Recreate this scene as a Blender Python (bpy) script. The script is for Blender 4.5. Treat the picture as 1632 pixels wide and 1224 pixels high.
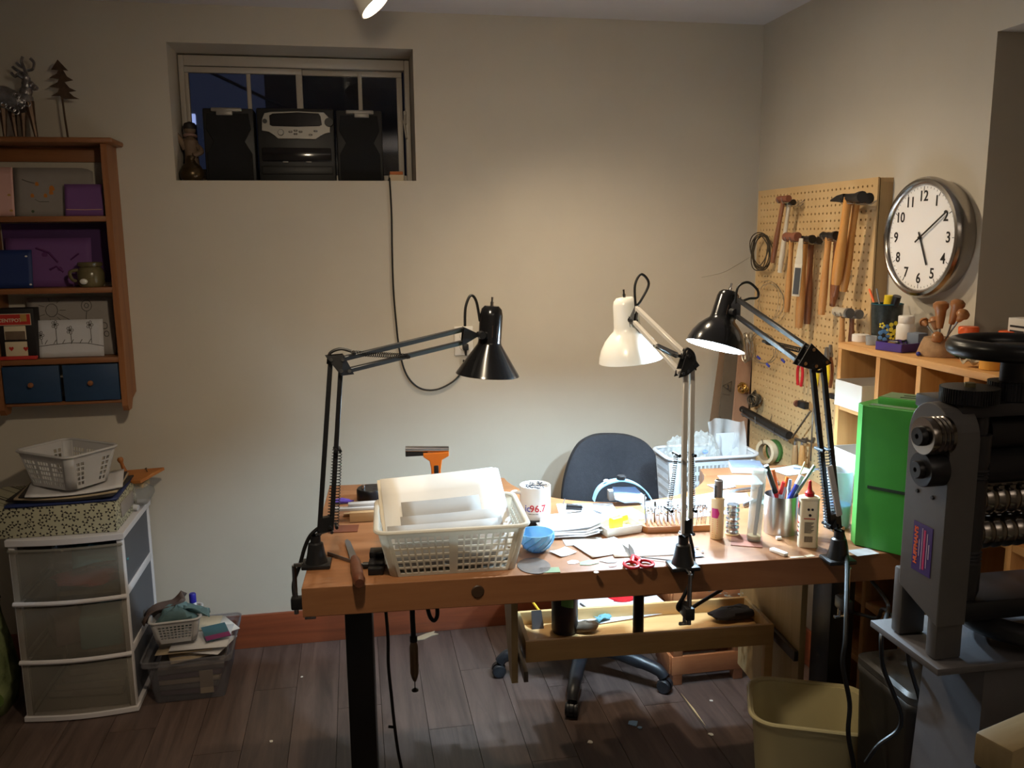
import bpy, bmesh, math, random
from mathutils import Vector as V, Matrix as M
random.seed(7)
S = bpy.context.scene
C = S.collection
for o in list(bpy.data.objects): bpy.data.objects.remove(o)
PI = math.pi
# ------------------------------------------------------------------ camera
FPX, YAW, PITCH, ROLL, CH = 1370.3, 0.17936, 0.16848, -0.00995, 1.60
def cam_axes():
    cy, sy, cp, sp = math.cos(YAW), math.sin(YAW), math.cos(PITCH), math.sin(PITCH)
    f = V((sy*cp, cy*cp, -sp)); r = V((cy, -sy, 0)); u = r.cross(f)
    c, s = math.cos(ROLL), math.sin(ROLL)
    return c*r + s*u, -s*r + c*u, f
AR, AU, AF = cam_axes()
CAM = V((0, 0, CH))
cd = bpy.data.cameras.new('camera'); cam = bpy.data.objects.new('camera', cd); C.objects.link(cam)
cd.sensor_width = 36.0; cd.lens = 36.0*FPX/1632.0; cd.clip_start = 0.02; cd.clip_end = 100
mw = M.Identity(4)
for i in range(3):
    mw[i][0], mw[i][1], mw[i][2], mw[i][3] = AR[i], AU[i], -AF[i], CAM[i]
cam.matrix_world = mw
S.camera = cam
# a pixel gives a direction; its distance comes from the surface it lies on
def ray(x, y): return (x-816)/FPX*AR - (y-612)/FPX*AU + AF
def PZ(x, y, z): d = ray(x, y); return CAM + d*((z-CH)/d.z)
def PY(x, y, Y): d = ray(x, y); return CAM + d*(Y/d.y)
def PX(x, y, X): d = ray(x, y); return CAM + d*(X/d.x)
# ------------------------------------------------------------------ view, world
S.view_settings.view_transform = 'Standard'
S.view_settings.look = 'None'
S.view_settings.gamma = 1.0
S.view_settings.use_curve_mapping = False
S.view_settings.exposure = 0.0
w = bpy.data.worlds.new('dusk'); S.world = w; w.use_nodes = True
w.node_tree.nodes['Background'].inputs[0].default_value = (0.20, 0.22, 0.33, 1)
w.node_tree.nodes['Background'].inputs[1].default_value = 0.22
# ------------------------------------------------------------------ room dimensions (metres)
D, R, CEIL = 3.35, 1.635, 2.42     # back wall, right wall, ceiling
XL, YB = -2.2, -1.6                # left wall, wall behind the camera
TZ = 0.85                          # bench top
WARM = (1.0, 0.82, 0.58)
COOL = (0.56, 0.80, 1.0)
P_TRACK, P_DESK, P_UP = 60.0, 42.0, 65.0
# ------------------------------------------------------------------ materials
def lin(c):
    return tuple(((x/255)/12.92 if x/255 <= 0.04045 else ((x/255+0.055)/1.055)**2.4) for x in c)
MATS = {}
def mat(name, rgb, rough=0.5, metal=0.0, var=0.0, scale=8.0, bump=0.0, bscale=60.0, trans=0.0, ior=1.45,
        emit=0.0, alpha=1.0, spec=0.5, stretch=None, dark=None, rvar=0.0, thin=False):
    """procedural Principled material: base colour broken up by noise, optional fine bump"""
    if name in MATS: return MATS[name]
    m = bpy.data.materials.new(name); m.use_nodes = True
    nt = m.node_tree; b = nt.nodes['Principled BSDF']
    c = lin(rgb)
    b.inputs['Roughness'].default_value = rough
    b.inputs['Metallic'].default_value = metal
    b.inputs['Specular IOR Level'].default_value = spec
    b.inputs['IOR'].default_value = ior
    b.inputs['Transmission Weight'].default_value = trans
    b.inputs['Alpha'].default_value = alpha
    b.inputs['Base Color'].default_value = (*c, 1)
    tc = nt.nodes.new('ShaderNodeTexCoord'); mp = nt.nodes.new('ShaderNodeMapping')
    nt.links.new(tc.outputs['Object'], mp.inputs['Vector'])
    if stretch: mp.inputs['Scale'].default_value = stretch
    if var > 0:
        n = nt.nodes.new('ShaderNodeTexNoise'); n.inputs['Scale'].default_value = scale
        n.inputs['Detail'].default_value = 6; n.inputs['Roughness'].default_value = 0.62
        nt.links.new(mp.outputs[0], n.inputs['Vector'])
        r = nt.nodes.new('ShaderNodeValToRGB'); nt.links.new(n.outputs['Fac'], r.inputs['Fac'])
        r.color_ramp.elements[0].position = 0.3; r.color_ramp.elements[1].position = 0.72
        d = lin(dark) if dark else tuple(x*(1-var) for x in c)
        r.color_ramp.elements[0].color = (*d, 1)
        r.color_ramp.elements[1].color = (*[min(1, x*(1+var*0.5)) for x in c], 1)
        nt.links.new(r.outputs['Color'], b.inputs['Base Color'])
        if rvar > 0:
            mr = nt.nodes.new('ShaderNodeMapRange'); nt.links.new(n.outputs['Fac'], mr.inputs['Value'])
            mr.inputs['To Min'].default_value = max(0.02, rough-rvar); mr.inputs['To Max'].default_value = min(1, rough+rvar)
            nt.links.new(mr.outputs[0], b.inputs['Roughness'])
    if bump > 0:
        n2 = nt.nodes.new('ShaderNodeTexNoise'); n2.inputs['Scale'].default_value = bscale; n2.inputs['Detail'].default_value = 4
        nt.links.new(mp.outputs[0], n2.inputs['Vector'])
        bp = nt.nodes.new('ShaderNodeBump'); bp.inputs['Strength'].default_value = bump; bp.inputs['Distance'].default_value = 0.004
        nt.links.new(n2.outputs['Fac'], bp.inputs['Height']); nt.links.new(bp.outputs[0], b.inputs['Normal'])
    if emit > 0:
        b.inputs['Emission Color'].default_value = (*c, 1); b.inputs['Emission Strength'].default_value = emit
    MATS[name] = m
    return m
def wood(name, rgb, dark, axis='x', scale=6.0, rough=0.45, bump=0.08, spread=0.5):
    """grain running along one axis: stretched noise, two scales"""
    if name in MATS: return MATS[name]
    m = bpy.data.materials.new(name); m.use_nodes = True
    nt = m.node_tree; b = nt.nodes['Principled BSDF']; b.inputs['Roughness'].default_value = rough
    tc = nt.nodes.new('ShaderNodeTexCoord'); oi = nt.nodes.new('ShaderNodeObjectInfo')
    mp = nt.nodes.new('ShaderNodeMapping'); nt.links.new(tc.outputs['Object'], mp.inputs['Vector'])
    k = {'x': (0.08, 1, 1), 'y': (1, 0.08, 1), 'z': (1, 1, 0.08)}[axis]
    mp.inputs['Scale'].default_value = [q*scale for q in k]
    ad = nt.nodes.new('ShaderNodeVectorMath'); ad.operation = 'ADD'
    nt.links.new(mp.outputs[0], ad.inputs[0])
    sc = nt.nodes.new('ShaderNodeVectorMath'); sc.operation = 'SCALE'; sc.inputs[0].default_value = (37, 91, 53)
    nt.links.new(oi.outputs['Random'], sc.inputs['Scale']); nt.links.new(sc.outputs[0], ad.inputs[1])
    n = nt.nodes.new('ShaderNodeTexNoise'); n.inputs['Scale'].default_value = 3.0; n.inputs['Detail'].default_value = 8
    n.inputs['Distortion'].default_value = 0.8; n.inputs['Roughness'].default_value = 0.68
    nt.links.new(ad.outputs[0], n.inputs['Vector'])
    r = nt.nodes.new('ShaderNodeValToRGB'); nt.links.new(n.outputs['Fac'], r.inputs['Fac'])
    r.color_ramp.elements[0].position = 0.5-spread*0.4; r.color_ramp.elements[1].position = 0.5+spread*0.4
    r.color_ramp.elements[0].color = (*lin(dark), 1); r.color_ramp.elements[1].color = (*lin(rgb), 1)
    hs = nt.nodes.new('ShaderNodeHueSaturation')
    mr = nt.nodes.new('ShaderNodeMapRange'); nt.links.new(oi.outputs['Random'], mr.inputs['Value'])
    mr.inputs['To Min'].default_value = 0.86; mr.inputs['To Max'].default_value = 1.12
    nt.links.new(mr.outputs[0], hs.inputs['Value']); nt.links.new(r.outputs['Color'], hs.inputs['Color'])
    nt.links.new(hs.outputs['Color'], b.inputs['Base Color'])
    bp = nt.nodes.new('ShaderNodeBump'); bp.inputs['Strength'].default_value = bump; bp.inputs['Distance'].default_value = 0.003
    nt.links.new(n.outputs['Fac'], bp.inputs['Height']); nt.links.new(bp.outputs[0], b.inputs['Normal'])
    MATS[name] = m
    return m
def translucent(name, fac):
    """thin moulded plastic or paper that lets light soak through"""
    m = MATS[name]; nt = m.node_tree; pr = nt.nodes['Principled BSDF']; out = nt.nodes['Material Output']
    tl = nt.nodes.new('ShaderNodeBsdfTranslucent'); mx = nt.nodes.new('ShaderNodeMixShader'); mx.inputs[0].default_value = fac
    src = pr.inputs['Base Color']
    if src.links: nt.links.new(src.links[0].from_socket, tl.inputs[0])
    else: tl.inputs[0].default_value = src.default_value
    nt.links.new(pr.outputs[0], mx.inputs[1]); nt.links.new(tl.outputs[0], mx.inputs[2]); nt.links.new(mx.outputs[0], out.inputs[0])
def clear(name, rgb, rough=0.15, op=0.25):
    """thin see-through plastic film or sheet: transparent mixed with glossy and diffuse"""
    if name in MATS: return MATS[name]
    m = bpy.data.materials.new(name); m.use_nodes = True
    nt = m.node_tree; out = nt.nodes['Material Output']; nt.nodes.remove(nt.nodes['Principled BSDF'])
    tr = nt.nodes.new('ShaderNodeBsdfTransparent'); tr.inputs[0].default_value = (*[min(1, 0.6+0.4*x) for x in lin(rgb)], 1)
    pr = nt.nodes.new('ShaderNodeBsdfPrincipled'); pr.inputs['Base Color'].default_value = (*lin(rgb), 1); pr.inputs['Roughness'].default_value = rough
    mx = nt.nodes.new('ShaderNodeMixShader'); mx.inputs[0].default_value = op
    nt.links.new(tr.outputs[0], mx.inputs[1]); nt.links.new(pr.outputs[0], mx.inputs[2]); nt.links.new(mx.outputs[0], out.inputs[0])
    MATS[name] = m
    return m
# ------------------------------------------------------------------ mesh builder
def frame(z, x=None):
    """rotation matrix whose local z is the given direction"""
    z = V(z).normalized()
    h = V(x) if x is not None else (V((0, 0, 1)) if abs(z.z) < 0.9 else V((1, 0, 0)))
    if x is not None: xx = (h - z*h.dot(z)).normalized()
    else: xx = h.cross(z).normalized()
    y = z.cross(xx)
    m = M.Identity(4)
    for i in range(3): m[i][0], m[i][1], m[i][2] = xx[i], y[i], z[i]
    return m
def rz(a): return M.Rotation(a, 4, 'Z')
def at(p, a=0): return M.Translation(V(p)) @ rz(a)
def spline(pts, k=8, closed=False):
    P = [V(p) for p in pts]; n = len(P); out = []
    rng = range(n) if closed else range(n-1)
    for i in rng:
        if closed: a, b, c, d = P[(i-1) % n], P[i], P[(i+1) % n], P[(i+2) % n]
        else: a, b, c, d = P[max(i-1, 0)], P[i], P[i+1], P[min(i+2, n-1)]
        for j in range(k):
            t = j/k
            out.append(0.5*((2*b) + (c-a)*t + (2*a-5*b+4*c-d)*t*t + (3*b-a-3*c+d)*t**3))
    if not closed: out.append(P[-1])
    return out
class MB:
    def __init__(s, mx=None): s.v, s.f, s.s, s.mx = [], [], [], mx or M.Identity(4)
    def add(s, vs, fs, smooth=False, mx=None):
        t = s.mx @ mx if mx is not None else s.mx
        o = len(s.v); s.v += [t @ V(p) for p in vs]
        s.f += [tuple(i+o for i in f) for f in fs]; s.s += [smooth]*len(fs)
        return s
    def box(s, c, d, bev=0.0, mx=None, seg=2):
        x, y, z = d[0]/2, d[1]/2, d[2]/2
        t = M.Translation(V(c)); t = mx @ t if mx is not None else t
        if bev <= 0:
            vs = [(a, b, e) for e in (-z, z) for b in (-y, y) for a in (-x, x)]
            fs = [(0, 2, 3, 1), (4, 5, 7, 6), (0, 1, 5, 4), (2, 6, 7, 3), (0, 4, 6, 2), (1, 3, 7, 5)]
            return s.add(vs, fs, False, t)
        bm = bmesh.new(); bmesh.ops.create_cube(bm, size=1)
        for q in bm.verts: q.co = V((q.co.x*d[0], q.co.y*d[1], q.co.z*d[2]))
        bmesh.ops.bevel(bm, geom=list(bm.edges), offset=min(bev, 0.49*min(d)), segments=seg, profile=0.5, affect='EDGES')
        return s.bm(bm, t, True)
    def bm(s, bm, mx=None, smooth=False):
        bm.verts.index_update()
        s.add([q.co.copy() for q in bm.verts], [[q.index for q in f.verts] for f in bm.faces], smooth, mx); bm.free(); return s
    def rings(s, rs, closed=True, cap0=False, cap1=False, smooth=True, mx=None):
        """skin a list of equally long rings"""
        n = len(rs[0]); vs = [p for r in rs for p in r]; fs = []
        m = n if closed else n-1
        for i in range(len(rs)-1):
            for j in range(m):
                a, b = i*n+j, i*n+(j+1) % n
                fs.append((a, b, b+n, a+n))
        s.add(vs, fs, smooth, mx)
        if cap0: s.add(rs[0], [tuple(reversed(range(n)))], False, mx)
        if cap1: s.add(rs[-1], [tuple(range(n))], False, mx)
        return s
    def lathe(s, prof, n=24, mx=None, smooth=True, cap0=False, cap1=False, arc=2*PI):
        rs = [[(r*math.cos(arc*j/n), r*math.sin(arc*j/n), z) for j in range(n if arc > 6.28 else n+1)] for r, z in prof]
        return s.rings(rs, arc > 6.28, cap0, cap1, smooth, mx)
    def cyl(s, a, b, r, r2=None, n=16, cap=True, smooth=True):
        a, b = V(a), V(b); d = b-a; r2 = r if r2 is None else r2
        t = M.Translation(a) @ frame(d)
        return s.lathe([(r, 0), (r2, d.length)], n, t, smooth, cap, cap)
    def tube(s, pts, r, n=8, closed=False, cap=True, flat=1.0):
        P = [V(p) for p in pts]; N = len(P); rs = []
        up = None
        for i in range(N):
            if closed: t = P[(i+1) % N]-P[i-1]
            else: t = P[min(i+1, N-1)]-P[max(i-1, 0)]
            t = t.normalized() if t.length > 1e-9 else V((0, 0, 1))
            if up is None: up = V((0, 0, 1)) if abs(t.z) < 0.9 else V((1, 0, 0))
            x = up - t*up.dot(t)
            x = x.normalized() if x.length > 1e-6 else t.orthogonal().normalized()
            y = t.cross(x); up = x
            q = r[i] if isinstance(r, (list, tuple)) else r
            rs.append([P[i] + (x*math.cos(2*PI*j/n)*flat + y*math.sin(2*PI*j/n))*q for j in range(n)])
        if closed: rs.append(rs[0])
        return s.rings(rs, True, cap and not closed, cap and not closed)
    def prism(s, poly, h, mx=None, bev=0.0):
        n = len(poly)
        if bev > 0:
            bm = bmesh.new(); f = bm.faces.new([bm.verts.new((x, y, 0)) for x, y in poly])
            r = bmesh.ops.extrude_face_region(bm, geom=[f])
            for q in [e for e in r['geom'] if isinstance(e, bmesh.types.BMVert)]: q.co.z += h
            bmesh.ops.recalc_face_normals(bm, faces=list(bm.faces))
            es = [e for e in bm.edges if abs(e.verts[0].co.z-e.verts[1].co.z) < 1e-6]
            bmesh.ops.bevel(bm, geom=es, offset=bev, segments=2, profile=0.5, affect='EDGES')
            return s.bm(bm, mx)
        vs = [(x, y, 0) for x, y in poly]+[(x, y, h) for x, y in poly]
        fs = [tuple(reversed(range(n))), tuple(range(n, 2*n))]+[(i, (i+1) % n, n+(i+1) % n, n+i) for i in range(n)]
        return s.add(vs, fs, False, mx)
    def ball(s, c, r, n=16, m=10, sc=(1, 1, 1), mx=None):
        t = M.Translation(V(c)) @ M.Diagonal((*sc, 1)); t = mx @ t if mx is not None else t
        return s.lathe([(max(1e-4, r*math.sin(PI*i/m)), -r*math.cos(PI*i/m)) for i in range(m+1)], n, t)
    def torus(s, c, Rr, r, axis=(0, 0, 1), n=32, k=8):
        t = M.Translation(V(c)) @ frame(axis)
        return s.tube([t @ V((Rr*math.cos(2*PI*i/n), Rr*math.sin(2*PI*i/n), 0)) for i in range(n)], r, k, closed=True)
    def sheet(s, fn, nu, nv, smooth=True, mx=None):
        vs = [fn(i/nu, j/nv) for j in range(nv+1) for i in range(nu+1)]
        fs = [(j*(nu+1)+i, j*(nu+1)+i+1, (j+1)*(nu+1)+i+1, (j+1)*(nu+1)+i) for j in range(nv) for i in range(nu)]
        return s.add(vs, fs, smooth, mx)
    def lattice(s, fn, us, vs_, hole, smooth=False):
        """surface fn(u,v) cut into cells; cells where hole(i,j) is true are left open"""
        nu, nv = len(us), len(vs_)
        P = [fn(u, q) for q in vs_ for u in us]
        fs = [(j*nu+i, j*nu+i+1, (j+1)*nu+i+1, (j+1)*nu+i) for j in range(nv-1) for i in range(nu-1) if not hole(i, j)]
        return s.add(P, fs, smooth)
WM = {}
def obj(name, b, m, parent=None, solid=0.0, bev=0.0, sub=0, keep=False):
    me = bpy.data.meshes.new(name)
    if parent is not None: inv = WM[parent].inverted(); org = WM[parent]
    else:
        xs = [p.x for p in b.v]; ys = [p.y for p in b.v]; zs = [p.z for p in b.v]
        c = V((0, 0, 0)) if keep else V(((min(xs)+max(xs))/2, (min(ys)+max(ys))/2, min(zs)))
        org = M.Translation(c); inv = org.inverted()
    me.from_pydata([inv @ p for p in b.v], [], b.f)
    me.polygons.foreach_set('use_smooth', b.s)
    me.validate(); me.update()
    if any(b.s): me.set_sharp_from_angle(angle=math.radians(42))
    o = bpy.data.objects.new(name, me); C.objects.link(o)
    me.materials.append(MATS[m] if isinstance(m, str) else m)
    if parent is not None: o.parent = parent
    else: o.location = org.translation
    WM[o] = org
    if solid:
        md = o.modifiers.new('thickness', 'SOLIDIFY'); md.thickness = solid; md.offset = 0
    if bev:
        md = o.modifiers.new('bevel', 'BEVEL'); md.width = bev; md.segments = 2; md.limit_method = 'ANGLE'
    if sub:
        md = o.modifiers.new('smooth', 'SUBSURF'); md.levels = sub; md.render_levels = sub
    return o
def tag(o, label, cat, group=None):
    o['label'] = label; o['category'] = cat
    if group: o['group'] = group
    return o
def thing(name, label, cat, loc=(0, 0, 0), a=0, group=None, mx=None):
    o = bpy.data.objects.new(name, None); C.objects.link(o); o.empty_display_size = 0.05
    t = mx if mx is not None else at(loc, a)
    o.matrix_world = t; WM[o] = t
    return tag(o, label, cat, group)
def struct(name, b, m, **k):
    o = obj(name, b, m, None, keep=True, **k); o['kind'] = 'structure'; return o
def dup(root, mx, label=None, group=None):
    r = root.copy(); C.objects.link(r); r.matrix_world = mx; WM[r] = mx
    if label: r['label'] = label
    if group: r['group'] = group
    for ch in list(root.children):
        c = ch.copy(); C.objects.link(c); c.parent = r; WM[c] = mx
        for g in list(ch.children):
            d = g.copy(); C.objects.link(d); d.parent = c; WM[d] = mx
    return r
def text_mesh(txt, size, mx, font_align='CENTER', ext=0.0003, bold=0.0):
    cu = bpy.data.curves.new('lettering', 'FONT'); cu.body = txt; cu.size = size; cu.align_x = font_align; cu.align_y = 'CENTER'
    cu.extrude = ext; cu.offset = bold; cu.resolution_u = 3
    o = bpy.data.objects.new('lettering', cu); C.objects.link(o)
    dg = bpy.context.evaluated_depsgraph_get(); me = bpy.data.meshes.new_from_object(o.evaluated_get(dg))
    b = MB(); b.add([q.co.copy() for q in me.vertices], [tuple(p.vertices) for p in me.polygons], False, mx)
    bpy.data.objects.remove(o); bpy.data.curves.remove(cu); bpy.data.meshes.remove(me)
    return b
def lerp(a, b, t): return a+(b-a)*t
def rrect(wx, wy, r, z, n=5, cx=0, cy=0):
    out = []
    for k, (sx, sy) in enumerate(((1, 1), (-1, 1), (-1, -1), (1, -1))):
        for i in range(n+1):
            a = k*PI/2 + i*PI/2/n
            out.append((cx+sx*(wx/2-r)+r*math.cos(a), cy+sy*(wy/2-r)+r*math.sin(a), z))
    return out
# ------------------------------------------------------------------ track lights (the room's own lamps)
mat('white_enamel', (226, 220, 208), 0.35)
mat('led_face', (255, 240, 214), 0.4, emit=18.0)
mat('wall_paint', (190, 181, 166), 0.75, var=0.05, scale=3.0, bump=0.05, bscale=220)
mat('ceiling_paint', (206, 202, 202), 0.85, var=0.04, scale=2.0)
def spot_head(p, aim, label, energy, col, size=1.75, blend=0.45):
    p, aim = V(p), V(aim); d = (aim-p).normalized()
    t = thing('track_light_head', label, 'spotlight', mx=M.Translation(V((p.x, p.y, CEIL-0.02))))
    F = M.Translation(p) @ frame(d)
    b = MB(); b.lathe([(0.0, -0.13), (0.022, -0.13), (0.027, -0.12), (0.03, -0.075), (0.05, 0.0), (0.05, 0.004), (0.047, 0.004), (0.04, -0.02)], 28, F); obj('shade', b, 'white_enamel', t)
    b = MB(); b.lathe([(0.0001, -0.006), (0.043, -0.006)], 28, F); obj('led_face', b, 'led_face', t)
    b = MB(); top = V((p.x, p.y, CEIL-0.02)); q = F @ V((0, 0, -0.12))
    b.tube([top, top+(q-top)*0.4+V((0, 0, -0.01)), q], 0.008, 8); obj('stem', b, 'white_enamel', t)
    l = bpy.data.lights.new('spot', 'SPOT'); l.energy = energy; l.color = col; l.spot_size = size; l.spot_blend = blend; l.shadow_soft_size = 0.045
    lo = bpy.data.objects.new('spot_beam', l); C.objects.link(lo); lo.parent = t
    lo.matrix_local = WM[t].inverted() @ M.Translation(p+d*0.012) @ frame(-d)
    return t
b = MB(); b.box((0.35, 2.58, CEIL-0.01), (1.9, 0.035, 0.02), 0.003); b.box((0.0, 1.945, CEIL-0.01), (0.035, 1.21, 0.02), 0.003)
tag(obj('ceiling_track', b, 'white_enamel'), 'white lighting track screwed to the ceiling', 'light track')
hA = PY(597, 8, 2.58)
spot_head(hA, hA+V((0.62, -0.14, -0.78)), 'white cone spotlight tilted down toward the right of the bench', P_TRACK*0.58, WARM, size=2.2, blend=0.8)
spot_head((0.66, 2.58, 2.345), (0.92, 2.45, 0.0), 'white spotlight above the bench pointing down at the cutout', P_TRACK*0.7, WARM, size=2.4, blend=0.9)
spot_head((0.0, 1.35, 2.09), (0.25, 2.7, 0.6), 'white spotlight on the ceiling nearer the room side of bench', P_TRACK*0.78, WARM, size=2.6, blend=1.0)
# uplighter added out of view behind the camera as fill light for the room
lp_ = V((0.75, -0.75, 0))
t = thing('added_uplighter', 'added unseen floor uplighter filling the room with light off the ceiling', 'added fill lamp', lp_)
b = MB(at(lp_)); b.lathe([(0, 0.022), (0.02, 0.022), (0.12, 0.014), (0.13, 0.006), (0.13, 0.001), (0, 0.001)], 32); obj('base', b, 'white_enamel', t)
b = MB(at(lp_)); b.cyl((0, 0, 0.022), (0, 0, 1.70), 0.012, 0.012, 16); obj('pole', b, 'white_enamel', t)
b = MB(at(lp_)); b.lathe([(0.012, 1.69), (0.05, 1.70), (0.12, 1.76), (0.15, 1.82), (0.148, 1.82), (0.115, 1.765), (0.0, 1.715)], 36); obj('bowl_shade', b, 'white_enamel', t)
l = bpy.data.lights.new('fill_uplight', 'SPOT'); l.energy = P_UP; l.color = (1.0, 0.87, 0.70); l.spot_size = 2.3; l.spot_blend = 0.6; l.shadow_soft_size = 0.05
lo = bpy.data.objects.new('fill_uplight', l); C.objects.link(lo); lo.parent = t; lo.matrix_local = M.Translation(V((0, 0, 1.80))) @ M.Rotation(PI, 4, 'X')
# ------------------------------------------------------------------ room shell
X0, X1, Z0, Z1, WD = -0.618, 0.247, 1.816, 2.291, 0.24      # window recess
b = MB()
def quad(b, pts): b.add(pts, [(0, 1, 2, 3)])
quad(b, [(XL, D, 0), (X0, D, 0), (X0, D, CEIL), (XL, D, CEIL)])
quad(b, [(X1, D, 0), (R, D, 0), (R, D, CEIL), (X1, D, CEIL)])
quad(b, [(X0, D, 0), (X1, D, 0), (X1, D, Z0), (X0, D, Z0)])
quad(b, [(X0, D, Z1), (X1, D, Z1), (X1, D, CEIL), (X0, D, CEIL)])
Y2 = D+WD
quad(b, [(X0, D, Z0), (X0, D, Z1), (X0, Y2, Z1), (X0, Y2, Z0)])
quad(b, [(X1, D, Z0), (X1, Y2, Z0), (X1, Y2, Z1), (X1, D, Z1)])
quad(b, [(X0, D, Z0), (X0, Y2, Z0), (X1, Y2, Z0), (X1, D, Z0)])
quad(b, [(X0, D, Z1), (X1, D, Z1), (X1, Y2, Z1), (X0, Y2, Z1)])
e = 0.35   # outer face so that no light leaks round the recess
for q in ([(XL-e, Y2, -0.1), (XL-e, Y2, CEIL+0.1), (X0, Y2, CEIL+0.1), (X0, Y2, -0.1)], [(X1, Y2, -0.1), (X1, Y2, CEIL+0.1), (R+1.6, Y2, CEIL+0.1), (R+1.6, Y2, -0.1)],
          [(X0, Y2, -0.1), (X0, Y2, Z0), (X1, Y2, Z0), (X1, Y2, -0.1)], [(X0, Y2, Z1), (X0, Y2, CEIL+0.1), (X1, Y2, CEIL+0.1), (X1, Y2, Z1)]): quad(b, q)
wall_back = struct('wall_back', b, 'wall_paint')
YE, ZH = 2.045, 2.105      # the right wall ends here in an opening with this head height
b = MB()
quad(b, [(R, D, 0), (R, YE, 0), (R, YE, CEIL), (R, D, CEIL)])
quad(b, [(R, YE, ZH), (R, YB, ZH), (R, YB, CEIL), (R, YE, CEIL)])
quad(b, [(R, YE, ZH), (R+0.55, YE, ZH), (R+0.55, YB, ZH), (R, YB, ZH)])
quad(b, [(R, YE, 0), (R+0.55, YE, 0), (R+0.55, YE, ZH), (R, YE, ZH)])
quad(b, [(R+0.55, YE, 0), (R+0.55, YB, 0), (R+0.55, YB, ZH), (R+0.55, YE, ZH)])
struct('wall_right', b, 'wall_paint')
b = MB(); quad(b, [(XL, YB, 0), (XL, D, 0), (XL, D, CEIL), (XL, YB, CEIL)]); struct('wall_left', b, 'wall_paint')
b = MB(); quad(b, [(XL, YB, 0), (XL, YB, CEIL), (R+0.55, YB, CEIL), (R+0.55, YB, 0)]); struct('wall_rear', b, 'wall_paint')
b = MB(); quad(b, [(XL, YB, CEIL), (XL, D, CEIL), (R+0.55, D, CEIL), (R+0.55, YB, CEIL)]); struct('ceiling', b, 'ceiling_paint')
# floor: a base slab and real planks laid toward the back wall
wood('floor_wood', (102, 84, 77), (58, 46, 42), 'y', 7.0, 0.42, 0.15, 0.55)
mat('plank_gap', (38, 30, 27), 0.8, var=0.1)
b = MB(); b.box((-0.1, 0.87, -0.024), (R+0.6-XL+0.2, D-YB, 0.03)); floor = struct('floor', b, 'plank_gap')
PW, PL, GAP = 0.149, 1.21, 0.0016
nrm = MB(M.Identity(4)); nrm.box((0, 0, 0), (PW-GAP, PL-GAP, 0.009), 0.0)
pm = None
k = 0
x = XL+PW/2
col = 0
while x < R+0.6:
    y = D + [0.0, 0.46, 0.83, 0.22, 0.65][col % 5] - PL/2 + 0.02
    while y > YB-0.3:
        y0, y1 = max(y-PL/2, YB), min(y+PL/2, D)
        if y1-y0 > 0.05:
            ln = y1-y0
            full = abs(ln-PL) < 1e-3
            if full and pm is not None:
                o = bpy.data.objects.new('plank', pm); C.objects.link(o)
            else:
                me = bpy.data.meshes.new('plank'); bb = MB(); bb.box((0, 0, 0), (PW-GAP, ln-GAP, 0.009))
                me.from_pydata(bb.v, [], bb.f); me.update(); me.materials.append(MATS['floor_wood'])
                if full: pm = me
                o = bpy.data.objects.new('plank', me); C.objects.link(o)
            o.parent = floor; o.location = (x, (y0+y1)/2, -0.0045)
        y -= PL
    x += PW; col += 1
# baseboards
wood('red_fir', (150, 80, 48), (112, 54, 32), 'x', 5.0, 0.4, 0.05)
wood('red_fir_y', (150, 80, 48), (112, 54, 32), 'y', 5.0, 0.4, 0.05)
BH = 0.137
b = MB(); b.box(((XL+R)/2, D-0.0085, BH/2), (R-XL, 0.015, BH), 0.002); o = struct('baseboard_back', b, 'red_fir')
b = MB(); b.box((R-0.0085, (D+YE)/2-0.01, BH/2), (0.015, D-YE-0.03, BH), 0.002); struct('baseboard_right', b, 'red_fir_y')
# ------------------------------------------------------------------ window in its recess
mat('vinyl', (176, 168, 158), 0.4)
mat('night_glass', (120, 130, 150), 0.03, trans=1.0, ior=1.45)
b = MB(); YF = D+0.205
fx0, fx1, fz0, fz1 = X0+0.003, X1-0.003, Z0+0.002, Z1-0.006
def rail(b, x0, x1, z0, z1, y, d=0.03): b.box(((x0+x1)/2, y, (z0+z1)/2), (x1-x0, d, z1-z0), 0.003)
for q in ((fx0, fx0+0.020, fz0, fz1), (fx1-0.020, fx1, fz0, fz1), (fx0+0.020, fx1-0.020, fz1-0.038, fz1), (fx0+0.020, fx1-0.020, fz0, fz0+0.03)): rail(b, *q, YF, 0.05)
win = struct('window_1', b, 'vinyl')
mid = PY(478, 150, YF).x
b = MB(); rail(b, fx0+0.020, mid+0.012, fz1-0.062, fz1-0.04, YF-0.012, 0.022); rail(b, mid-0.012, mid+0.012, fz0+0.03, fz1-0.06, YF-0.012, 0.022); rail(b, fx0+0.020, fx0+0.034, fz0+0.03, fz1-0.062, YF-0.012, 0.022)
rail(b, fx0+0.034, mid-0.012, fz0+0.03, fz0+0.052, YF-0.012, 0.022); sl = obj('sliding_sash', b, 'vinyl', win)
b = MB(); rail(b, mid+0.012, fx1-0.028, fz1-0.06, fz1-0.039, YF+0.013, 0.02); rail(b, fx1-0.05, fx1-0.028, fz0+0.03, fz1-0.06, YF+0.013, 0.02); obj('fixed_sash', b, 'vinyl', win)
for px in (398, 574):
    cx = PY(px, 150, YF).x; b = MB(); rail(b, cx-0.008, cx+0.008, fz0+0.03, fz1-0.05, YF-0.016, 0.006); obj('muntin', b, 'vinyl', win)
for x0, x1, y in ((fx0+0.03, mid, YF-0.008), (mid, fx1-0.03, YF+0.02)):
    b = MB(); b.box(((x0+x1)/2, y, (fz0+fz1)/2), (x1-x0, 0.004, fz1-fz0-0.05)); obj('pane', b, 'night_glass', win)
b = MB(); lp = PY(646, 195, YF-0.05)
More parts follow.
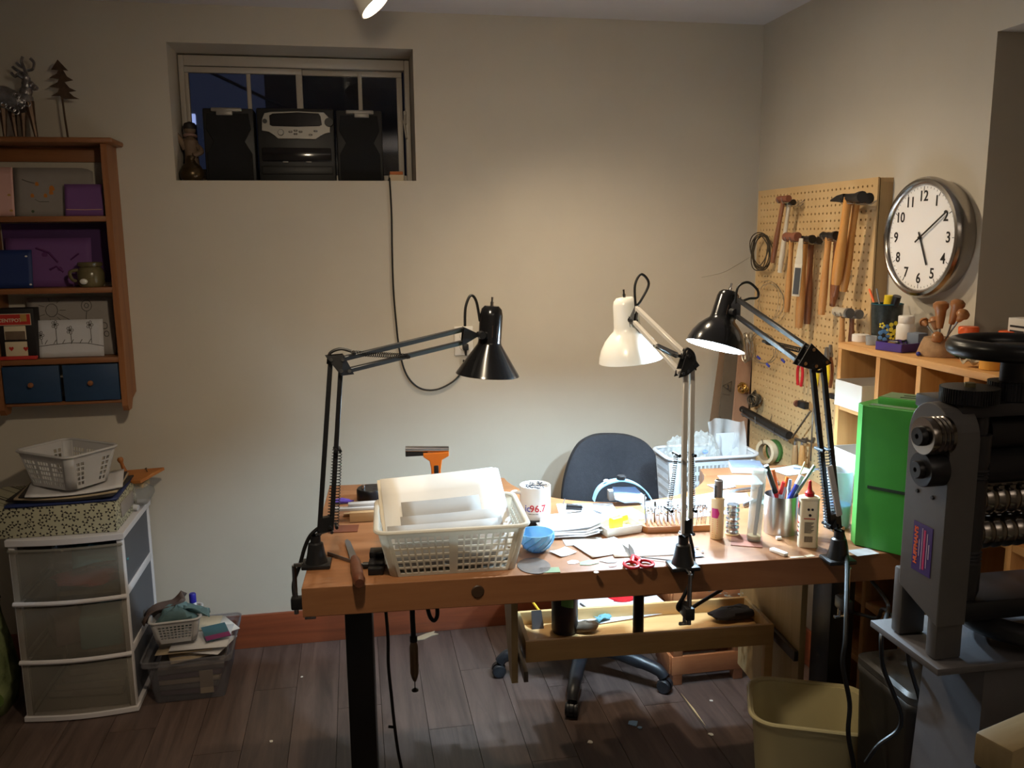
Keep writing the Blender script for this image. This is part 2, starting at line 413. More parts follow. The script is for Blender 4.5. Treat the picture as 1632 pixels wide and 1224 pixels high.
b.box((lp.x, YF-0.032, lp.z+0.02), (0.012, 0.014, 0.05), 0.003); b.tube([(lp.x, YF-0.04, lp.z+0.03), (lp.x-0.006, YF-0.055, lp.z), (lp.x+0.002, YF-0.05, lp.z-0.06)], 0.004, 6); obj('latch', b, 'vinyl', win)
# outside: the neighbour's dark house and its lit window, seen through the glass
mat('night_siding', (52, 52, 58), 0.8, var=0.2)
mat('lit_pane', (214, 220, 255), 0.5, emit=2.5)
q0 = PY(398, 110, 7.0)
t = thing('neighbour_house', 'dark neighbouring house outside the window with a lit pane', 'building', (q0.x+2.6, 8.5, 1.551))
b = MB(); b.box((q0.x+2.6, 8.5, 3.55), (5.0, 3.0, 3.998), 0.0); obj('wall', b, 'night_siding', t)
b = MB(); p0, p1 = PY(305, 182, 6.9), PY(312, 199, 6.9); b.box(((p0.x+p1.x)/2, 6.9, (p0.z+p1.z)/2), (abs(p1.x-p0.x), 0.04, abs(p1.z-p0.z))); w1 = b
t2 = thing('neighbour_lit_window', 'small lit window of the neighbouring house as a pane on an added post', 'lit window', (p0.x, 6.9, 1.551))  # neighbour's lit window as a free-standing pane; its post is added
obj('glass', w1, 'lit_pane', t2)
b = MB(); b.cyl(((p0.x+p1.x)/2, 6.9, 1.551), ((p0.x+p1.x)/2, 6.9, p1.z), 0.02); obj('post', b, 'night_siding', t2)
b = MB(); a0, a1 = PY(362, 128, 6.8), PY(455, 172, 6.8); b.tube([a0-(a1-a0)*0.3, a0, a1, a1+(a1-a0)*4], 0.012, 6); obj('overhead_wire', b, 'night_siding', t)
b = MB(); b.box((0, 9.0, 1.45), (14, 9.0, 0.2)); struct('ground', b, 'night_siding')
# ------------------------------------------------------------------ stereo on the sill
mat('black_plastic', (18, 17, 18), 0.5)
mat('black_cloth', (10, 10, 11), 0.9, bump=0.2, bscale=400)
mat('silver_plastic', (128, 124, 118), 0.4, metal=0.2)
mat('smoked', (26, 24, 26), 0.12)
SY = D+0.045    # front plane of the stereo
def onS(x, y): return PY(x, y, SY)
def speaker(xa, xb, ytop, label, side):
    a, c = onS(xa, 283), onS(xb, 283); top = onS((xa+xb)/2, ytop).z
    wd = c.x-a.x; hh = top-Z0
    t = thing('loudspeaker', label, 'speaker', ((a.x+c.x)/2, SY+0.06, Z0+0.001))
    b = MB(); b.box(((a.x+c.x)/2, SY+0.065, Z0+0.001+hh/2), (wd, 0.10, hh), 0.006); obj('cabinet', b, 'black_plastic', t)
    b = MB(); cx = (a.x+c.x)/2
    prof = [(-0.44, 0.02), (0.44, 0.02), (0.44, 0.38), (0.30, 0.55), (0.44, 0.72), (0.40, 0.93), (-0.40, 0.93), (-0.44, 0.72), (-0.30, 0.55), (-0.44, 0.38)]
    Fm = M.Translation(V((cx, SY+0.016, Z0))) @ M.Rotation(PI/2, 4, 'X')
    b.prism([(u*wd, v*hh) for u, v in prof], 0.012, Fm, 0.002); obj('grille', b, 'black_cloth', t)
    b = MB(); b.box((cx+side*wd*0.02, SY+0.012, Z0+hh-0.006), (wd*0.60, 0.03, 0.014), 0.004); b.box((cx+side*wd*0.06, SY+0.008, Z0+hh-0.016), (wd*0.32, 0.022, 0.02), 0.003); obj('silver_trim', b, 'silver_plastic', t)
speaker(328, 409, 172, 'black stereo speaker beside the ornaments in the window recess', -1)
speaker(539, 612, 176, 'black stereo speaker beside the small box in the window recess', 1)
a, c = onS(413, 283), onS(536, 283); top = onS(474, 172).z
cx, wd, hh = (a.x+c.x)/2, c.x-a.x, top-Z0
t = stereo = thing('stereo_unit', 'black and silver compact stereo between two speakers in the window', 'stereo', (cx, SY+0.07, Z0+0.001))
b = MB(); b.box((cx, SY+0.075, Z0+0.001+hh/2), (wd, 0.12, hh), 0.007); obj('body', b, 'black_plastic', t)
def SF(px, py): q = onS(px, py); return (q.x-cx, q.z-Z0)
Fm = M.Translation(V((cx, SY+0.012, Z0))) @ M.Rotation(PI/2, 4, 'X')
pl = [(417, 208), (417, 190), (421, 180), (432, 178), (474, 177), (516, 179), (522, 185), (526, 190), (526, 211), (518, 213), (510, 217), (503, 222), (474, 221), (443, 221), (436, 215), (428, 210)]
b = MB(); b.prism([SF(*q) for q in reversed(pl)], 0.010, Fm, 0.0015); fp = obj('silver_faceplate', b, 'silver_plastic', t)
b = MB(); b.prism([SF(*q) for q in reversed([(430, 199), (429, 184), (434, 181), (474, 179), (508, 181), (511, 186), (513, 199), (509, 201), (474, 202), (434, 201)])], 0.014, Fm, 0.002); obj('display_window', b, 'smoked', fp)
def knob(px, py, r, m, nm, par, d=0.016):
    q = onS(px, py); b = MB(); b.cyl((q.x, SY+0.012, q.z), (q.x, SY+0.012-d, q.z), r, r*0.92, 20); obj(nm, b, m, par)
knob(447.5, 211, 0.0125, 'black_plastic', 'knob_ring', fp, 0.0115); knob(447.5, 211, 0.0105, 'silver_plastic', 'volume_knob', fp, 0.018); knob(422, 193, 0.009, 'black_plastic', 'power_button', fp, 0.013); knob(524, 195, 0.017, 'black_plastic', 'jog_dial', fp, 0.018)
for px, py in ((463, 210), (471, 208), (479, 210), (471, 213.5), (503, 209), (495, 215)):
    q = onS(px, py); b = MB(); b.box((q.x, SY+0.001, q.z), (0.013, 0.005, 0.0065), 0.002); obj('button', b, 'smoked', fp)
    b = MB(); b.box((q.x, SY-0.001, q.z), (0.010, 0.005, 0.0045), 0.0015); obj('button_cap', b, 'silver_plastic', fp)
b = MB(); q = onS(474, 246); b.box((cx, SY+0.012, q.z), (wd*0.9, 0.012, 0.05), 0.005); deck = obj('cassette_door', b, 'smoked', t)
for px in (455, 492):
    q = onS(px, 258); b = MB(); b.box((q.x, SY+0.004, q.z), (0.02, 0.006, 0.005), 0.0015); obj('catch', b, 'silver_plastic', deck)
b = MB(); q = onS(474, 271); b.box((cx, SY+0.012, q.z), (wd*0.92, 0.008, 0.03), 0.003); obj('tape_deck', b, 'black_plastic', t)
# mains cord down the wall from the stereo to the outlet
mat('black_rubber', (18, 17, 17), 0.5)
wpts = [(621, 286), (624, 340), (625, 400), (627, 460), (631, 510), (637, 560), (648, 597), (668, 618), (695, 621), (722, 608), (737, 590), (739, 572)]
cp = [PY(x, y, D-0.010) for x, y in wpts]
cp = [V((cp[0].x, D+0.16, Z0+0.006)), V((cp[0].x, D+0.02, Z0+0.006)), V((cp[0].x, D-0.009, Z0-0.002))]+cp[1:-1]+[PY(739, 574, D-0.03)]
b = MB(); b.tube(spline(cp, 6), 0.0035, 8); o = obj('mains_cord', b, 'black_rubber', stereo); o['label'] = 'black cord hanging down the wall to the outlet'
mat('outlet_plastic', (214, 208, 200), 0.4)
o0, o1 = PY(721, 520, D-0.004), PY(757, 566, D-0.004)
ocx, ocz = (o0.x+o1.x)/2, (o0.z+o1.z)/2
t = thing('wall_outlet', 'white double outlet on the back wall behind the black lamp', 'outlet', (ocx, D-0.004, ocz-0.055))
b = MB(); b.box((ocx, D-0.0035, ocz), (0.075, 0.007, 0.115), 0.003); obj('cover_plate', b, 'outlet_plastic', t)
for s in (-1, 1):
    b = MB(); b.lathe([(0.0, 0.003), (0.016, 0.003), (0.018, 0.0)], 20, M.Translation(V((ocx, D-0.007, ocz+s*0.021))) @ M.Rotation(PI/2, 4, 'X')); f = obj('socket', b, 'outlet_plastic', t)
    for dx in (-0.006, 0.006):
        b = MB(); b.box((ocx+dx, D-0.0103, ocz+s*0.021+0.003), (0.002, 0.001, 0.008)); obj('slot', b, 'black_rubber', f)
b = MB(); b.box((ocx+0.004, D-0.025, ocz-0.022), (0.022, 0.03, 0.026), 0.005); b.cyl((ocx+0.004, D-0.03, ocz-0.03), (ocx+0.004, D-0.03, ocz-0.055), 0.006, 0.0038); tag(obj('power_plug', b, 'black_rubber'), 'black plug pushed into the lower socket of the wall outlet', 'plug')
# sill ornaments
mat('dark_bronze', (70, 56, 36), 0.3, metal=0.6, var=0.4, scale=14)
mat('clay_tan', (112, 92, 74), 0.7, var=0.3, scale=20)
mat('clay_pink', (134, 106, 96), 0.7, var=0.25, scale=20)
mat('dark_hair', (30, 24, 22), 0.6)
OY = D+0.07
q = PY(307, 283, OY-0.02)
b = MB(); b.lathe([(0.0, 0), (0.032, 0), (0.042, 0.012), (0.044, 0.03), (0.034, 0.052), (0.016, 0.066), (0.012, 0.078), (0.016, 0.088), (0.013, 0.09), (0.0, 0.088)], 28, at((q.x, OY-0.025, Z0+0.0005)))
tag(obj('round_bottle', b, 'dark_bronze'), 'dark round-bellied bottle on the sill at the window frame', 'bottle')
t = thing('seated_figurine', 'small tan figurine with raised arm behind the dark bottle', 'figurine', (PY(310, 283, OY).x, OY+0.045, Z0+0.0005))
fx = PY(305, 240, OY+0.045).x
b = MB(); b.lathe([(0.0, 0), (0.036, 0), (0.034, 0.03), (0.026, 0.07), (0.022, 0.10), (0.027, 0.135), (0.026, 0.15), (0.012, 0.163), (0.011, 0.172), (0.02, 0.182), (0.022, 0.196), (0.014, 0.21), (0.0, 0.214)], 24, at((fx, OY+0.045, Z0+0.0005)))
b.tube(spline([(fx-0.02, OY+0.04, Z0+0.12), (fx-0.034, OY+0.036, Z0+0.15), (fx-0.048, OY+0.034, Z0+0.175), (fx-0.052, OY+0.034, Z0+0.19)], 4), [0.011]*7+[0.009]*6, 8)
b.tube(spline([(fx+0.02, OY+0.04, Z0+0.135), (fx+0.04, OY+0.02, Z0+0.11), (fx+0.012, OY+0.008, Z0+0.095)], 4), 0.010, 8); obj('body', b, 'clay_tan', t)
b = MB(); b.lathe([(0.023, 0.192), (0.025, 0.2), (0.019, 0.214), (0.0, 0.221)], 20, at((fx, OY+0.045, Z0))); obj('cap', b, 'dark_hair', t)
b = MB(); b.torus((fx, OY+0.045, Z0+0.168), 0.02, 0.006, (0, 0.2, 1), 20, 6); obj('scarf', b, 'clay_pink', t)
mat('cream_card', (206, 188, 160), 0.7); mat('orange_card', (186, 110, 66), 0.7)
qx = PY(631, 275, D+0.1).x
b = MB(); b.box((qx, D+0.10, Z0+0.0135), (0.055, 0.09, 0.026), 0.002); t = thing('small_carton', 'cream and orange carton lying on the sill by the speaker', 'carton', (qx, D+0.1, Z0)); obj('body', b, 'cream_card', t)
b = MB(); b.box((qx, D+0.10, Z0+0.033), (0.05, 0.08, 0.012), 0.002); obj('lid', b, 'orange_card', t)
# ------------------------------------------------------------------ pine wall shelf with drawers
wood('pine_x', (148, 96, 56), (112, 66, 36), 'x', 6.0, 0.45, 0.05)
wood('pine_z', (148, 96, 56), (112, 66, 36), 'z', 6.0, 0.45, 0.05)
mat('blue_paint', (38, 62, 92), 0.5, var=0.12, scale=12)
SH = D-0.135                       # front plane of the shelf
def onH(x, y): return PY(x, y, SH)
sxr = -0.812; sxl = onH(8, 655).x-0.02
szb = onH(205, 655).z; szt = onH(100, 219).z
t = thing('wall_shelf', 'pine wall shelf with two blue drawers and shaped sides', 'shelf', ((sxl+sxr)/2, D-0.07, szb))
def side_poly():
    h = szt-0.018-szb
    return [(0, 0.02), (0.012, 0), (0.05, 0), (0.075, 0.035), (0.133, 0.05), (0.133, h), (0.008, h), (0.002, h*0.9), (0.006, h*0.8), (0.0, h*0.66), (0.006, h*0.52), (0.0, h*0.4), (0.005, h*0.25)]
for x in (sxl, sxr-0.02):
    b = MB(); b.prism(side_poly(), 0.02, M.Translation(V((x, SH, szb))) @ M(((0, 0, 1, 0), (1, 0, 0, 0), (0, 1, 0, 0), (0, 0, 0, 1)))); obj('side_panel', b, 'pine_z', t)
b = MB(); b.box(((sxl+sxr)/2, SH+0.06, szt-0.009), (sxr-sxl+0.05, 0.155, 0.018), 0.006); obj('top_board', b, 'pine_x', t)
levels = [onH(100, 344).z, onH(100, 459).z, onH(100, 572).z]
for z in levels:
    b = MB(); b.box(((sxl+sxr)/2, SH+0.07, z-0.010), (sxr-sxl-0.041, 0.122, 0.019), 0.002); obj('shelf_board', b, 'pine_x', t)
zb = onH(100, 641).z
b = MB(); b.box(((sxl+sxr)/2, SH+0.07, zb-0.006), (sxr-sxl-0.041, 0.12, 0.012), 0.002); obj('bottom_board', b, 'pine_x', t)
b = MB(); b.box(((sxl+sxr)/2, D-0.006, szt-0.045), (sxr-sxl-0.042, 0.008, 0.05), 0.001); obj('hanging_rail', b, 'pine_x', t)
dx0, dx1 = sxl+0.022, sxr-0.022; dm = (dx0+dx1)/2
zt = levels[2]-0.021
for a, c in ((dx0, dm-0.004), (dm+0.004, dx1)):
    b = MB(); b.box(((a+c)/2, SH+0.006, (zt+zb)/2), (c-a-0.004, 0.014, zt-zb-0.004), 0.002); d = obj('drawer', b, 'blue_paint', t)
    b = MB(); b.lathe([(0.0, 0.019), (0.008, 0.017), (0.0095, 0.011), (0.005, 0.006), (0.005, 0)], 16, M.Translation(V(((a+c)/2, SH-0.001, (zt+zb)/2))) @ M.Rotation(PI/2, 4, 'X')); obj('knob', b, 'pine_x', d)
# cards and drawings leaning in the shelf
mat('paper_grey', (150, 142, 136), 0.8, var=0.06, scale=30); mat('paper_white', (200, 198, 200), 0.8, var=0.03, scale=20)
mat('pink_card', (205, 160, 150), 0.7); mat('purple_card', (112, 72, 128), 0.7); mat('deep_purple', (74, 42, 92), 0.7, var=0.1); mat('blue_card', (26, 46, 98), 0.6)
mat('pencil', (70, 64, 62), 0.9); mat('orange_blot', (190, 116, 42), 0.8); mat('purple_ink', (92, 44, 100), 0.8); mat('red_card', (176, 42, 34), 0.6); mat('box_black', (24, 19, 20), 0.5); mat('cream', (206, 190, 160), 0.6); mat('gold_sticker', (176, 136, 70), 0.4); mat('leaf_ink', (70, 84, 60), 0.8)
def card(x0, y0, x1, y1, zbase, ydep, m, label, cat='drawing', name='card', lean=0.02, th=0.0012, curl=0.0, extra=None):
    """a paper leaning on a shelf: pixel box at its own depth, bottom edge on the board; lines are drawn by extra(add, place)"""
    Yc = SH+ydep; a, c = PY(x0, (y0+y1)/2, Yc), PY(x1, (y0+y1)/2, Yc); h = PY((x0+x1)/2, y0, Yc+lean).z-zbase
    t = thing(name, label, cat, ((a.x+c.x)/2, Yc, zbase+0.0005))
    def pos(u, v, off=0): 
        cz = curl*max(0, u-0.8)**2*25*v
        return V((lerp(a.x, c.x, u)-cz*0.3, Yc+lean*v-off-cz*0.0, zbase+0.001+h*v-cz*0.4))
    b = MB(); b.sheet(lambda u, v: pos(u, v), 12, 6); obj('sheet', b, m, t, solid=th)
    if extra:
        def line(pts, mm, r=0.0012, nm='drawn_line'):
            b = MB(); b.tube([pos(u, v, 0.0012) for u, v in pts], r, 4, flat=1.0); obj(nm, b, mm, t)
        def blot(u, v, r, mm, nm='painted_blot', sy=1.0):
            b = MB(); q = pos(u, v, 0.0015); b.lathe([(0.0, 0.0004), (r, 0)], 10, M.Translation(q) @ M.Rotation(PI/2, 4, 'X') @ M.Diagonal((1, sy, 1, 1))); obj(nm, b, mm, t)
        extra(line, blot, pos)
    return t
L1, L2, L3 = levels
def ring(u, v, r, ry=None, n=10): ry = ry or r*1.6; return [(u+r*math.cos(2*PI*i/n), v+ry*math.sin(2*PI*i/n)) for i in range(n+1)]
def dr1(line, blot, pos):
    for u, v, r in ((0.22, 0.42, 0.006), (0.28, 0.66, 0.006), (0.38, 0.42, 0.006), (0.46, 0.56, 0.009), (0.45, 0.48, 0.007)): blot(u, v, r, 'orange_blot', sy=1.4)
    blot(0.22, 0.10, 0.005, 'leaf_ink'); line([(0.1, 0.76), (0.16, 0.72), (0.25, 0.68)], 'pencil'); line([(0.25, 0.35), (0.3, 0.3), (0.42, 0.3)], 'pencil', 0.0008)
card(20, 268, 151, 345, L1, 0.075, 'paper_grey', 'grey drawing paper with orange painted blots on top shelf', extra=dr1, lean=0.03, curl=0.03)
card(-32, 267, 20, 345, L1, 0.02, 'pink_card', 'pale pink card standing at the edge of the shelf', 'card', lean=0.02, th=0.003, extra=lambda l, bl, p: [bl(0.86, 0.42, 0.006, 'gold_sticker'), bl(0.9, 0.1, 0.006, 'gold_sticker')])
card(102, 294, 163, 345, L1, 0.04, 'purple_card', 'small purple card leaning on the top shelf', 'card', lean=0.02, extra=lambda l, bl, p: l([(0.03, 0.2), (0.5, 0.19), (0.97, 0.2)], 'pink_card', 0.0015))
def dr2(line, blot, pos):
    line([(0.35, 0.8), (0.5, 0.7), (0.6, 0.5)], 'purple_ink', 0.004); line([(0.5, 0.35), (0.58, 0.42), (0.66, 0.3)], 'purple_ink', 0.004); line([(0.75, 0.55), (0.85, 0.68)], 'purple_ink', 0.003); blot(0.45, 0.66, 0.010, 'purple_ink'); blot(0.62, 0.36, 0.009, 'purple_ink')
card(8, 380, 145, 459, L2, 0.085, 'purple_card', 'purple paper with darker purple drawing on the middle shelf', extra=dr2, lean=0.025)
b = MB(); b.box(((sxl+sxr)/2, D-0.004, (L1+L2)/2-0.005), (sxr-sxl-0.05, 0.003, L1-L2-0.035)); tag(obj('backing_paper', b, 'deep_purple'), 'dark purple paper lining the back of the middle shelf', 'paper')
mat('white_heart', (215, 212, 205), 0.6)
card(-40, 399, 50, 459, L2, 0.03, 'blue_card', 'dark blue card with tiny white hearts on shelf', 'card', lean=0.02, th=0.003, extra=lambda l, bl, p: [bl(0.90, 0.82, 0.0045, 'white_heart'), bl(0.96, 0.08, 0.0045, 'white_heart')])
def dr3(line, blot, pos):
    line(ring(0.28, 0.78, 0.07), 'pencil', 0.001)
    for a in range(7): line([(0.28+0.09*math.cos(a*0.9), 0.78+0.15*math.sin(a*0.9)), (0.28+0.16*math.cos(a*0.9), 0.78+0.22*math.sin(a*0.9))], 'pencil', 0.0008)
    line(ring(0.68, 0.85, 0.06), 'pencil', 0.001); line(ring(0.68, 0.85, 0.025), 'pencil', 0.001); line([(0.68, 0.75), (0.66, 0.5)], 'pencil', 0.001); line([(0.35, 0.72), (0.5, 0.6)], 'pencil', 0.001)
    line(ring(0.88, 0.5, 0.035), 'pencil', 0.0012); line(ring(0.9, 0.36, 0.03), 'pencil', 0.0012)
card(42, 474, 182, 572, L3, 0.085, 'paper_grey', 'grey paper with pencil sun and flowers drawn on it', extra=dr3, lean=0.03, curl=0.02)
def dr4(line, blot, pos):
    for fx, fy in ((0.06, 0.6), (0.28, 0.88), (0.5, 0.72), (0.8, 0.85)):
        line([(fx+0.02, 0.36), (fx+0.01, fy-0.1)], 'pencil', 0.001)
        for a in range(5): line(ring(fx+0.035*math.cos(a*1.26), fy+0.08*math.sin(a*1.26), 0.018, 0.035, 7), 'pencil', 0.0009)
        blot(fx, fy, 0.004, 'pencil')
    line([(0.0, 0.3), (0.2, 0.34), (0.5, 0.38), (0.75, 0.36), (1, 0.27)], 'pencil', 0.001)
    for i in range(6): line([(0.12+i*0.13, 0.36), (0.14+i*0.13, 0.42), (0.16+i*0.13, 0.47)], 'pencil', 0.0009)
card(57, 510, 164, 572, L3, 0.04, 'paper_white', 'white paper with pencilled flowers and grass leaning on shelf', extra=dr4, lean=0.02)
b = MB(); q0, q1 = PY(0, 480, SH+0.1), PY(42, 480, SH+0.1); b.box(((sxl+0.03+q1.x)/2, SH+0.10, PY(20, 500, SH+0.1).z), (q1.x-sxl-0.03, 0.02, 0.0), 0.0) if False else None
# boxed ornament: black box with red banner
bx0, bx1 = PY(-28, 540, SH+0.02).x, PY(57, 540, SH+0.02).x; bzt = PY(30, 492, SH+0.02).z
t = thing('gift_box', 'black and red boxed trinket with stacked white blocks picture', 'box', ((bx0+bx1)/2, SH+0.05, L3))
b = MB(); b.box(((bx0+bx1)/2, SH+0.05, (L3+bzt)/2+0.001), (bx1-bx0, 0.06, bzt-L3), 0.002); obj('carton', b, 'box_black', t)
Yq = SH+0.0195
def bq(px, py): q = PY(px, py, Yq); return q
def panel(x0, y0, x1, y1, m, nm, d=0.0012, bev=0.0):
    p, q = bq(x0, y0), bq(x1, y1); b = MB(); b.box(((p.x+q.x)/2, Yq-d/2, (p.z+q.z)/2), (q.x-p.x, d, p.z-q.z), bev); return obj(nm, b, m, t)
panel(-18, 501, 50, 518, 'cream', 'banner_border'); panel(-17, 502, 49, 517, 'red_card', 'red_banner', 0.002)
q = bq(14, 511); obj('lettering', text_mesh('SCENTPOT', 0.017, M.Translation(V((q.x, Yq-0.0026, q.z))) @ M.Rotation(PI/2, 4, 'X'), bold=0.0003), 'cream', t)
panel(32, 501, 43, 512, 'gold_sticker', 'price_sticker', 0.0034)
panel(6, 520, 43, 541, 'cream', 'white_block', 0.004, 0.0018); panel(8, 528, 42, 541, 'clay_tan', 'block_shade', 0.0048, 0.002); panel(8, 545, 46, 570, 'cream', 'white_block', 0.004, 0.0018)
for hx in (19, 42):
    q = bq(hx, 556); b = MB(); b.prism([(0, -0.008), (0.008, 0.002), (0.006, 0.007), (0.002, 0.007), (0, 0.004), (-0.002, 0.007), (-0.006, 0.007), (-0.008, 0.002)], 0.001, M.Translation(V((q.x, Yq-0.004, q.z))) @ M.Rotation(PI/2, 4, 'X')); obj('red_heart', b, 'red_card', t)
b = MB(); p, q = bq(2, 572), bq(58, 579); b.box(((bx0+bx1)/2, SH+0.012, L3+0.007), (bx1-bx0+0.004, 0.016, 0.012), 0.002); obj('red_tray', b, 'red_card', t)
# small pottery jar
mat('olive_glaze', (104, 94, 66), 0.22, var=0.3, scale=18)
jc = PY(146, 459, SH+0.045); jh = PY(146, 418, SH+0.045).z-L2
t = thing('pottery_jar', 'small olive glazed jar with a white shell on it', 'jar', (jc.x, SH+0.05, L2))
b = MB(); b.lathe([(0, 0), (0.036, 0), (0.044, 0.01), (0.045, jh*0.55), (0.04, jh*0.72), (0.034, jh*0.8), (0.040, jh*0.84), (0.042, jh*0.95), (0.038, jh), (0.034, jh*0.98), (0.033, jh*0.85)], 28, at((jc.x, SH+0.05, L2+0.0005))); obj('body', b, 'olive_glaze', t)
b = MB(); b.ball((jc.x-0.012, SH+0.003, L2+jh*0.24), 0.011, sc=(1.2, 0.7, 0.9)); obj('white_shell', b, 'white_heart', t)
b = MB(); b.tube(spline([(jc.x-0.036, SH+0.03, L2+jh*0.7), (jc.x-0.058, SH+0.02, L2+jh*0.62), (jc.x-0.055, SH+0.02, L2+jh*0.35), (jc.x-0.042, SH+0.026, L2+jh*0.25)], 5), 0.006, 8); obj('handle', b, 'olive_glaze', t)
# tin reindeer and tin tree on the top board
mat('beaten_tin', (150, 146, 148), 0.28, metal=0.9, var=0.45, scale=45, bump=0.5, bscale=70)
mat('rusty_tin', (96, 76, 62), 0.45, metal=0.7, var=0.4, scale=30)
TY = SH+0.05
def onT(x, y, d=0): q = PY(x, y, TY+d); return V((q.x, TY+d, q.z))
zt0 = szt+0.0005
t = thing('tin_reindeer', 'beaten tin reindeer ornament with curled antlers on shelf top', 'ornament', (onT(25, 218).x, TY, zt0))
b = MB()
body = [onT(-14, 160), onT(2, 155), onT(18, 160), onT(36, 163), onT(44, 150)]
b.tube(spline(body, 5), [0.016, 0.026, 0.033, 0.036, 0.037, 0.038, 0.039, 0.038, 0.037, 0.036, 0.036, 0.036, 0.036, 0.035, 0.034, 0.033, 0.031, 0.028, 0.024, 0.021, 0.018], 14)
b.tube(spline([onT(40, 152), onT(43, 138), onT(41, 124), onT(44, 120)], 5), [0.020]*4+[0.017]*4+[0.014]*4+[0.013]*4, 12)
b.tube(spline([onT(40, 124), onT(46, 134), onT(54, 139), onT(60, 142)], 5), [0.013]*5+[0.015]*4+[0.011]*4+[0.007]*3, 12)
obj('body', b, 'beaten_tin', t)
for (x0, y0, x1, y1, dd) in ((4, 166, 8, 217, -0.016), (18, 168, 26, 217, 0.016), (36, 168, 38, 217, 0.016), (46, 162, 58, 217, -0.014)):
    b = MB(); p0, p1 = onT(x0, y0, dd), onT(x1, y1, dd); p1.z = zt0+0.0005; b.tube([p0, lerp(p0, p1, 0.5), p1], [0.017, 0.010, 0.006], 8); obj('leg', b, 'rusty_tin', t)
for pts in ([(42, 120), (38, 108), (34, 98), (36, 90)], [(44, 112), (52, 110), (54, 100), (48, 93)], [(38, 108), (30, 104), (26, 100)], [(38, 118), (24, 110), (20, 106)], [(30, 116), (24, 122), (18, 116)]):
    b = MB(); b.tube(spline([onT(x, y, 0.004) for x, y in pts], 4), 0.005, 6); obj('antler', b, 'beaten_tin', t)
b = MB(); b.tube([onT(36, 124, -0.012), onT(28, 118, -0.02), onT(24, 121, -0.022)], [0.006, 0.009, 0.003], 8); obj('ear', b, 'beaten_tin', t)
random.seed(3)
for i in range(12):
    u = random.random(); q = onT(lerp(-6, 44, u), random.uniform(150, 182), -0.031); b = MB(); b.torus(q, 0.009, 0.0022, (0.2, -1, 0.1), 12, 5); obj('tin_curl', b, 'beaten_tin', t)
t = thing('tin_tree', 'flat rusty tin fir tree on a thin stem', 'ornament', (onT(107, 217).x, TY, zt0))
tr = [(92, 95), (109, 113), (101, 112), (107, 122), (117, 128), (103, 131), (111, 140), (122, 145), (110, 147), (118, 154), (127, 158), (104, 158), (99, 157), (96, 153), (82, 153), (92, 147), (95, 141), (79, 138), (92, 131), (94, 126), (79, 124), (91, 117), (93, 112), (82, 111)]
o0 = onT(100, 130); b = MB(); b.prism([(onT(x, y).x-o0.x, onT(x, y).z-o0.z) for x, y in reversed(tr)], 0.0025, M.Translation(o0) @ M.Rotation(PI/2, 4, 'X')); obj('tin_leaf', b, 'rusty_tin', t)
b = MB(); p1 = onT(108, 217); p1.z = zt0+0.003; b.tube([onT(99, 155), onT(103, 185), p1], 0.0035, 6); obj('stem', b, 'rusty_tin', t)
b = MB(); b.lathe([(0, 0.003), (0.018, 0.003), (0.018, 0), (0, 0)], 16, at((p1.x, TY, zt0))); obj('foot', b, 'rusty_tin', t)
# ------------------------------------------------------------------ baskets: real openings
mat('white_plastic', (214, 212, 212), 0.4, var=0.02, scale=10); mat('cream_plastic', (224, 218, 206), 0.42, var=0.03, scale=10)
translucent('white_plastic', 0.35); translucent('cream_plastic', 0.5)
def basket(root, W0, D0, W1, D1, h, nx, ny, nz, m, r=0.02, barf=0.30, solidx=(), solidy=(), vtop=0.86, vbot=0.1, rim=0.007, th=0.0022, rimround=0.03, handle=False):
    """open basket, local origin at base centre; W0/D0 bottom size, W1/D1 rim size; side walls cut into a grid of openings"""
    T = WM[root]
    def wall(ax, sgn, n, solid):
        us = [0.0]
        u0, u1 = 0.02, 0.98
        for i in range(n):
            a = lerp(u0, u1, (i+barf/2)/n); c = lerp(u0, u1, (i+1-barf/2)/n); us += [a, c]
        us.append(1.0)
        vs = [0.0]
        for i in range(nz):
            vs += [lerp(vbot, vtop, (i+barf/2)/nz), lerp(vbot, vtop, (i+1-barf/2)/nz)]
        vs.append(1.0)
        def fn(u, v):
            w = lerp(W0, W1, v); d = lerp(D0, D1, v)
            k = 0.0
            if ax == 'x': return V(((u-0.5)*(w-2*r)*1.0, sgn*d/2, v*h))
            return V((sgn*w/2, (u-0.5)*(d-2*r), v*h))
        b = MB(T); b.lattice(fn, us, vs, lambda i, j: i % 2 == 1 and j % 2 == 1 and ((i-1)//2) not in solid)
        obj('side_wall', b, m, root, solid=th)
    wall('x', -1, nx, solidx); wall('x', 1, nx, solidx); wall('y', -1, ny, solidy); wall('y', 1, ny, solidy)
    for sx, sy, a0 in ((1, 1, 0), (-1, 1, PI/2), (-1, -1, PI), (1, -1, 3*PI/2)):
        b = MB(T)
        def fc(u, v, sx=sx, sy=sy, a0=a0):
            w = lerp(W0, W1, v); d = lerp(D0, D1, v); a = a0+u*PI/2
            return V((sx*(w/2-r)+r*math.cos(a), sy*(d/2-r)+r*math.sin(a), v*h))
        b.sheet(fc, 5, 3); obj('corner', b, m, root, solid=th)
    b = MB(T); ring_ = rrect(W0, D0, r, 0.0015, 4); b.add(ring_, [tuple(range(len(ring_)))]); obj('base', b, m, root, solid=0.003)
    b = MB(T); pts = [T @ V(p) for p in rrect(W1+rim, D1+rim, r+rim, h, 6)]; b2 = MB(); b2.tube(pts, rim, 8, closed=True, flat=0.75); obj('rim', b2, m, root)
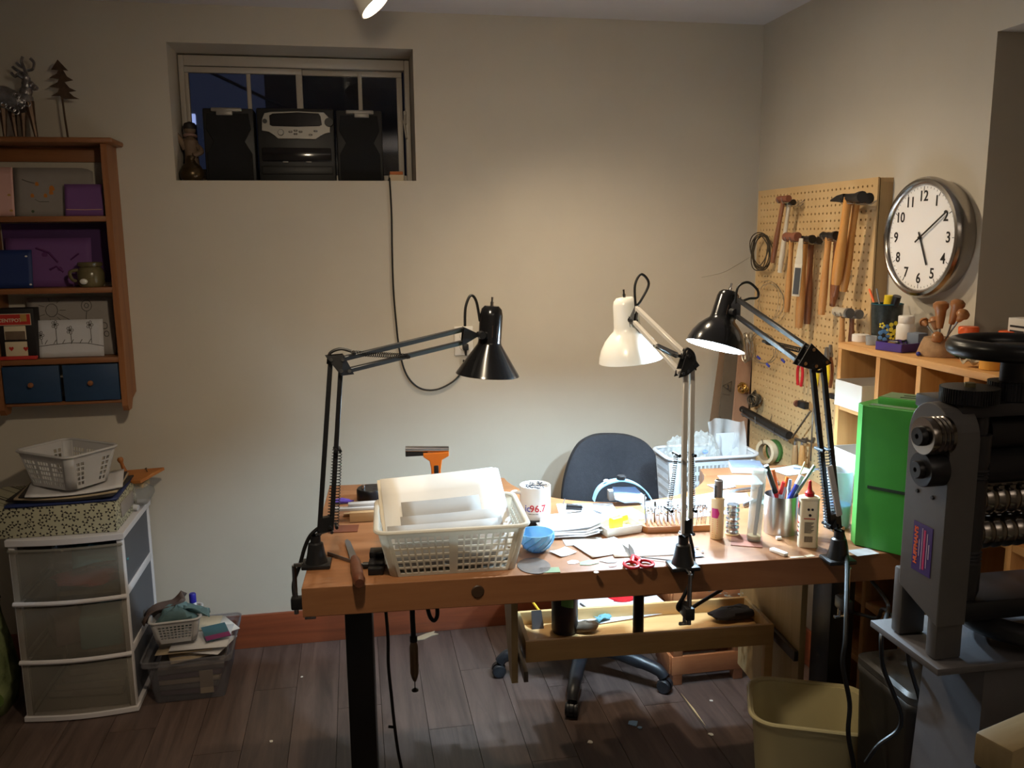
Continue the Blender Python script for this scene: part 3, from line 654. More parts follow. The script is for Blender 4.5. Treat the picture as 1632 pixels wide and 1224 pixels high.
# ------------------------------------------------------------------ three-drawer cart
mat('cart_white', (206, 202, 204), 0.38)
clear('frosted', (196, 190, 178), 0.45, 0.2)
DY = 2.93; d0, d1 = PZ(45, 1150, 0), PZ(218, 1136, 0)
cw = 0.352; cxm = (d0.x+d1.x)/2; cdep = 0.385; chh = 0.645
t = thing('drawer_cart', 'white plastic cart with three frosted drawers', 'drawer cart', (cxm, DY+cdep/2, 0), 0.0)
T = WM[t]; hw, hd = cw/2, cdep/2
for sx in (-1, 1):
    for y in (-hd+0.012, hd-0.012):
        b = MB(T); b.box((sx*(hw-0.01), y, chh/2), (0.02, 0.024, chh-0.02), 0.003); obj('corner_post', b, 'cart_white', t)
b = MB(T)
n = 12
def bowf(u): return -hd-0.018*math.sin(PI*u)
def board(b, z0, z1, ex=0.006, back=True):
    pts = [(lerp(-hw-ex, hw+ex, i/n), bowf(i/n)-ex) for i in range(n+1)]+[(hw+ex, hd+ex*0.3), (-hw-ex, hd+ex*0.3)]
    b.prism(pts, z1-z0, M.Translation(V((0, 0, z0))), 0.002)
board(b, chh-0.022, chh); obj('top', b, 'cart_white', t)
b = MB(T); board(b, 0.004, 0.022); obj('base', b, 'cart_white', t)
for z in (0.222, 0.43):
    for sx in (-1, 1): b = MB(T); b.box((sx*(hw-0.01), 0, z), (0.018, cdep-0.04, 0.03), 0.003); obj('side_rail', b, 'cart_white', t)
clear('grey_film', (120, 122, 130), 0.4, 0.45)
for sx in (-1, 1): b = MB(T); b.box((sx*(hw-0.006), 0, chh/2), (0.003, cdep-0.05, chh-0.06)); obj('side_panel', b, 'grey_film', t)
b = MB(T); b.box((0, hd-0.006, chh/2), (cw-0.04, 0.003, chh-0.06)); obj('back_panel', b, 'grey_film', t)
zz = [(0.024, 0.218), (0.226, 0.424), (0.432, chh-0.024)]
for z0, z1 in zz:
    b = MB(T); b.sheet(lambda u, v: V((lerp(-hw+0.004, hw-0.004, u), bowf(u)-0.001, lerp(z0, z1-0.012, v))), 14, 2)
    b.add([(-hw+0.02, -hd+0.01, z0+0.004), (hw-0.02, -hd+0.01, z0+0.004), (hw-0.02, hd-0.03, z0+0.004), (-hw+0.02, hd-0.03, z0+0.004)], [(0, 1, 2, 3)])
    for sx in (-1, 1): b.add([(sx*(hw-0.022), -hd, z0), (sx*(hw-0.022), hd-0.03, z0), (sx*(hw-0.022), hd-0.03, z1-0.03), (sx*(hw-0.022), -hd, z1-0.03)], [(0, 1, 2, 3)])
    d = obj('drawer', b, 'frosted', t, solid=0.002)
    b = MB(T); pts = [V((lerp(-hw, hw, i/n), bowf(i/n)-0.006, z1-0.008 if z1 > 0.5 else z1)) for i in range(n+1)]
    b.tube(pts, 0.008, 8, flat=1.0) if z1 < 0.5 else b.tube([p-V((0, -0.002, 0.006)) for p in pts], 0.005, 8)
    obj('drawer_pull', b, 'cart_white' if z1 < 0.5 else 'frosted', d)
# what shows through the drawer fronts
mat('teal_cloth', (70, 128, 138), 0.8, var=0.15); mat('red_cloth', (150, 34, 36), 0.7, var=0.25); mat('mauve', (96, 70, 78), 0.8, var=0.2); mat('grey_paper2', (120, 112, 106), 0.8, var=0.2); mat('dark_blue', (52, 62, 84), 0.8)
def lump(root_T, c, s, seed, b=None, amp=0.3, n=18, m=10):
    """crumpled soft lump"""
    rnd = random.Random(seed); ph = [rnd.uniform(0, 6) for _ in range(6)]
    b = b or MB(root_T)
    rs = []
    for i in range(m+1):
        a = PI*i/m; rr = []
        for j in range(n):
            p = 2*PI*j/n
            k = 1+amp*(0.5*math.sin(3*p+ph[0]+2*a)+0.35*math.sin(5*p+ph[1]-3*a)+0.3*math.sin(4*a+ph[2]+2*p))
            z = -math.cos(a)
            rr.append((c[0]+s[0]*math.sin(a)*math.cos(p)*k, c[1]+s[1]*math.sin(a)*math.sin(p)*k, c[2]+s[2]*(z if z < 0 else z*k)))
        rs.append(rr)
    b.rings(rs, True, True, True); return b
def inner(name, b, m, label, cat): tag(obj(name, b, m), label, cat)
b = MB(T @ at((0.075, -0.10, 0.53), 0.3)); b.sheet(lambda u, v: V(((u-0.5)*0.17, (v-0.5)*0.14, 0.012*math.sin(3*u+2*v)+0.03*v)), 8, 6); tag(obj('teal_folder', b, 'teal_cloth', solid=0.004), 'teal folded sheet inside the top drawer', 'folder')
b = lump(T, (0.03, -0.1, 0.468), (0.12, 0.07, 0.026), 5); inner('red_ribbon_bundle', b, 'red_cloth', 'red ribbon bundle lying in the top drawer', 'ribbon')
b = lump(T, (-0.04, 0.05, 0.48), (0.11, 0.08, 0.04), 6); inner('mauve_bundle', b, 'mauve', 'mauve cloth bundle at the back of the top drawer', 'cloth')
b = MB(T @ at((0.07, -0.09, 0.29), 0.2)); b.box((0, 0, 0), (0.15, 0.16, 0.11), 0.006); inner('teal_carton', b, 'teal_cloth', 'teal carton inside the middle drawer', 'carton')
b = MB(T @ at((-0.07, -0.06, 0.285), 0.5)); b.box((0, 0, 0), (0.09, 0.14, 0.10), 0.004); inner('brown_packet', b, 'mauve', 'brownish packet inside the middle drawer', 'packet')
b = MB(T @ at((0.0, 0.08, 0.30), -0.1)); b.box((0, 0, 0), (0.22, 0.1, 0.13), 0.004); inner('navy_packet', b, 'dark_blue', 'dark blue packet at the back of the middle drawer', 'packet')
for i in range(4):
    b = MB(T @ at((0.0+0.01*i, 0.01, 0.045+0.028*i), 0.06*(i-1.5))); b.box((0, 0, 0), (0.25-0.02*i, 0.25, 0.022), 0.003); inner('paper_bundle', b, 'grey_paper2', 'grey paper bundle stacked flat in the bottom drawer', 'papers'); 
for o in C.objects:
    if o.name.startswith('paper_bundle'): o['group'] = 'paper bundles in the bottom drawer'
# ------------------------------------------------------------------ things stacked on the cart
def print_mat(name, base, ink, scale=42.0):
    """printed sprigs: one three-armed mark per scattered cell, each turned its own way"""
    m = bpy.data.materials.new(name); m.use_nodes = True; MATS[name] = m
    nt = m.node_tree; bs = nt.nodes['Principled BSDF']; bs.inputs['Roughness'].default_value = 0.7
    N = nt.nodes.new; Lk = nt.links.new
    def mth(op, a, b=None):
        n = N('ShaderNodeMath'); n.operation = op
        for i, q in enumerate((a, b)):
            if q is None: continue
            if isinstance(q, (int, float)): n.inputs[i].default_value = q
            else: Lk(q, n.inputs[i])
        return n.outputs[0]
    tc = N('ShaderNodeTexCoord'); sp = N('ShaderNodeSeparateXYZ'); Lk(tc.outputs['Object'], sp.inputs[0])
    cb = N('ShaderNodeCombineXYZ'); Lk(mth('ADD', sp.outputs[0], sp.outputs[1]), cb.inputs[0]); Lk(sp.outputs[2], cb.inputs[1])
    vo = N('ShaderNodeTexVoronoi'); vo.voronoi_dimensions = '2D'; vo.inputs['Scale'].default_value = scale; vo.inputs['Randomness'].default_value = 0.7
    Lk(cb.outputs[0], vo.inputs['Vector'])
    df = N('ShaderNodeVectorMath'); df.operation = 'SUBTRACT'; Lk(cb.outputs[0], df.inputs[0]); Lk(vo.outputs['Position'], df.inputs[1])
    s2 = N('ShaderNodeSeparateXYZ'); Lk(df.outputs[0], s2.inputs[0])
    cs = N('ShaderNodeSeparateColor'); Lk(vo.outputs['Color'], cs.inputs[0])
    th = mth('ADD', mth('ARCTAN2', s2.outputs[1], s2.outputs[0]), mth('MULTIPLY', cs.outputs[0], 6.283))
    arm = mth('COSINE', mth('MULTIPLY', th, 3.0))
    ln = N('ShaderNodeVectorMath'); ln.operation = 'LENGTH'; Lk(df.outputs[0], ln.inputs[0])
    mask = mth('MULTIPLY', mth('GREATER_THAN', arm, 0.35), mth('LESS_THAN', ln.outputs['Value'], 0.44/scale))
    mi = N('ShaderNodeMix'); mi.data_type = 'RGBA'; Lk(mask, mi.inputs[0])
    mi.inputs[6].default_value = (*lin(base), 1); mi.inputs[7].default_value = (*lin(ink), 1); Lk(mi.outputs[2], bs.inputs['Base Color'])
    return m
print_mat('sprig_print', (176, 172, 146), (42, 34, 30), 44.0)
bt = T @ V((0, 0, chh))
bA, bB = PY(0, 862, DY+0.01), PY(187, 850, DY+0.01)
bh = PY(100, 806, DY+0.01).z-chh
bxr = bB.x; bxl = bxr-0.44
t = thing('patterned_box', 'sprig-printed storage box overhanging the drawer cart', 'box', ((bxl+bxr)/2, DY+0.15, chh+0.001))
b = MB(); b.box(((bxl+bxr)/2, DY+0.15, chh+0.001+bh/2), (bxr-bxl, 0.28, bh), 0.002); obj('box_body', b, 'sprig_print', t)
b = MB(); b.box((bxr-0.001+0.0035, DY+0.15, chh+bh*0.55), (0.003, 0.16, bh*0.5), 0.001); obj('paper_label', b, 'paper_grey', t)
zb0 = chh+bh+0.002
mat('navy_folder', (34, 46, 92), 0.5); mat('black_folder', (34, 30, 32), 0.6); mat('buff', (172, 154, 128), 0.8, var=0.1)
stack = [('navy_folder', 0.34, 0.26, 0.008, 0.05, 'navy folder at the bottom of the paper stack on patterned box'), ('black_folder', 0.33, 0.25, 0.006, -0.03, 'black folder above the navy one on patterned box'),
         ('buff', 0.31, 0.24, 0.006, 0.08, 'buff paper pile in the stack on patterned box'), ('black_folder', 0.30, 0.23, 0.004, 0.12, 'thin dark magazine under the white sheets on patterned box'), ('paper_white', 0.29, 0.24, 0.004, 0.22, 'loose white sheets under the empty white basket')]
px_ = bxr-0.17; z = zb0
for i, (m_, w_, d_, h_, a_, lb) in enumerate(stack):
    b = MB(at((px_+0.005*i, DY+0.14, z), a_))
    b.sheet(lambda u, v: V(((u-0.5)*w_, (v-0.5)*d_, h_/2+0.010*(2*u-1)**2*(1 if i else 0.2))), 10, 6); tag(obj('paper_folder' if 'folder' in lb else 'paper_stack', b, m_, solid=h_*0.9), lb, 'papers'); z += h_+0.001
zst = z+0.012
# empty white basket on the stack
e0, e1, e2, e3 = (35, 712), (112, 785), (195, 710), (110, 690)
t = thing('plastic_basket', 'empty white plastic basket on top of the paper stack', 'basket', (PY(112, 770, DY+0.13).x, DY+0.135, zst), -0.62)
basket(t, 0.20, 0.155, 0.255, 0.20, 0.118, 14, 8, 5, 'white_plastic', r=0.025, solidx=(4, 9), solidy=(2, 3, 4, 5), vtop=0.8, vbot=0.08, rim=0.006, barf=0.3)
# wooden board with peg, behind
wood('orange_wood', (176, 112, 52), (146, 84, 34), 'x', 6.0, 0.5)
pw = PY(215, 760, DY+0.29)
t = thing('peg_board', 'orange wooden board with a turned peg on the cart', 'board', (pw.x, DY+0.30, chh+0.09), 0.0)
b = MB(M.Translation(V((pw.x, DY+0.30, PY(215, 762, DY+0.3).z))) @ rz(-0.25) @ M.Rotation(0.18, 4, 'X') @ M.Rotation(-0.08, 4, 'Y')); b.prism([(-0.085, -0.05), (0.045, -0.05), (0.085, 0.055), (-0.08, 0.05)], 0.012, None, 0.002); obj('board', b, 'orange_wood', t)
q = PY(199, 752, DY+0.30); b = MB(M.Translation(q) @ M.Rotation(-0.25, 4, 'Y')); b.lathe([(0.010, -0.004), (0.007, 0.015), (0.006, 0.035), (0.010, 0.043), (0.011, 0.05), (0.007, 0.056), (0, 0.057)], 14); obj('turned_peg', b, 'orange_wood', t)
q = PY(236, 755, DY+0.31); b = MB(M.Translation(q) @ M.Rotation(-0.3, 4, 'Y')); b.lathe([(0.002, -0.006), (0.002, 0.018), (0.0045, 0.019), (0.004, 0.023), (0, 0.024)], 8); obj('nail', b, 'rusty_tin', t)
# clear bag of oddments under it
clear('film_clear', (186, 186, 184), 0.2, 0.30)
mat('wood_pale', (190, 162, 120), 0.6, var=0.15)
q = PY(205, 800, DY+0.27)
b = lump(None, (q.x+0.03, DY+0.29, chh+0.046), (0.05, 0.06, 0.042), 11, MB(), 0.25); tag(obj('plastic_bag', b, 'film_clear'), 'clear plastic bag slumped beside the patterned box', 'bag')
b = MB(); b.cyl((q.x-0.03, DY+0.25, chh+0.025), (q.x+0.04, DY+0.235, chh+0.012), 0.011, 0.011, 14); tag(obj('paper_roll', b, 'paper_white'), 'short white paper roll on the cart top', 'roll')
b = MB(at((q.x, DY+0.31, chh+0.082), -0.2)); b.box((0, 0, 0), (0.12, 0.06, 0.02), 0.003); tag(obj('pale_wood_block', b, 'wood_pale'), 'pale wood offcut under the peg board', 'wood block')
# ------------------------------------------------------------------ clear tote with papers, small basket on top
clear('tote_clear', (186, 184, 190), 0.25, 0.13)
p0, p1 = PZ(234, 1127, 0), PZ(345, 1115, 0)
tw, td, thh = 0.30, 0.36, 0.165
tcx = (p0.x+p1.x)/2+0.022; tcy = p0.y+0.17
t = thing('storage_tote', 'clear plastic tote overflowing with papers beside the cart', 'tote', (tcx, tcy, 0.001), 0.02)
T2 = WM[t]
b = MB(T2); b.rings([rrect(0.235, 0.30, 0.02, 0.0), rrect(0.24, 0.31, 0.02, 0.02), rrect(tw-0.03, td-0.03, 0.02, thh-0.02), rrect(tw, td, 0.02, thh-0.018), rrect(tw, td, 0.02, thh), ], True, True, False); obj('body', b, 'tote_clear', t, solid=0.002)
b = MB(); b.tube([T2 @ V(p) for p in rrect(tw, td, 0.022, thh, 6)], 0.004, 6, closed=True); obj('rim', b, 'tote_clear', t)
b = MB(T2 @ at((0.06, -0.155, 0.065))); b.box((0, 0, 0), (0.045, 0.002, 0.085), 0.0); obj('paper_label', b, 'buff', t)
mat('postcard_pink', (122, 36, 92), 0.5); mat('postcard_teal', (52, 92, 104), 0.5); mat('envelope', (206, 200, 192), 0.8)
for i in range(5):
    b = MB(T2 @ at((0, 0, 0.012+i*0.022), 0.03*(i-2))); b.box((0, 0, 0.009), (0.19+0.008*i, 0.26+0.005*i, 0.018), 0.002); tag(obj('paper_bundle', b, ('mauve', 'grey_paper2', 'buff')[i % 3]), 'flat paper bundle inside the clear tote', 'papers', 'bundles inside the clear tote')
zt_ = 0.126
rnd = random.Random(21)
for i in range(9):
    a_ = rnd.uniform(-0.5, 0.5); ox, oy = rnd.uniform(-0.03, 0.05), rnd.uniform(-0.06, 0.08)
    b = MB(T2 @ at((ox, oy, zt_+i*0.0065), a_)); w_, d_ = rnd.uniform(0.15, 0.2), rnd.uniform(0.11, 0.2)
    tl, tl2 = rnd.uniform(-0.008, 0.008), rnd.uniform(-0.01, 0.01)
    b.sheet(lambda u, v: V(((u-0.5)*w_, (v-0.5)*d_, 0.004+tl*(u-0.5)+tl2*(v-0.5))), 2, 2); tag(obj('envelope', b, ('envelope', 'paper_white', 'buff')[i % 3], solid=0.002), ('cream envelope', 'white folded letter', 'buff envelope')[i % 3]+' in the pile on the clear tote', 'letter', 'letters heaped in the clear tote')
q = T2 @ V((0.085, -0.04, 0.196))
t3 = thing('postcard', 'dark teal and magenta postcard on the letter pile', 'postcard', q)
Tp = M.Translation(q) @ rz(0.35) @ M.Rotation(0.12, 4, 'X'); b = MB(Tp); b.box((0, 0, 0), (0.085, 0.10, 0.0012)); obj('card', b, 'postcard_teal', t3); b = MB(Tp); b.box((0, -0.034, 0.0011), (0.085, 0.03, 0.001)); obj('magenta_band', b, 'postcard_pink', t3)
bq_ = T2 @ V((-0.045, -0.045, 0.197))
t4 = thing('small_basket', 'small white plastic basket holding cloths on the tote', 'basket', bq_, 0.10)
basket(t4, 0.135, 0.11, 0.165, 0.14, 0.085, 9, 7, 5, 'white_plastic', r=0.018, vtop=0.8, vbot=0.18, rim=0.005, barf=0.34)
mat('brown_cloth', (92, 74, 66), 0.85, var=0.25, scale=14, bump=0.2, bscale=90); mat('sea_cloth', (86, 110, 110), 0.7, var=0.3, scale=16, bump=0.25, bscale=70)
T4 = WM[t4]
b = lump(T4, (0.005, -0.015, 0.075), (0.062, 0.05, 0.045), 31, amp=0.3); tag(obj('sea_green_cloth', b, 'sea_cloth'), 'sea green crumpled cloth in the small white basket', 'cloth')
b = MB(T4); b.sheet(lambda u, v: V((lerp(0.03, 0.115, u), -0.02+(v-0.5)*0.035*(1+0.3*u), 0.112-0.028*u+0.012*math.sin(7*v+4*u))), 8, 5); tag(obj('cloth_strip', b, 'sea_cloth', solid=0.003), 'sea green cloth strip hanging over the basket side', 'cloth')
b = MB(T4 @ M.Translation(V((-0.045, 0.02, 0.10))) @ M.Rotation(-0.6, 4, 'Y')); b.sheet(lambda u, v: V((lerp(-0.075, 0.085, u), (v-0.5)*0.075, 0.012*math.sin(6*u)+0.014*math.sin(8*v+3*u))), 10, 6); tag(obj('brown_cloth', b, 'brown_cloth', solid=0.004), 'brown stiff cloth scrap sticking out of the small basket', 'cloth')
mat('cap_blue', (40, 34, 140), 0.4); mat('tube_white', (205, 205, 205), 0.4)
q = T4 @ V((0.055, 0.045, 0.004))
t5 = thing('glue_bottle', 'white bottle with a blue cap standing in the small basket', 'bottle', q)
b = MB(at(q)); b.lathe([(0, 0), (0.012, 0), (0.0125, 0.09), (0.010, 0.1)], 14); obj('bottle', b, 'tube_white', t5)
b = MB(at(q)); b.lathe([(0.0125, 0.098), (0.0125, 0.128), (0.010, 0.132), (0, 0.132)], 14); obj('cap', b, 'cap_blue', t5)
# green patterned bag at the far left
mat('green_bag', (152, 162, 110), 0.8, var=0.55, scale=9, dark=(58, 70, 34)); mat('green_disc', (96, 118, 54), 0.8); mat('bag_dark', (46, 40, 34), 0.8, var=0.3)
q = PZ(-18, 1150, 0)
t = thing('shopping_bag', 'green and cream dotted bag standing beside the drawer cart', 'bag', (q.x-0.06, q.y+0.1, 0))
Tb = WM[t]
b = MB(Tb); b.rings([rrect(0.20, 0.16, 0.03, 0.002), rrect(0.23, 0.19, 0.04, 0.1), rrect(0.20, 0.17, 0.04, 0.22), rrect(0.17, 0.13, 0.04, 0.33), rrect(0.16, 0.11, 0.03, 0.40)], True, True, False); obj('bag_body', b, 'green_bag', t, solid=0.003)
for (x_, z_, r_) in ((0.085, 0.07, 0.028), (0.03, 0.15, 0.03), (0.08, 0.22, 0.022)):
    yb = -0.095 if z_ < 0.18 else -0.088
    b = MB(Tb @ M.Translation(V((x_, yb, z_))) @ M.Rotation(PI/2, 4, 'X')); b.lathe([(0.0, 0.0015), (r_, 0.0015), (r_, 0)], 20); d = obj('green_dot', b, 'green_disc', t)
b = lump(Tb, (0.0, 0.0, 0.40), (0.085, 0.055, 0.06), 77); tag(obj('dark_cloth', b, 'bag_dark'), 'dark cloth bulging out of the green bag', 'cloth')
# ------------------------------------------------------------------ the bench
wood('bench_wood', (156, 108, 72), (118, 76, 46), 'x', 5.0, 0.38, 0.04, 0.6)
mat('leg_steel', (34, 33, 34), 0.4, metal=0.3, var=0.15)
mat('bolt_dark', (62, 44, 30), 0.5)
BA = -0.05; FL = V((-0.14, 1.83, 0)); BL_, BD, BT = 1.485, 0.80, 0.068
TB = at(FL, BA)
def tb(x, y, z=0): return TB @ V((x, y, z))
ccx, ccy, cr = 0.866, 0.815, 0.322
t = thing('workbench', 'wooden workbench with a round cutout in its back edge and steel legs', 'workbench', tb(BL_/2, BD/2, 0), BA)
poly = [(0, 0), (BL_, 0), (BL_, BD)]
a0 = math.asin((BD-ccy)/cr)
for i in range(25):
    a = a0 + (-PI-2*a0)*i/24
    poly.append((ccx+cr*math.cos(a), ccy+cr*math.sin(a)))
poly += [(0, BD)]
b = MB(TB @ M.Translation(V((0, 0, TZ-BT)))); b.prism(poly, BT, None, 0.002); obj('bench_top', b, 'bench_wood', t)
for px, yy in ((574, 2.08), (1325, 1.98)):
    q = PY(px, 1010, yy); b = MB(at((q.x, yy, 0), BA)); b.box((0, 0, (TZ-BT)/2-0.0025), (0.066, 0.10, TZ-BT-0.006), 0.003); obj('leg', b, 'leg_steel', t)
    b = MB(at((q.x, yy, TZ-BT-0.006), BA)); b.box((0, 0.04, 0), (0.08, 0.36, 0.008), 0.001); obj('top_plate', b, 'leg_steel', t)
q = tb(0.46, -0.001, 0); bo = PY(762, 944, q.y)
b = MB(); b.lathe([(0, 0.002), (0.013, 0.002), (0.015, 0)], 20, M.Translation(V((bo.x, FL.y+(bo.x-FL.x)*BA*0.9988-0.0005, bo.z))) @ M.Rotation(PI/2, 4, 'X')); obj('bolt_plug', b, 'bolt_dark', t)
# stool-side tray unit under the bench
wood('ply_x', (222, 182, 124), (196, 154, 100), 'x', 5.0, 0.55, 0.03)
wood('ply_y', (196, 172, 126), (172, 144, 98), 'z', 5.0, 0.55, 0.03)
mat('slide_steel', (110, 104, 98), 0.4, metal=0.8)
tl, tr = PY(838, 1024, 2.21), PY(1234, 995, 2.175)
TA = math.atan2(tr.y-tl.y, tr.x-tl.x); tlen = (V((tr.x, tr.y))-V((tl.x, tl.y))).length; tz = (tl.z+tr.z)/2
TT = at((tl.x, tl.y, 0), TA); tdep = 0.205; fh = 0.062
t = thing('bench_tray', 'shallow plywood catch tray hung under the bench', 'tray', TT @ V((tlen/2, tdep/2, tz-fh)), TA)
b = MB(TT); b.box((tlen/2, 0.006, tz-fh/2), (tlen, 0.012, fh), 0.001); obj('front_board', b, 'ply_x', t)
b = MB(TT); b.box((tlen/2, tdep-0.006, tz-fh/2), (tlen, 0.012, fh), 0.001); obj('back_board', b, 'ply_x', t)
for x in (0.006, tlen-0.006):
    b = MB(TT); b.box((x, tdep/2, tz-fh/2), (0.012, tdep-0.025, fh), 0.001); obj('side_board', b, 'ply_y', t)
zf = tz-0.040
b = MB(TT); b.box((tlen/2, tdep/2, zf-0.003), (tlen-0.025, tdep-0.025, 0.006)); obj('tray_floor', b, 'ply_x', t)
for x, sg in ((-0.022, -1), (tlen+0.010, 1)):
    b = MB(TT); b.box((x+0.006, 0.06, tz-0.045), (0.012, 0.34, 0.03), 0.001); obj('drawer_slide', b, 'slide_steel', t)
lz = PY(834, 1088, 2.2).z
b = MB(TT @ M.Translation(V((-0.042, 0, 0)))); b.prism([(-0.01, lz), (0.035, lz), (0.30, TZ-BT-0.001), (-0.02, TZ-BT-0.001)], 0.018, M(((0, 0, 1, 0), (1, 0, 0, 0), (0, 1, 0, 0), (0, 0, 0, 1)))); o = obj('tray_bracket', b, 'ply_y'); tag(o, 'tapered plywood bracket holding the tray near the mug side', 'bracket')
b = MB(TT); b.box((tlen+0.033, 0.10, (0.20+TZ-BT)/2-0.001), (0.018, 0.42, TZ-BT-0.20), 0.001); tag(obj('side_board', b, 'ply_y'), 'tall plywood side board beside the tray slide and bin', 'board')
b = MB(TT); b.box((tlen-0.012, 0.012, tz-fh-0.07), (0.024, 0.02, 0.139), 0.001); tag(obj('wood_batten', b, 'ply_x'), 'short wooden batten under the tray corner above the bin', 'batten')
q = PY(1018, 1000, 2.23); b = MB(); b.cyl((q.x, 2.235, zf+0.0005), (q.x, 2.235, TZ-BT-0.0005), 0.016, 0.016, 18); tag(obj('steel_post', b, 'leg_steel'), 'dark steel post between bench underside and tray', 'post')
# tray contents
mat('paper_bright', (226, 228, 232), 0.8, var=0.02, scale=12); mat('navy_bottle', (30, 32, 58), 0.3); mat('green_tape', (96, 150, 92), 0.6); mat('pencil_yellow', (222, 168, 40), 0.5); mat('grey_steel', (130, 130, 134), 0.35, metal=0.8); mat('sea_paper', (92, 140, 152), 0.8); mat('charcoal_cloth', (54, 52, 56), 0.9, var=0.3, bump=0.3); mat('tan_stone', (118, 104, 88), 0.8, var=0.3); mat('foil', (190, 180, 160), 0.25, metal=0.9, bump=1.0, bscale=40); mat('red_plastic', (176, 26, 34), 0.35); mat('brass', (190, 150, 80), 0.3, metal=0.9); mat('blue_plastic', (40, 110, 200), 0.35)
def tray(px, py, dz=0.001): return PZ(px, py, zf+dz)
b = MB(M.Translation(tray(985, 975)) @ rz(0.12)); b.sheet(lambda u, v: V(((u-0.5)*0.33, (v-0.5)*0.13, 0.002+0.003*u)), 6, 3); tag(obj('white_sheet', b, 'paper_bright', solid=0.001), 'big white sheet lying in the bench tray', 'paper')
b = MB(M.Translation(tray(948, 962)) @ rz(-0.15)); b.sheet(lambda u, v: V(((u-0.5)*0.12, (v-0.5)*0.10, 0.007)), 3, 3); tag(obj('torn_sheet', b, 'paper_white', solid=0.001), 'smaller torn sheet over the big sheet in tray', 'paper')
q = tray(900, 1005); t = thing('navy_bottle', 'dark navy bottle with green tape standing in tray', 'bottle', q)
b = MB(at(q)); b.lathe([(0, 0), (0.036, 0), (0.0395, 0.01), (0.0395, 0.125), (0.03, 0.15), (0.014, 0.165), (0.014, 0.18), (0, 0.18)], 28); obj('bottle', b, 'navy_bottle', t)
b = MB(at(q)); b.sheet(lambda u, v: V((0.0402*math.sin(-0.5+u*0.95), -0.0402*math.cos(-0.5+u*0.95), 0.095+0.035*v-0.01*u)), 8, 2); obj('green_tape', b, 'green_tape', t)
q = tray(857, 1000); b = MB(M.Translation(q)); b.prism([(-0.02, -0.04), (0.02, -0.04), (0.014, 0.05), (-0.016, 0.05)], 0.008, M.Rotation(1.15, 4, 'X')); tag(obj('grey_scraper', b, 'grey_steel'), 'grey flat scraper leaning in the tray corner', 'scraper')
def stick(name, p0, p1, r, m, label, cat, n=8, r2=None):
    b = MB(); b.cyl(p0, p1, r, r2 or r, n); return tag(obj(name, b, m), label, cat)
stick('yellow_pencil', tray(868, 985, 0.006), tray(848, 958, 0.03), 0.004, 'pencil_yellow', 'yellow pencil beside the navy bottle in tray', 'pencil', 6)
stick('steel_rule', tray(925, 962, 0.011), tray(958, 985, 0.011), 0.003, 'grey_steel', 'thin steel rod lying across the tray sheet', 'rod', 6)
q = tray(935, 1006); b = lump(None, (q.x, q.y, q.z+0.016), (0.036, 0.022, 0.016), 41, MB(), 0.15); tag(obj('tan_stone', b, 'tan_stone'), 'tan rounded stone beside the navy bottle', 'stone')
q = tray(960, 990); b = MB(M.Translation(q) @ rz(0.4)); b.sheet(lambda u, v: V(((u-0.5)*0.05, (v-0.5)*0.03, 0.006+0.012*abs(math.sin(4*u+2*v)))), 6, 4); tag(obj('blue_scrap', b, 'sea_paper', solid=0.001), 'crumpled teal paper scrap in the tray', 'paper scrap')
q = tray(1170, 985); b = lump(None, (q.x, q.y, q.z+0.018), (0.075, 0.035, 0.018), 43, MB(), 0.25); tag(obj('charcoal_rag', b, 'charcoal_cloth'), 'charcoal rag bunched in the tray end', 'rag')
rnd = random.Random(5); b = MB()
for i in range(60):
    q = tray(rnd.uniform(1130, 1195), rnd.uniform(946, 972)); a = rnd.uniform(0, 6); s_ = rnd.uniform(0.006, 0.014); t_ = rnd.uniform(-0.6, 0.6)
    b.box((0, 0, 0), (s_, s_*0.6, 0.0006), 0, M.Translation(q+V((0, 0, 0.003+rnd.uniform(0, 0.012)))) @ rz(a) @ M.Rotation(t_, 4, 'X'))
o = tag(obj('metal_filings', b, 'foil'), 'glittering metal scraps heaped in the tray corner', 'metal scraps'); o['kind'] = 'stuff'
q = tray(990, 952); b = MB(at(q)); b.lathe([(0, 0), (0.045, 0), (0.05, 0.006), (0.048, 0.012), (0, 0.014)], 24); tag(obj('red_dish', b, 'red_plastic'), 'round red dish lying at the back of the tray', 'dish')
# clear cord and flex shaft hanging in front of the wall under the bench
mat('hose_black', (26, 24, 24), 0.45); mat('handpiece', (138, 120, 98), 0.32, metal=0.85)
HY = 2.35
q0, q1 = PY(657, 968, HY), PY(659, 1018, HY)
t = thing('flex_shaft', 'flexible shaft handpiece hanging under the bench', 'rotary tool', (q0.x, HY, PY(660, 1102, HY).z))
b = MB(); b.tube(spline([(q0.x+0.005, HY, TZ-BT-0.002), q0, lerp(q0, q1, 0.6), q1], 5), 0.0075, 10); obj('hose', b, 'hose_black', t)
hz = [PY(659, y, HY).z for y in (1017, 1022, 1030, 1072, 1080, 1086, 1096, 1099, 1101)]
b = MB(M.Translation(V((q1.x, HY, 0)))); b.lathe([(0.008, hz[0]+0.006), (0.0085, hz[1]), (0.0125, hz[2]), (0.0125, hz[3]), (0.009, hz[4]), (0.004, hz[5]), (0.0, hz[5]-0.001)], 18); obj('handpiece', b, 'handpiece', t)
b = MB(M.Translation(V((q1.x, HY, 0)))); b.lathe([(0.0085, hz[0]+0.008), (0.011, hz[0]+0.006), (0.011, hz[1]), (0.0085, hz[1]-0.001)], 16); obj('collar', b, 'hose_black', t)
b = MB(M.Translation(V((q1.x, HY, 0)))); b.lathe([(0.0015, hz[5]+0.002), (0.0015, hz[6]), (0.010, hz[7]), (0.010, hz[8]), (0, hz[8]-0.002)], 16); obj('polishing_disc', b, 'hose_black', t)
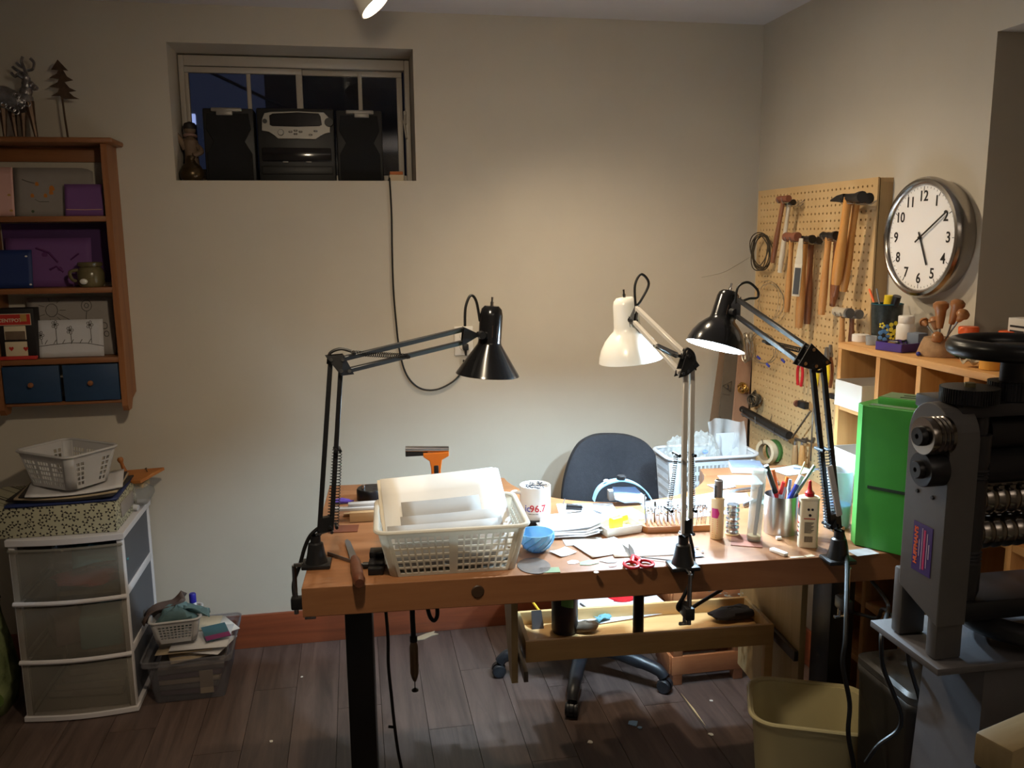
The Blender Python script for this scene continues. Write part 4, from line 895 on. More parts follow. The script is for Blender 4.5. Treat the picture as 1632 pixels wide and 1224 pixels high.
c = [PY(680, 962, HY), PY(685, 982, HY), PY(692, 989, HY), PY(697, 980, HY), PY(696, 960, HY)]
b = MB(); b.tube(spline(c, 6), 0.006, 8); tag(obj('hose_loop', b, 'hose_black'), 'short black hose loop hanging under the bench', 'hose')
c = [PY(612, 972, 2.0), PY(618, 1010, 2.0), PY(619, 1060, 2.0), PY(624, 1110, 2.0), PY(628, 1150, 2.02), PY(634, 1195, 2.05), PY(642, 1240, 2.08)]; c[0].z = TZ-BT-0.003; c.append(V((c[-1].x+0.01, 2.1, 0.004)))
b = MB(); b.tube(spline(c, 6), 0.004, 8); b.tube([PY(619, 1158, 2.02), PY(629, 1159, 2.02)], 0.004, 6); tag(obj('lamp_cord', b, 'black_rubber'), 'black cord dropping to the floor beside the bench leg', 'cord')
# ------------------------------------------------------------------ office chair
mat('chair_fabric', (44, 45, 50), 0.95, var=0.2, scale=60, bump=0.25, bscale=300)
mat('chair_plastic', (30, 31, 35), 0.4)
CC = V((0.787, 2.90, 0)); BY = 3.11
bk = PY(973, 750, BY)
fa = math.atan2(bk.x-CC.x, 0.34)*0.55
t = thing('office_chair', 'black office chair with rounded back behind the bench', 'chair', CC, 0)
b = MB(); b.cyl(CC+V((0, 0, 0.075)), CC+V((0, 0, 0.13)), 0.035, 0.03, 20); b.cyl(CC+V((0, 0, 0.13)), CC+V((0, 0, 0.36)), 0.025, 0.025, 18); obj('gas_column', b, 'chair_plastic', t)
cast = [PZ(790, 1083, 0), PZ(910, 1148, 0), PZ(1068, 1104, 0)]
angs = [math.atan2(p.y-CC.y, p.x-CC.x) for p in cast]
base_a = angs[1]
for k in range(5):
    a = base_a + k*2*PI/5; d = V((math.cos(a), math.sin(a), 0)); s_ = V((-d.y, d.x, 0))
    b = MB(); pts = [CC+d*0.02+V((0, 0, 0.10)), CC+d*0.12+V((0, 0, 0.105)), CC+d*0.22+V((0, 0, 0.092)), CC+d*0.29+V((0, 0, 0.078)), CC+d*0.315+V((0, 0, 0.055))]
    b.tube(spline(pts, 4), [0.027]*5+[0.025]*4+[0.022]*4+[0.02]*4, 10); arm = obj('base_arm', b, 'chair_plastic', t)
    w = CC+d*0.318; b = MB()
    for sg in (-1, 1):
        b.lathe([(0, -0.009), (0.022, -0.009), (0.025, -0.005), (0.025, 0.005), (0.022, 0.009), (0, 0.009)], 20, M.Translation(w+s_*0.013*sg+V((0, 0, 0.0255))) @ frame(s_))
    b.lathe([(0.027, -0.006), (0.027, 0.006)], 20, M.Translation(w+V((0, 0, 0.0265))) @ frame(s_)); b.cyl(w+V((0, 0, 0.04)), w+V((0, 0, 0.06)), 0.008); obj('caster', b, 'chair_plastic', arm)
b = MB(at(CC, fa)); b.rings([rrect(0.34, 0.34, 0.12, 0.37), rrect(0.42, 0.41, 0.14, 0.385), rrect(0.43, 0.42, 0.15, 0.42), rrect(0.40, 0.39, 0.15, 0.448), rrect(0.2, 0.2, 0.09, 0.455)], True, True, True); obj('seat', b, 'chair_fabric', t)
prof = [(891, 800), (893, 770), (899, 745), (908, 722), (922, 703), (945, 692), (972, 690), (1000, 692), (1025, 702), (1041, 720), (1050, 745), (1055, 775), (1056, 800), (1050, 850), (1030, 880), (975, 888), (918, 880), (897, 850)]
pp = [PY(x, y, BY) for x, y in prof]; cen = sum(pp, V((0, 0, 0)))/len(pp)
sp = spline(pp, 4, closed=True)
def rg(s, dy, bow): return [V((cen.x+(p.x-cen.x)*s, BY+dy+bow*((p.x-cen.x)/0.2)**2*(-0.03), cen.z+(p.z-cen.z)*s)) for p in sp]
b = MB(); b.rings([rg(0.3, -0.022, 1), rg(0.7, -0.024, 1), rg(0.92, -0.022, 1), rg(0.985, -0.014, 1), rg(1.0, 0.0, 1), rg(0.985, 0.016, 1), rg(0.9, 0.024, 1), rg(0.4, 0.027, 1)], True, True, True); obj('backrest', b, 'chair_fabric', t)
b = MB(); b.tube(spline([CC+V((0.02, 0.03, 0.36)), CC+V((0.10, 0.14, 0.36)), V((bk.x-0.02, BY+0.02, 0.42)), V((bk.x, BY+0.04, 0.55)), V((bk.x, BY+0.035, 0.62))], 5), 0.018, 8); obj('back_bar', b, 'chair_plastic', t)
# ------------------------------------------------------------------ swing-arm lamps
mat('lamp_black', (20, 20, 22), 0.18, spec=0.6); mat('lamp_arm_black', (26, 26, 28), 0.35); mat('lamp_white', (244, 242, 236), 0.25); mat('lamp_arm_grey', (196, 190, 182), 0.35, metal=0.2); mat('chrome', (190, 190, 192), 0.15, metal=1.0); mat('shade_inside', (240, 240, 238), 0.5); mat('bulb_lit', (236, 244, 255), 0.4, emit=30.0); mat('bulb_off', (225, 225, 222), 0.3); mat('spring_steel', (92, 90, 90), 0.35, metal=0.9)
def bar(b, p, q, w=0.010, d=0.010):
    p, q = V(p), V(q); L = (q-p).length; F = M.Translation((p+q)/2) @ frame(q-p, (1, 0, 0.01) if abs((q-p).normalized().x) < 0.9 else (0, 0, 1)); b.box((0, 0, 0), (w, d, L), 0.0012, F, 1)
def coil(b, p, q, r=0.006, turns=26, w=0.0011):
    p, q = V(p), V(q); F = M.Translation(p) @ frame(q-p); L = (q-p).length; n = turns*7
    b.tube([F @ V((r*math.cos(2*PI*i*turns/n), r*math.sin(2*PI*i*turns/n), L*i/n)) for i in range(n+1)], w, 4)
def lamp(name, label, base, lower, upper, elbow_px, head, col, armcol, power, springs, cordpts, shape, edge):
    """base: foot point on the bench; lower/upper: two bars each as (p,q); head: (cap point, rim centre, rim radius)"""
    t = thing(name, label, 'desk lamp', base)
    z = base.z
    b = MB(at(base, BA)); b.box((0, 0, 0.005), (0.066, 0.056, 0.010), 0.003); b.lathe([(0.026, 0.01), (0.021, 0.03), (0.017, 0.055), (0.012, 0.058), (0.012, 0.075)], 18); obj('clamp_top', b, 'lamp_arm_black', t)
    e_ = V(edge[0:2]+(0,))*edge[3]     # from the foot to just outside the bench edge
    b = MB(at(base, BA)); b.cyl((e_.x, e_.y, 0.004), (e_.x, e_.y, -0.115), 0.0055, 0.0055, 12); b.tube([(0, 0, 0.004), (e_.x*0.5, e_.y*0.5, 0.005), (e_.x, e_.y, 0.004)], 0.005, 8); obj('clamp_rod', b, 'chrome', t)
    b = MB(at(base, BA)); b.box((e_.x*0.75, e_.y*0.75, -BT-0.020), (0.022+abs(e_.x)*0.5, 0.022+abs(e_.y)*0.5, 0.03), 0.004); obj('clamp_jaw', b, 'lamp_arm_black', t)
    b = MB(at(base, BA)); b.cyl((e_.x*0.4, e_.y*0.4, -BT-0.004), (e_.x*0.4, e_.y*0.4, -0.125), 0.004, 0.004, 10); b.box((e_.x*0.4, e_.y*0.4, -0.127), (0.026, 0.006, 0.008), 0.002); obj('clamp_screw', b, 'chrome', t)
    foot = V((base.x, base.y, z+0.075))
    lo = [(V(p), V(q)) for p, q in lower]
    b = MB(); c0 = (lo[0][0]+lo[1][0])/2
    pts = [foot, lo[0][0], lo[0][0]+(lo[0][1]-lo[0][0]).normalized()*0.035, lo[1][0]+(lo[1][1]-lo[1][0]).normalized()*0.035, lo[1][0]]
    nrm_ = V((0.1, -1, 0)).normalized()
    b.add([p+nrm_*0.008 for p in pts]+[p-nrm_*0.008 for p in pts], [(0, 1, 2, 3, 4), (9, 8, 7, 6, 5)]+[(i, i+5, (i+1) % 5+5, (i+1) % 5) for i in range(5)]); obj('base_bracket', b, 'lamp_arm_black', t)
    for p, q in lo:
        b = MB(); bar(b, p, q, 0.011, 0.011); obj('lower_arm', b, armcol, t)
    up = [(V(p), V(q)) for p, q in upper]
    b = MB(); pl = [lo[0][1], lo[1][1], up[1][0], up[0][0]]; cc_ = sum(pl, V((0, 0, 0)))/4
    pl = sorted(pl, key=lambda p: math.atan2((p-cc_).z, (p-cc_).x)); pl = [cc_+(p-cc_)*1.25+(p-cc_).normalized()*0.008 for p in pl]
    for s_ in (-1, 1):
        off = nrm_*0.011*s_
        b.add([p+off+nrm_*0.0015 for p in pl]+[p+off-nrm_*0.0015 for p in pl], [(0, 1, 2, 3), (7, 6, 5, 4)]+[(i, i+4, (i+1) % 4+4, (i+1) % 4) for i in range(4)])
    obj('elbow_bracket', b, 'lamp_arm_black', t)
    for p in (lo[0][1], lo[1][1], up[0][0], up[1][0], lo[0][0], lo[1][0]):
        b = MB(); b.cyl(p+nrm_*0.017, p-nrm_*0.017, 0.0042, 0.0042, 10); obj('rivet', b, 'chrome', t)
    for p, q in up:
        b = MB(); bar(b, p, q, 0.011, 0.011); obj('upper_arm', b, armcol, t)
    for p, q in springs:
        b = MB(); coil(b, p, q); obj('spring', b, 'spring_steel' if col == 'lamp_white' else 'lamp_arm_black', t)
        for e in (p, q): b = MB(); b.cyl(V(e)+nrm_*0.016, V(e)-nrm_*0.016, 0.004, 0.004, 8); obj('spring_pin', b, 'lamp_arm_black', t)
    cap, rim, rr = V(head[0]), V(head[1]), head[2]
    ax = rim-cap; L = ax.length; F = M.Translation(cap) @ frame(ax)
    nk = rr*0.36
    if shape == 'cone': pr = [(0.0, 0.0), (nk*0.62, 0.001), (nk*0.88, L*0.05), (nk, L*0.14), (nk, L*0.52), (nk*1.06, L*0.56), (rr*0.97, L*0.97), (rr, L), (rr*0.985, L*1.005), (rr*0.95, L*0.97), (nk*1.02, L*0.57)]
    else: pr = [(0.0, 0.0), (nk*0.72, 0.001), (nk*0.95, L*0.05), (nk*1.05, L*0.12), (nk*1.16, L*0.46), (nk*1.24, L*0.52), (rr*0.56, L*0.57), (rr*0.74, L*0.67), (rr*0.89, L*0.80), (rr*0.97, L*0.92), (rr, L), (rr*0.985, L*1.004), (rr*0.95, L*0.92), (rr*0.87, L*0.80), (rr*0.72, L*0.68), (rr*0.54, L*0.59), (nk*1.1, L*0.55)]
    k_ = next(i for i, p in enumerate(pr) if i > 3 and p[1] > L)
    b = MB(); b.lathe(pr[:k_+1], 40, F); sh = obj('shade', b, col, t)
    b = MB(); b.lathe(pr[k_:]+[(0.0, pr[-1][1]-0.002)], 40, F); obj('shade_lining', b, 'shade_inside', sh)
    b = MB(); b.cyl(F @ V((0, 0, 0.002)), F @ V((0, 0, -0.010)), 0.0045, 0.0045, 12); b.cyl(F @ V((0, 0, -0.010)), F @ V((0, 0, -0.022)), 0.0025, 0.0032, 8); obj('switch', b, 'chrome', sh)
    if col == 'lamp_white' or True:
        vb = MB()
        for s_ in (-0.35, 0.05):
            a = -PI/2+s_; dirv = V((1, 0, 0))
            vd = (CAM-cap); vl = F.inverted().to_3x3() @ vd; a2 = math.atan2(vl.y, vl.x)+s_-0.25
            r_ = nk*1.16 if shape != 'cone' else nk*1.01
            vb.box((0, 0, 0), (0.0016, 0.0012, L*0.17), 0, F @ M.Translation(V((r_*math.cos(a2), r_*math.sin(a2), L*0.36))) @ rz(a2))
        obj('vent_slot', vb, 'bolt_dark', sh)
    b = MB(); zc = L*0.57; b.lathe([(0.0, zc+0.022), (0.015, zc+0.018), (0.022, zc), (0.017, zc-0.02), (0.012, zc-0.03), (0.012, zc-0.05)], 20, F); obj('bulb', b, 'bulb_lit' if power else 'bulb_off', sh)
    # head bracket between the arm tips and the neck
    tip = (up[0][1]+up[1][1])/2; nkp = F @ V((0, 0, L*0.40))
    b = MB(); pl = [up[0][1]+(up[0][1]-tip)*0.4, up[1][1]+(up[1][1]-tip)*0.4, lerp(tip, nkp, 0.62)]
    for s_ in (-1, 1):
        off = nrm_*0.011*s_; b.add([p+off+nrm_*0.0015 for p in pl]+[p+off-nrm_*0.0015 for p in pl], [(0, 1, 2), (5, 4, 3), (0, 3, 4, 1), (1, 4, 5, 2), (2, 5, 3, 0)])
    b.cyl(lerp(tip, nkp, 0.55), lerp(tip, nkp, 0.98), 0.008, 0.008, 10); obj('head_bracket', b, 'lamp_arm_black', t)
    b = MB(); kp = lerp(tip, nkp, 0.62); b.cyl(kp+nrm_*0.014, kp+nrm_*0.032, 0.011, 0.009, 12); obj('wing_knob', b, 'lamp_arm_black', t)
    for cpts, rad in cordpts:
        b = MB(); b.tube(spline(cpts, 7), rad, 8); obj('cord', b, 'black_rubber', t)
    if power:
        l = bpy.data.lights.new('bulb_light', 'POINT'); l.energy = power; l.color = COOL; l.shadow_soft_size = 0.018
        lo_ = bpy.data.objects.new('bulb_light', l); C.objects.link(lo_); lo_.parent = t; lo_.location = WM[t].inverted() @ (F @ V((0, 0, zc+0.022+0.021)))
    return t
# 1: black lamp with cone shade on the free end of the bench (switched off)
Y1, Yh = 1.965, 2.19
base = PZ(505, 902, TZ); 
def A(x, y): return PY(x, y, Y1)
def Bq(x, y, s): return PY(x, y, lerp(Y1, Yh-0.03, s))
lamp('black_cone_lamp', 'unlit black swing-arm lamp with a cone shade beside the papers', V((base.x, base.y, TZ+0.0005)),
     [(A(509, 848), A(527, 572)), (A(528, 845), A(543, 590))], [(Bq(545, 572, 0.02), Bq(738, 525, 1)), (Bq(556, 590, 0.05), Bq(736, 546, 1))], None,
     (PY(784, 487, Yh), PY(777, 597, Yh), 0.083), 'lamp_black', 'lamp_arm_black', 0,
     [(A(525, 838), A(534, 716)), (A(536, 838), A(541, 716)), (Bq(563, 563, 0.1), Bq(650, 568, 0.5))],
     [([PY(741, 520, Yh), PY(742, 490, Yh), PY(750, 471, Yh), PY(759, 480, Yh), PY(765, 512, Yh)], 0.0035), ([A(523, 580), A(526, 563), A(543, 556), A(560, 560)], 0.0035), ([A(515, 836), A(496, 852), A(486, 872), A(478, 900), A(468, 930), A(470, 955)], 0.0045)], 'cone', (-1.0, 0.0, 0, 0.052))
# 2: white lamp, lit
Y2l, Y2h = 1.80, 2.29
base = PZ(1088, 905, TZ)
def A2(x, y): return PY(x, y, Y2l)
def B2(x, y, s): return PY(x, y, lerp(Y2l, Y2h-0.09, s))
lamp('white_lamp', 'lit white swing-arm lamp with a bell shade over the bench', V((base.x, base.y, TZ+0.0005)),
     [(A2(1089, 852), A2(1092, 590)), (A2(1100, 848), A2(1103, 582))], [(B2(1093, 566, 0.0), B2(1015, 491, 1)), (B2(1084, 594, 0.0), B2(1012, 514, 1))], None,
     (PY(995, 474, Y2h), PY(1005, 574, Y2h), 0.089), 'lamp_white', 'lamp_arm_grey', P_DESK,
     [(A2(1066, 812), A2(1078, 724)), (A2(1104, 812), A2(1103, 724)), (B2(1048, 552, 0.45), B2(1078, 566, 0.05))],
     [([PY(1013, 489, Y2h-0.06), PY(1012, 455, Y2h-0.06), PY(1022, 437, Y2h-0.06), PY(1034, 452, Y2h-0.06), PY(1022, 478, Y2h-0.06), PY(1016, 486, Y2h-0.05)], 0.0035), ([A2(1088, 572), A2(1094, 556), A2(1106, 566), A2(1108, 590)], 0.0035), ([A2(1098, 850), A2(1105, 885), PY(1102, 920, 1.75), PY(1090, 950, 1.74), PY(1080, 968, 1.76), PY(1092, 974, 1.8), PY(1120, 958, 1.9), PY(1150, 940, 2.0)], 0.0045)], 'bell', (0.0, -1.0, 0, 0.05))
# 3: black lamp with bell shade, lit
Y3l, Y3h = 1.775, 2.22
base = PZ(1335, 895, TZ)
def A3(x, y): return PY(x, y, Y3l)
def B3(x, y, s): return PY(x, y, lerp(Y3l, Y3h-0.06, s))
lamp('black_bell_lamp', 'lit black swing-arm lamp with a bell shade by the green housing', V((base.x, base.y, TZ+0.0005)),
     [(A3(1322, 842), A3(1294, 582)), (A3(1337, 838), A3(1311, 576))], [(B3(1290, 556, 0.0), B3(1177, 478, 1)), (B3(1277, 578, 0.0), B3(1176, 505, 1))], None,
     (PY(1163, 464, Y3h+0.010), PY(1140, 552, Y3h-0.011), 0.081), 'lamp_black', 'lamp_arm_black', P_DESK*1.15,
     [(A3(1318, 836), A3(1306, 716)), (A3(1331, 836), A3(1318, 716)), (B3(1222, 545, 0.5), B3(1283, 560, 0.03))],
     [([PY(1172, 484, Y3h-0.05), PY(1176, 458, Y3h-0.05), PY(1192, 450, Y3h-0.05), PY(1207, 462, Y3h-0.05), PY(1207, 474, Y3h-0.05), PY(1194, 476, Y3h-0.05), PY(1183, 480, Y3h-0.05)], 0.0035), ([A3(1287, 556), A3(1292, 580), A3(1302, 592), A3(1312, 588), A3(1312, 570)], 0.0035),
      ([A3(1340, 842), A3(1348, 870), PY(1350, 900, 1.68), PY(1349, 960, 1.58), PY(1347, 1020, 1.53), PY(1343, 1060, 1.52), PY(1354, 1120, 1.51), PY(1352, 1170, 1.50), PY(1362, 1235, 1.50), PY(1366, 1345, 1.50)], 0.005)], 'bell', (0.0, -1.0, 0, 0.05))
# ------------------------------------------------------------------ things on the bench
def T_(x, y, dz=0.0006): return PZ(x, y, TZ+dz)
def lab(o, label, cat, group=None): return tag(o, label, cat, group)
def rx(a): return M.Rotation(a, 4, 'X')
def ry(a): return M.Rotation(a, 4, 'Y')
# basket of papers
f0, f1 = T_(622, 920), T_(822, 907)
ang = math.atan2(f1.y-f0.y, f1.x-f0.x); fw = (f1-f0).length
ex, ey = V((math.cos(ang), math.sin(ang), 0)), V((-math.sin(ang), math.cos(ang), 0))
W0, D0, W1, D1, bhh = fw, 0.20, fw*1.17, 0.245, 0.112
bc = (f0+f1)/2+ey*(D0/2)
t = thing('paper_basket', 'cream plastic basket stuffed with standing papers on the bench', 'basket', bc, ang)
basket(t, W0, D0, W1, D1, bhh, 17, 11, 6, 'cream_plastic', r=0.018, solidx=(8,), vtop=0.88, vbot=0.05, rim=0.0065, barf=0.28)
TBk = WM[t]
mat('copy_paper', (232, 228, 222), 0.8, var=0.02, scale=8); mat('copy_cool', (216, 216, 220), 0.8); mat('copy_cream', (226, 216, 198), 0.8); mat('manila_shade', (168, 164, 160), 0.8); translucent('copy_paper', 0.25); translucent('copy_cool', 0.25); translucent('manila_shade', 0.2)
def basket_sheet(y0, w_, h_, lean, tilt, dx, m, label, name='paper_sheet', bow=0.002, zl=0.018, grp=None, poly=None):
    Fm = TBk @ M.Translation(V((dx, y0, zl))) @ rx(-lean) @ ry(tilt)
    b = MB(Fm); b.sheet(lambda u, v: V(((u-0.5)*w_, bow*math.sin(PI*u)+bow*0.8*(v**2), h_*v)), 6, 5); return lab(obj(name, b, m, solid=0.0008), label, 'paper', grp)
# local y runs to the back of the basket; sheets lean back toward it
sh = [(-0.070, 0.284, 0.262, 0.95, -0.075, 0.000, 'copy_paper', 'tallest white sheet with a raised corner in the paper basket'),
      (-0.062, 0.284, 0.258, 0.95, -0.068, 0.008, 'copy_paper', 'white sheet just behind the tallest one in the paper basket'),
      (-0.054, 0.280, 0.252, 0.95, -0.08, 0.018, 'copy_cool', 'cool white sheet slipping toward the mug in the paper basket'),
      (-0.046, 0.284, 0.248, 0.95, -0.06, -0.012, 'copy_cream', 'cream sheet showing at the basket end beside the knife'),
      (-0.038, 0.275, 0.240, 0.95, -0.05, 0.006, 'copy_paper', 'white sheet at the back of the paper basket')]
for s_ in sh: basket_sheet(*s_)
for (y0, w_, h_, ln, tl_, dx, m_, lb) in ((-0.079, 0.19, 0.185, 0.95, -0.06, -0.006, 'manila_shade', 'envelope in painted shadow grey with a notched top in the paper basket'), (-0.086, 0.24, 0.145, 0.95, -0.05, 0.012, 'manila_shade', 'folder in painted shadow grey leaning in the paper basket'), (-0.093, 0.262, 0.120, 0.95, -0.03, -0.012, 'manila_shade', 'long envelope in painted shadow grey along the front of the paper basket')):
    basket_sheet(y0, w_, h_, ln, tl_, dx, m_, lb, 'envelope')  # shadow shapes on the papers are put into the grey of these sheets
b = MB(TBk); b.sheet(lambda u, v: V((lerp(-0.13, 0.10, u), -0.085-0.006*v, 0.006+0.092*v*(1 if u < 0.75 else 1-(u-0.75)*2.5))), 12, 4); lab(obj('front_sheet', b, 'manila_shade', solid=0.0008), 'grey white sheet pressed against the front lattice of the basket', 'paper')
b = MB(TBk @ at((0.09, -0.03, 0.012), 0.2)); b.box((0, 0, 0.012), (0.09, 0.06, 0.024), 0.004); lab(obj('tan_pouch', b, 'tan_stone'), 'tan pouch lying in the bottom of the paper basket', 'pouch')
# orange squeegee standing behind the papers
mat('orange_plastic', (232, 128, 40), 0.35); mat('rubber_dark', (30, 28, 30), 0.5)
SQY = (TBk @ V((0, 0.215, 0))).y
sq = PY(694, 718, SQY); hd_ = PY(694, 750, SQY)
t = thing('squeegee', 'orange handled squeegee standing up behind the papers', 'squeegee', (sq.x, SQY+0.03, TZ+0.001))
sl_, sr_ = PY(646, 718, SQY), PY(715, 718, SQY)
b = MB(); b.cyl((sl_.x, SQY, sl_.z+0.004), (sr_.x, SQY, sr_.z+0.004), 0.0075, 0.0075, 14); obj('steel_channel', b, 'chrome', t)
b = MB(); b.box(((sl_.x+sq.x-0.02)/2, SQY, sl_.z-0.009), (sq.x-0.02-sl_.x, 0.006, 0.014), 0.001); obj('rubber_blade', b, 'rubber_dark', t)
zc = sq.z
hp = [(-0.032, -0.004), (0.034, -0.004), (0.034, -0.014), (0.016, -0.024), (0.012, -0.05), (0.012, -(zc-TZ-0.003)), (-0.012, -(zc-TZ-0.003)), (-0.012, -0.05), (-0.016, -0.026), (-0.032, -0.014)]
b = MB(M.Translation(V((sq.x, SQY+0.010, zc))) @ M.Rotation(PI/2, 4, 'X')); b.prism(list(reversed(hp)), 0.02, None, 0.002); obj('handle', b, 'orange_plastic', t)
b = MB(); b.box((sq.x, SQY-0.011, zc-0.048), (0.012, 0.004, 0.022), 0.003); obj('grip_inset', b, 'rubber_dark', t)
# steel-pinned black block, ruler, wood block, copper sheet
mat('iron_black', (34, 33, 35), 0.35, metal=0.4); wood('maple', (190, 160, 122), (160, 128, 92), 'x', 6.0); mat('copper_dull', (126, 76, 58), 0.45, metal=0.5, var=0.15); mat('purple_plastic', (72, 50, 140), 0.4)
q = T_(592, 795); t = thing('dapping_block', 'round black steel block with a bright pin at the bench end', 'steel block', q)
b = MB(at(q)); b.lathe([(0, 0), (0.040, 0), (0.042, 0.003), (0.042, 0.030), (0.039, 0.034), (0, 0.034)], 30); obj('block', b, 'iron_black', t)
b = MB(at(q)); b.cyl((-0.022, -0.012, 0.034), (-0.022, -0.012, 0.047), 0.0055, 0.0055, 12); obj('steel_pin', b, 'chrome', t)
for x_, y_ in ((0.012, 0.01), (0.01, -0.018), (-0.012, 0.02)):
    b = MB(at(q)); b.lathe([(0, 0.0345), (0.006, 0.0346)], 12, M.Translation(V((x_, y_, 0)))); obj('socket_hole', b, 'rubber_dark', t)
q = T_(545, 803); b = MB(M.Translation(q) @ rz(0.1)); b.tube([(-0.03, 0, 0.008), (0.0, 0.002, 0.009), (0.022, 0, 0.006)], [0.006, 0.009, 0.006], 8); b.cyl((0.02, 0, 0.006), (0.034, 0, 0.006), 0.004, 0.002, 8); lab(obj('purple_marker', b, 'purple_plastic'), 'purple marker lying behind the black lamp base', 'marker')
q0_ = T_(578, 833); t = thing('wood_block', 'pale wood block with white rulers lying on it', 'wood block', q0_)
b = MB(at(q0_, -0.03)); b.box((0.01, 0.03, 0.0135), (0.088, 0.05, 0.026), 0.001); obj('block', b, 'maple', t)
for i, (dx, w_, lb) in enumerate(((-0.008, 0.13, 'longer white ruler lying on the pale wood block'), (0.014, 0.10, 'shorter white ruler stacked on the pale wood block'))):
    b = MB(at(q0_, -0.02+0.04*i)); b.box((dx, 0.035+0.012*i, 0.0305+0.008*i), (w_, 0.022, 0.0072), 0.001); o = lab(obj('white_ruler', b, 'white_plastic'), lb, 'ruler')
q = T_(548, 843); b = MB(M.Translation(q) @ rz(-0.08)); b.box((0.0, 0, 0.0008), (0.075, 0.055, 0.0014)); lab(obj('copper_sheet', b, 'copper_dull'), 'dull copper square lying behind the knife', 'metal sheet')
q = T_(558, 822); b = MB(M.Translation(q) @ rz(0.05)); b.box((0, 0, 0.004), (0.035, 0.014, 0.008), 0.001); lab(obj('wood_offcut', b, 'maple'), 'tiny wood offcut beside the pale wood block', 'offcut')
# knife and file
wood('dark_handle', (104, 60, 38), (72, 38, 24), 'x', 8.0, 0.35)
k0, k1, k2 = T_(553, 860, 0.006), T_(565, 890, 0.010), T_(573, 930, 0.012)
t = thing('bench_knife', 'short knife with a stout brown wooden handle on the bench', 'knife', T_(566, 895))
d_ = (k1-k0).normalized(); Fk = M.Translation(k0) @ frame(d_, (0, 0, 1)); L_ = (k1-k0).length
Fk = M(((d_.x, -d_.y, 0, k0.x), (d_.y, d_.x, 0, k0.y), (0, 0, 1, k0.z), (0, 0, 0, 1)))
b = MB(Fk); b.prism([(0, 0), (0.012, -0.007), (L_+0.01, -0.010), (L_+0.01, 0.008), (0.02, 0.006)], 0.002); obj('blade', b, 'grey_steel', t)
d2 = (k2-k1); b = MB(); b.tube([lerp(k1, k2, s) for s in (0, 0.12, 0.4, 0.7, 0.9, 1.0)], [0.009, 0.012, 0.0135, 0.0125, 0.0145, 0.010], 14); obj('handle', b, 'dark_handle', t)
b = MB(); p0, p1 = T_(522, 882, 0.004), T_(585, 903, 0.004); bar(b, p0, p1, 0.0035, 0.009); lab(obj('flat_file', b, 'grey_steel'), 'slim steel file lying under the knife', 'file')
q = T_(601, 905); t = thing('small_vise', 'small black steel vise beside the paper basket', 'vise', q, -0.1)
b = MB(at(q, -0.1)); b.box((0, 0.012, 0.010), (0.036, 0.075, 0.02), 0.002); b.box((0.0, 0.03, 0.026), (0.036, 0.035, 0.014), 0.002); obj('body', b, 'iron_black', t)
b = MB(at(q, -0.1)); b.box((0, -0.036, 0.008), (0.034, 0.018, 0.016), 0.002); obj('jaw', b, 'iron_black', t)
b = MB(at(q, -0.1)); b.cyl((-0.032, 0.0, 0.008), (-0.016, 0.0, 0.008), 0.007, 0.007, 12); obj('screw_knob', b, 'iron_black', t)
# mug with printed name
mat('mug_white', (236, 234, 232), 0.2); mat('mug_red', (196, 34, 48), 0.4); mat('mug_blue', (92, 96, 190), 0.4); mat('ink_black', (40, 36, 44), 0.5)
q = T_(853, 829); rm = 0.0415; hm = PY(853, 768, q.y+0.0).z-TZ-0.008
t = thing('mug', 'white printed mug full of dark bits beside the papers', 'mug', q)
b = MB(at(q)); b.lathe([(0, 0), (rm*0.86, 0), (rm*0.92, 0.002), (rm*0.95, 0.012), (rm, 0.03), (rm, hm-0.001), (rm*0.985, hm), (rm*0.94, hm-0.002), (rm*0.93, 0.02), (0, 0.016)], 44); obj('mug_body', b, 'mug_white', t)
cd_ = (CAM-q); ca = math.atan2(cd_.y, cd_.x)
ha = ca-1.25
hv = V((math.cos(ha), math.sin(ha), 0))
b = MB(); b.tube(spline([q+hv*(rm*0.97)+V((0, 0, hm*0.82)), q+hv*(rm+0.022)+V((0, 0, hm*0.84)), q+hv*(rm+0.033)+V((0, 0, hm*0.6)), q+hv*(rm+0.024)+V((0, 0, hm*0.32)), q+hv*(rm*0.97)+V((0, 0, hm*0.26))], 6), 0.0055, 10); obj('handle', b, 'mug_white', t)
b = MB(at(q)); b.lathe([(0.0, hm-0.012), (rm*0.935, hm-0.012)], 30); obj('filling', b, 'tube_white', t)
rnd = random.Random(9)
bb = MB(at(q))
for i in range(34):
    a, r_ = rnd.uniform(0, 2*PI), rm*0.86*math.sqrt(rnd.random()); bb.box((0, 0, 0), (0.010, 0.0022, 0.002), 0, M.Translation(V((r_*math.cos(a), r_*math.sin(a), hm-0.007+rnd.uniform(0, 0.004)))) @ rz(rnd.uniform(0, 3)) @ ry(rnd.uniform(-0.4, 0.4)))
o = obj('dark_bits', bb, 'ink_black', t); o['kind'] = 'stuff'
def wrap(bm_, q, r, a0, z0):
    """bend flat lettering round the mug"""
    b2 = MB()
    vs = [q+V(((r+p.z)*math.cos(a0+p.x/r), (r+p.z)*math.sin(a0+p.x/r), z0+p.y)) for p in bm_.v]
    b2.add(vs, bm_.f); return b2
def sub_text(txt, size, x0, z0, m, bold=0.0, al='LEFT', nm='lettering'):
    bm_ = text_mesh(txt, size, M.Identity(4), al, 0.0002, bold); obj(nm, wrap(bm_, q, rm+0.0003, ca+0.02+x0/rm, z0), m, t)
sub_text('ic', 0.026, -0.030, hm*0.44, 'mug_blue', 0.0003); sub_text('96.7', 0.026, -0.0155, hm*0.44, 'mug_red', 0.0004)
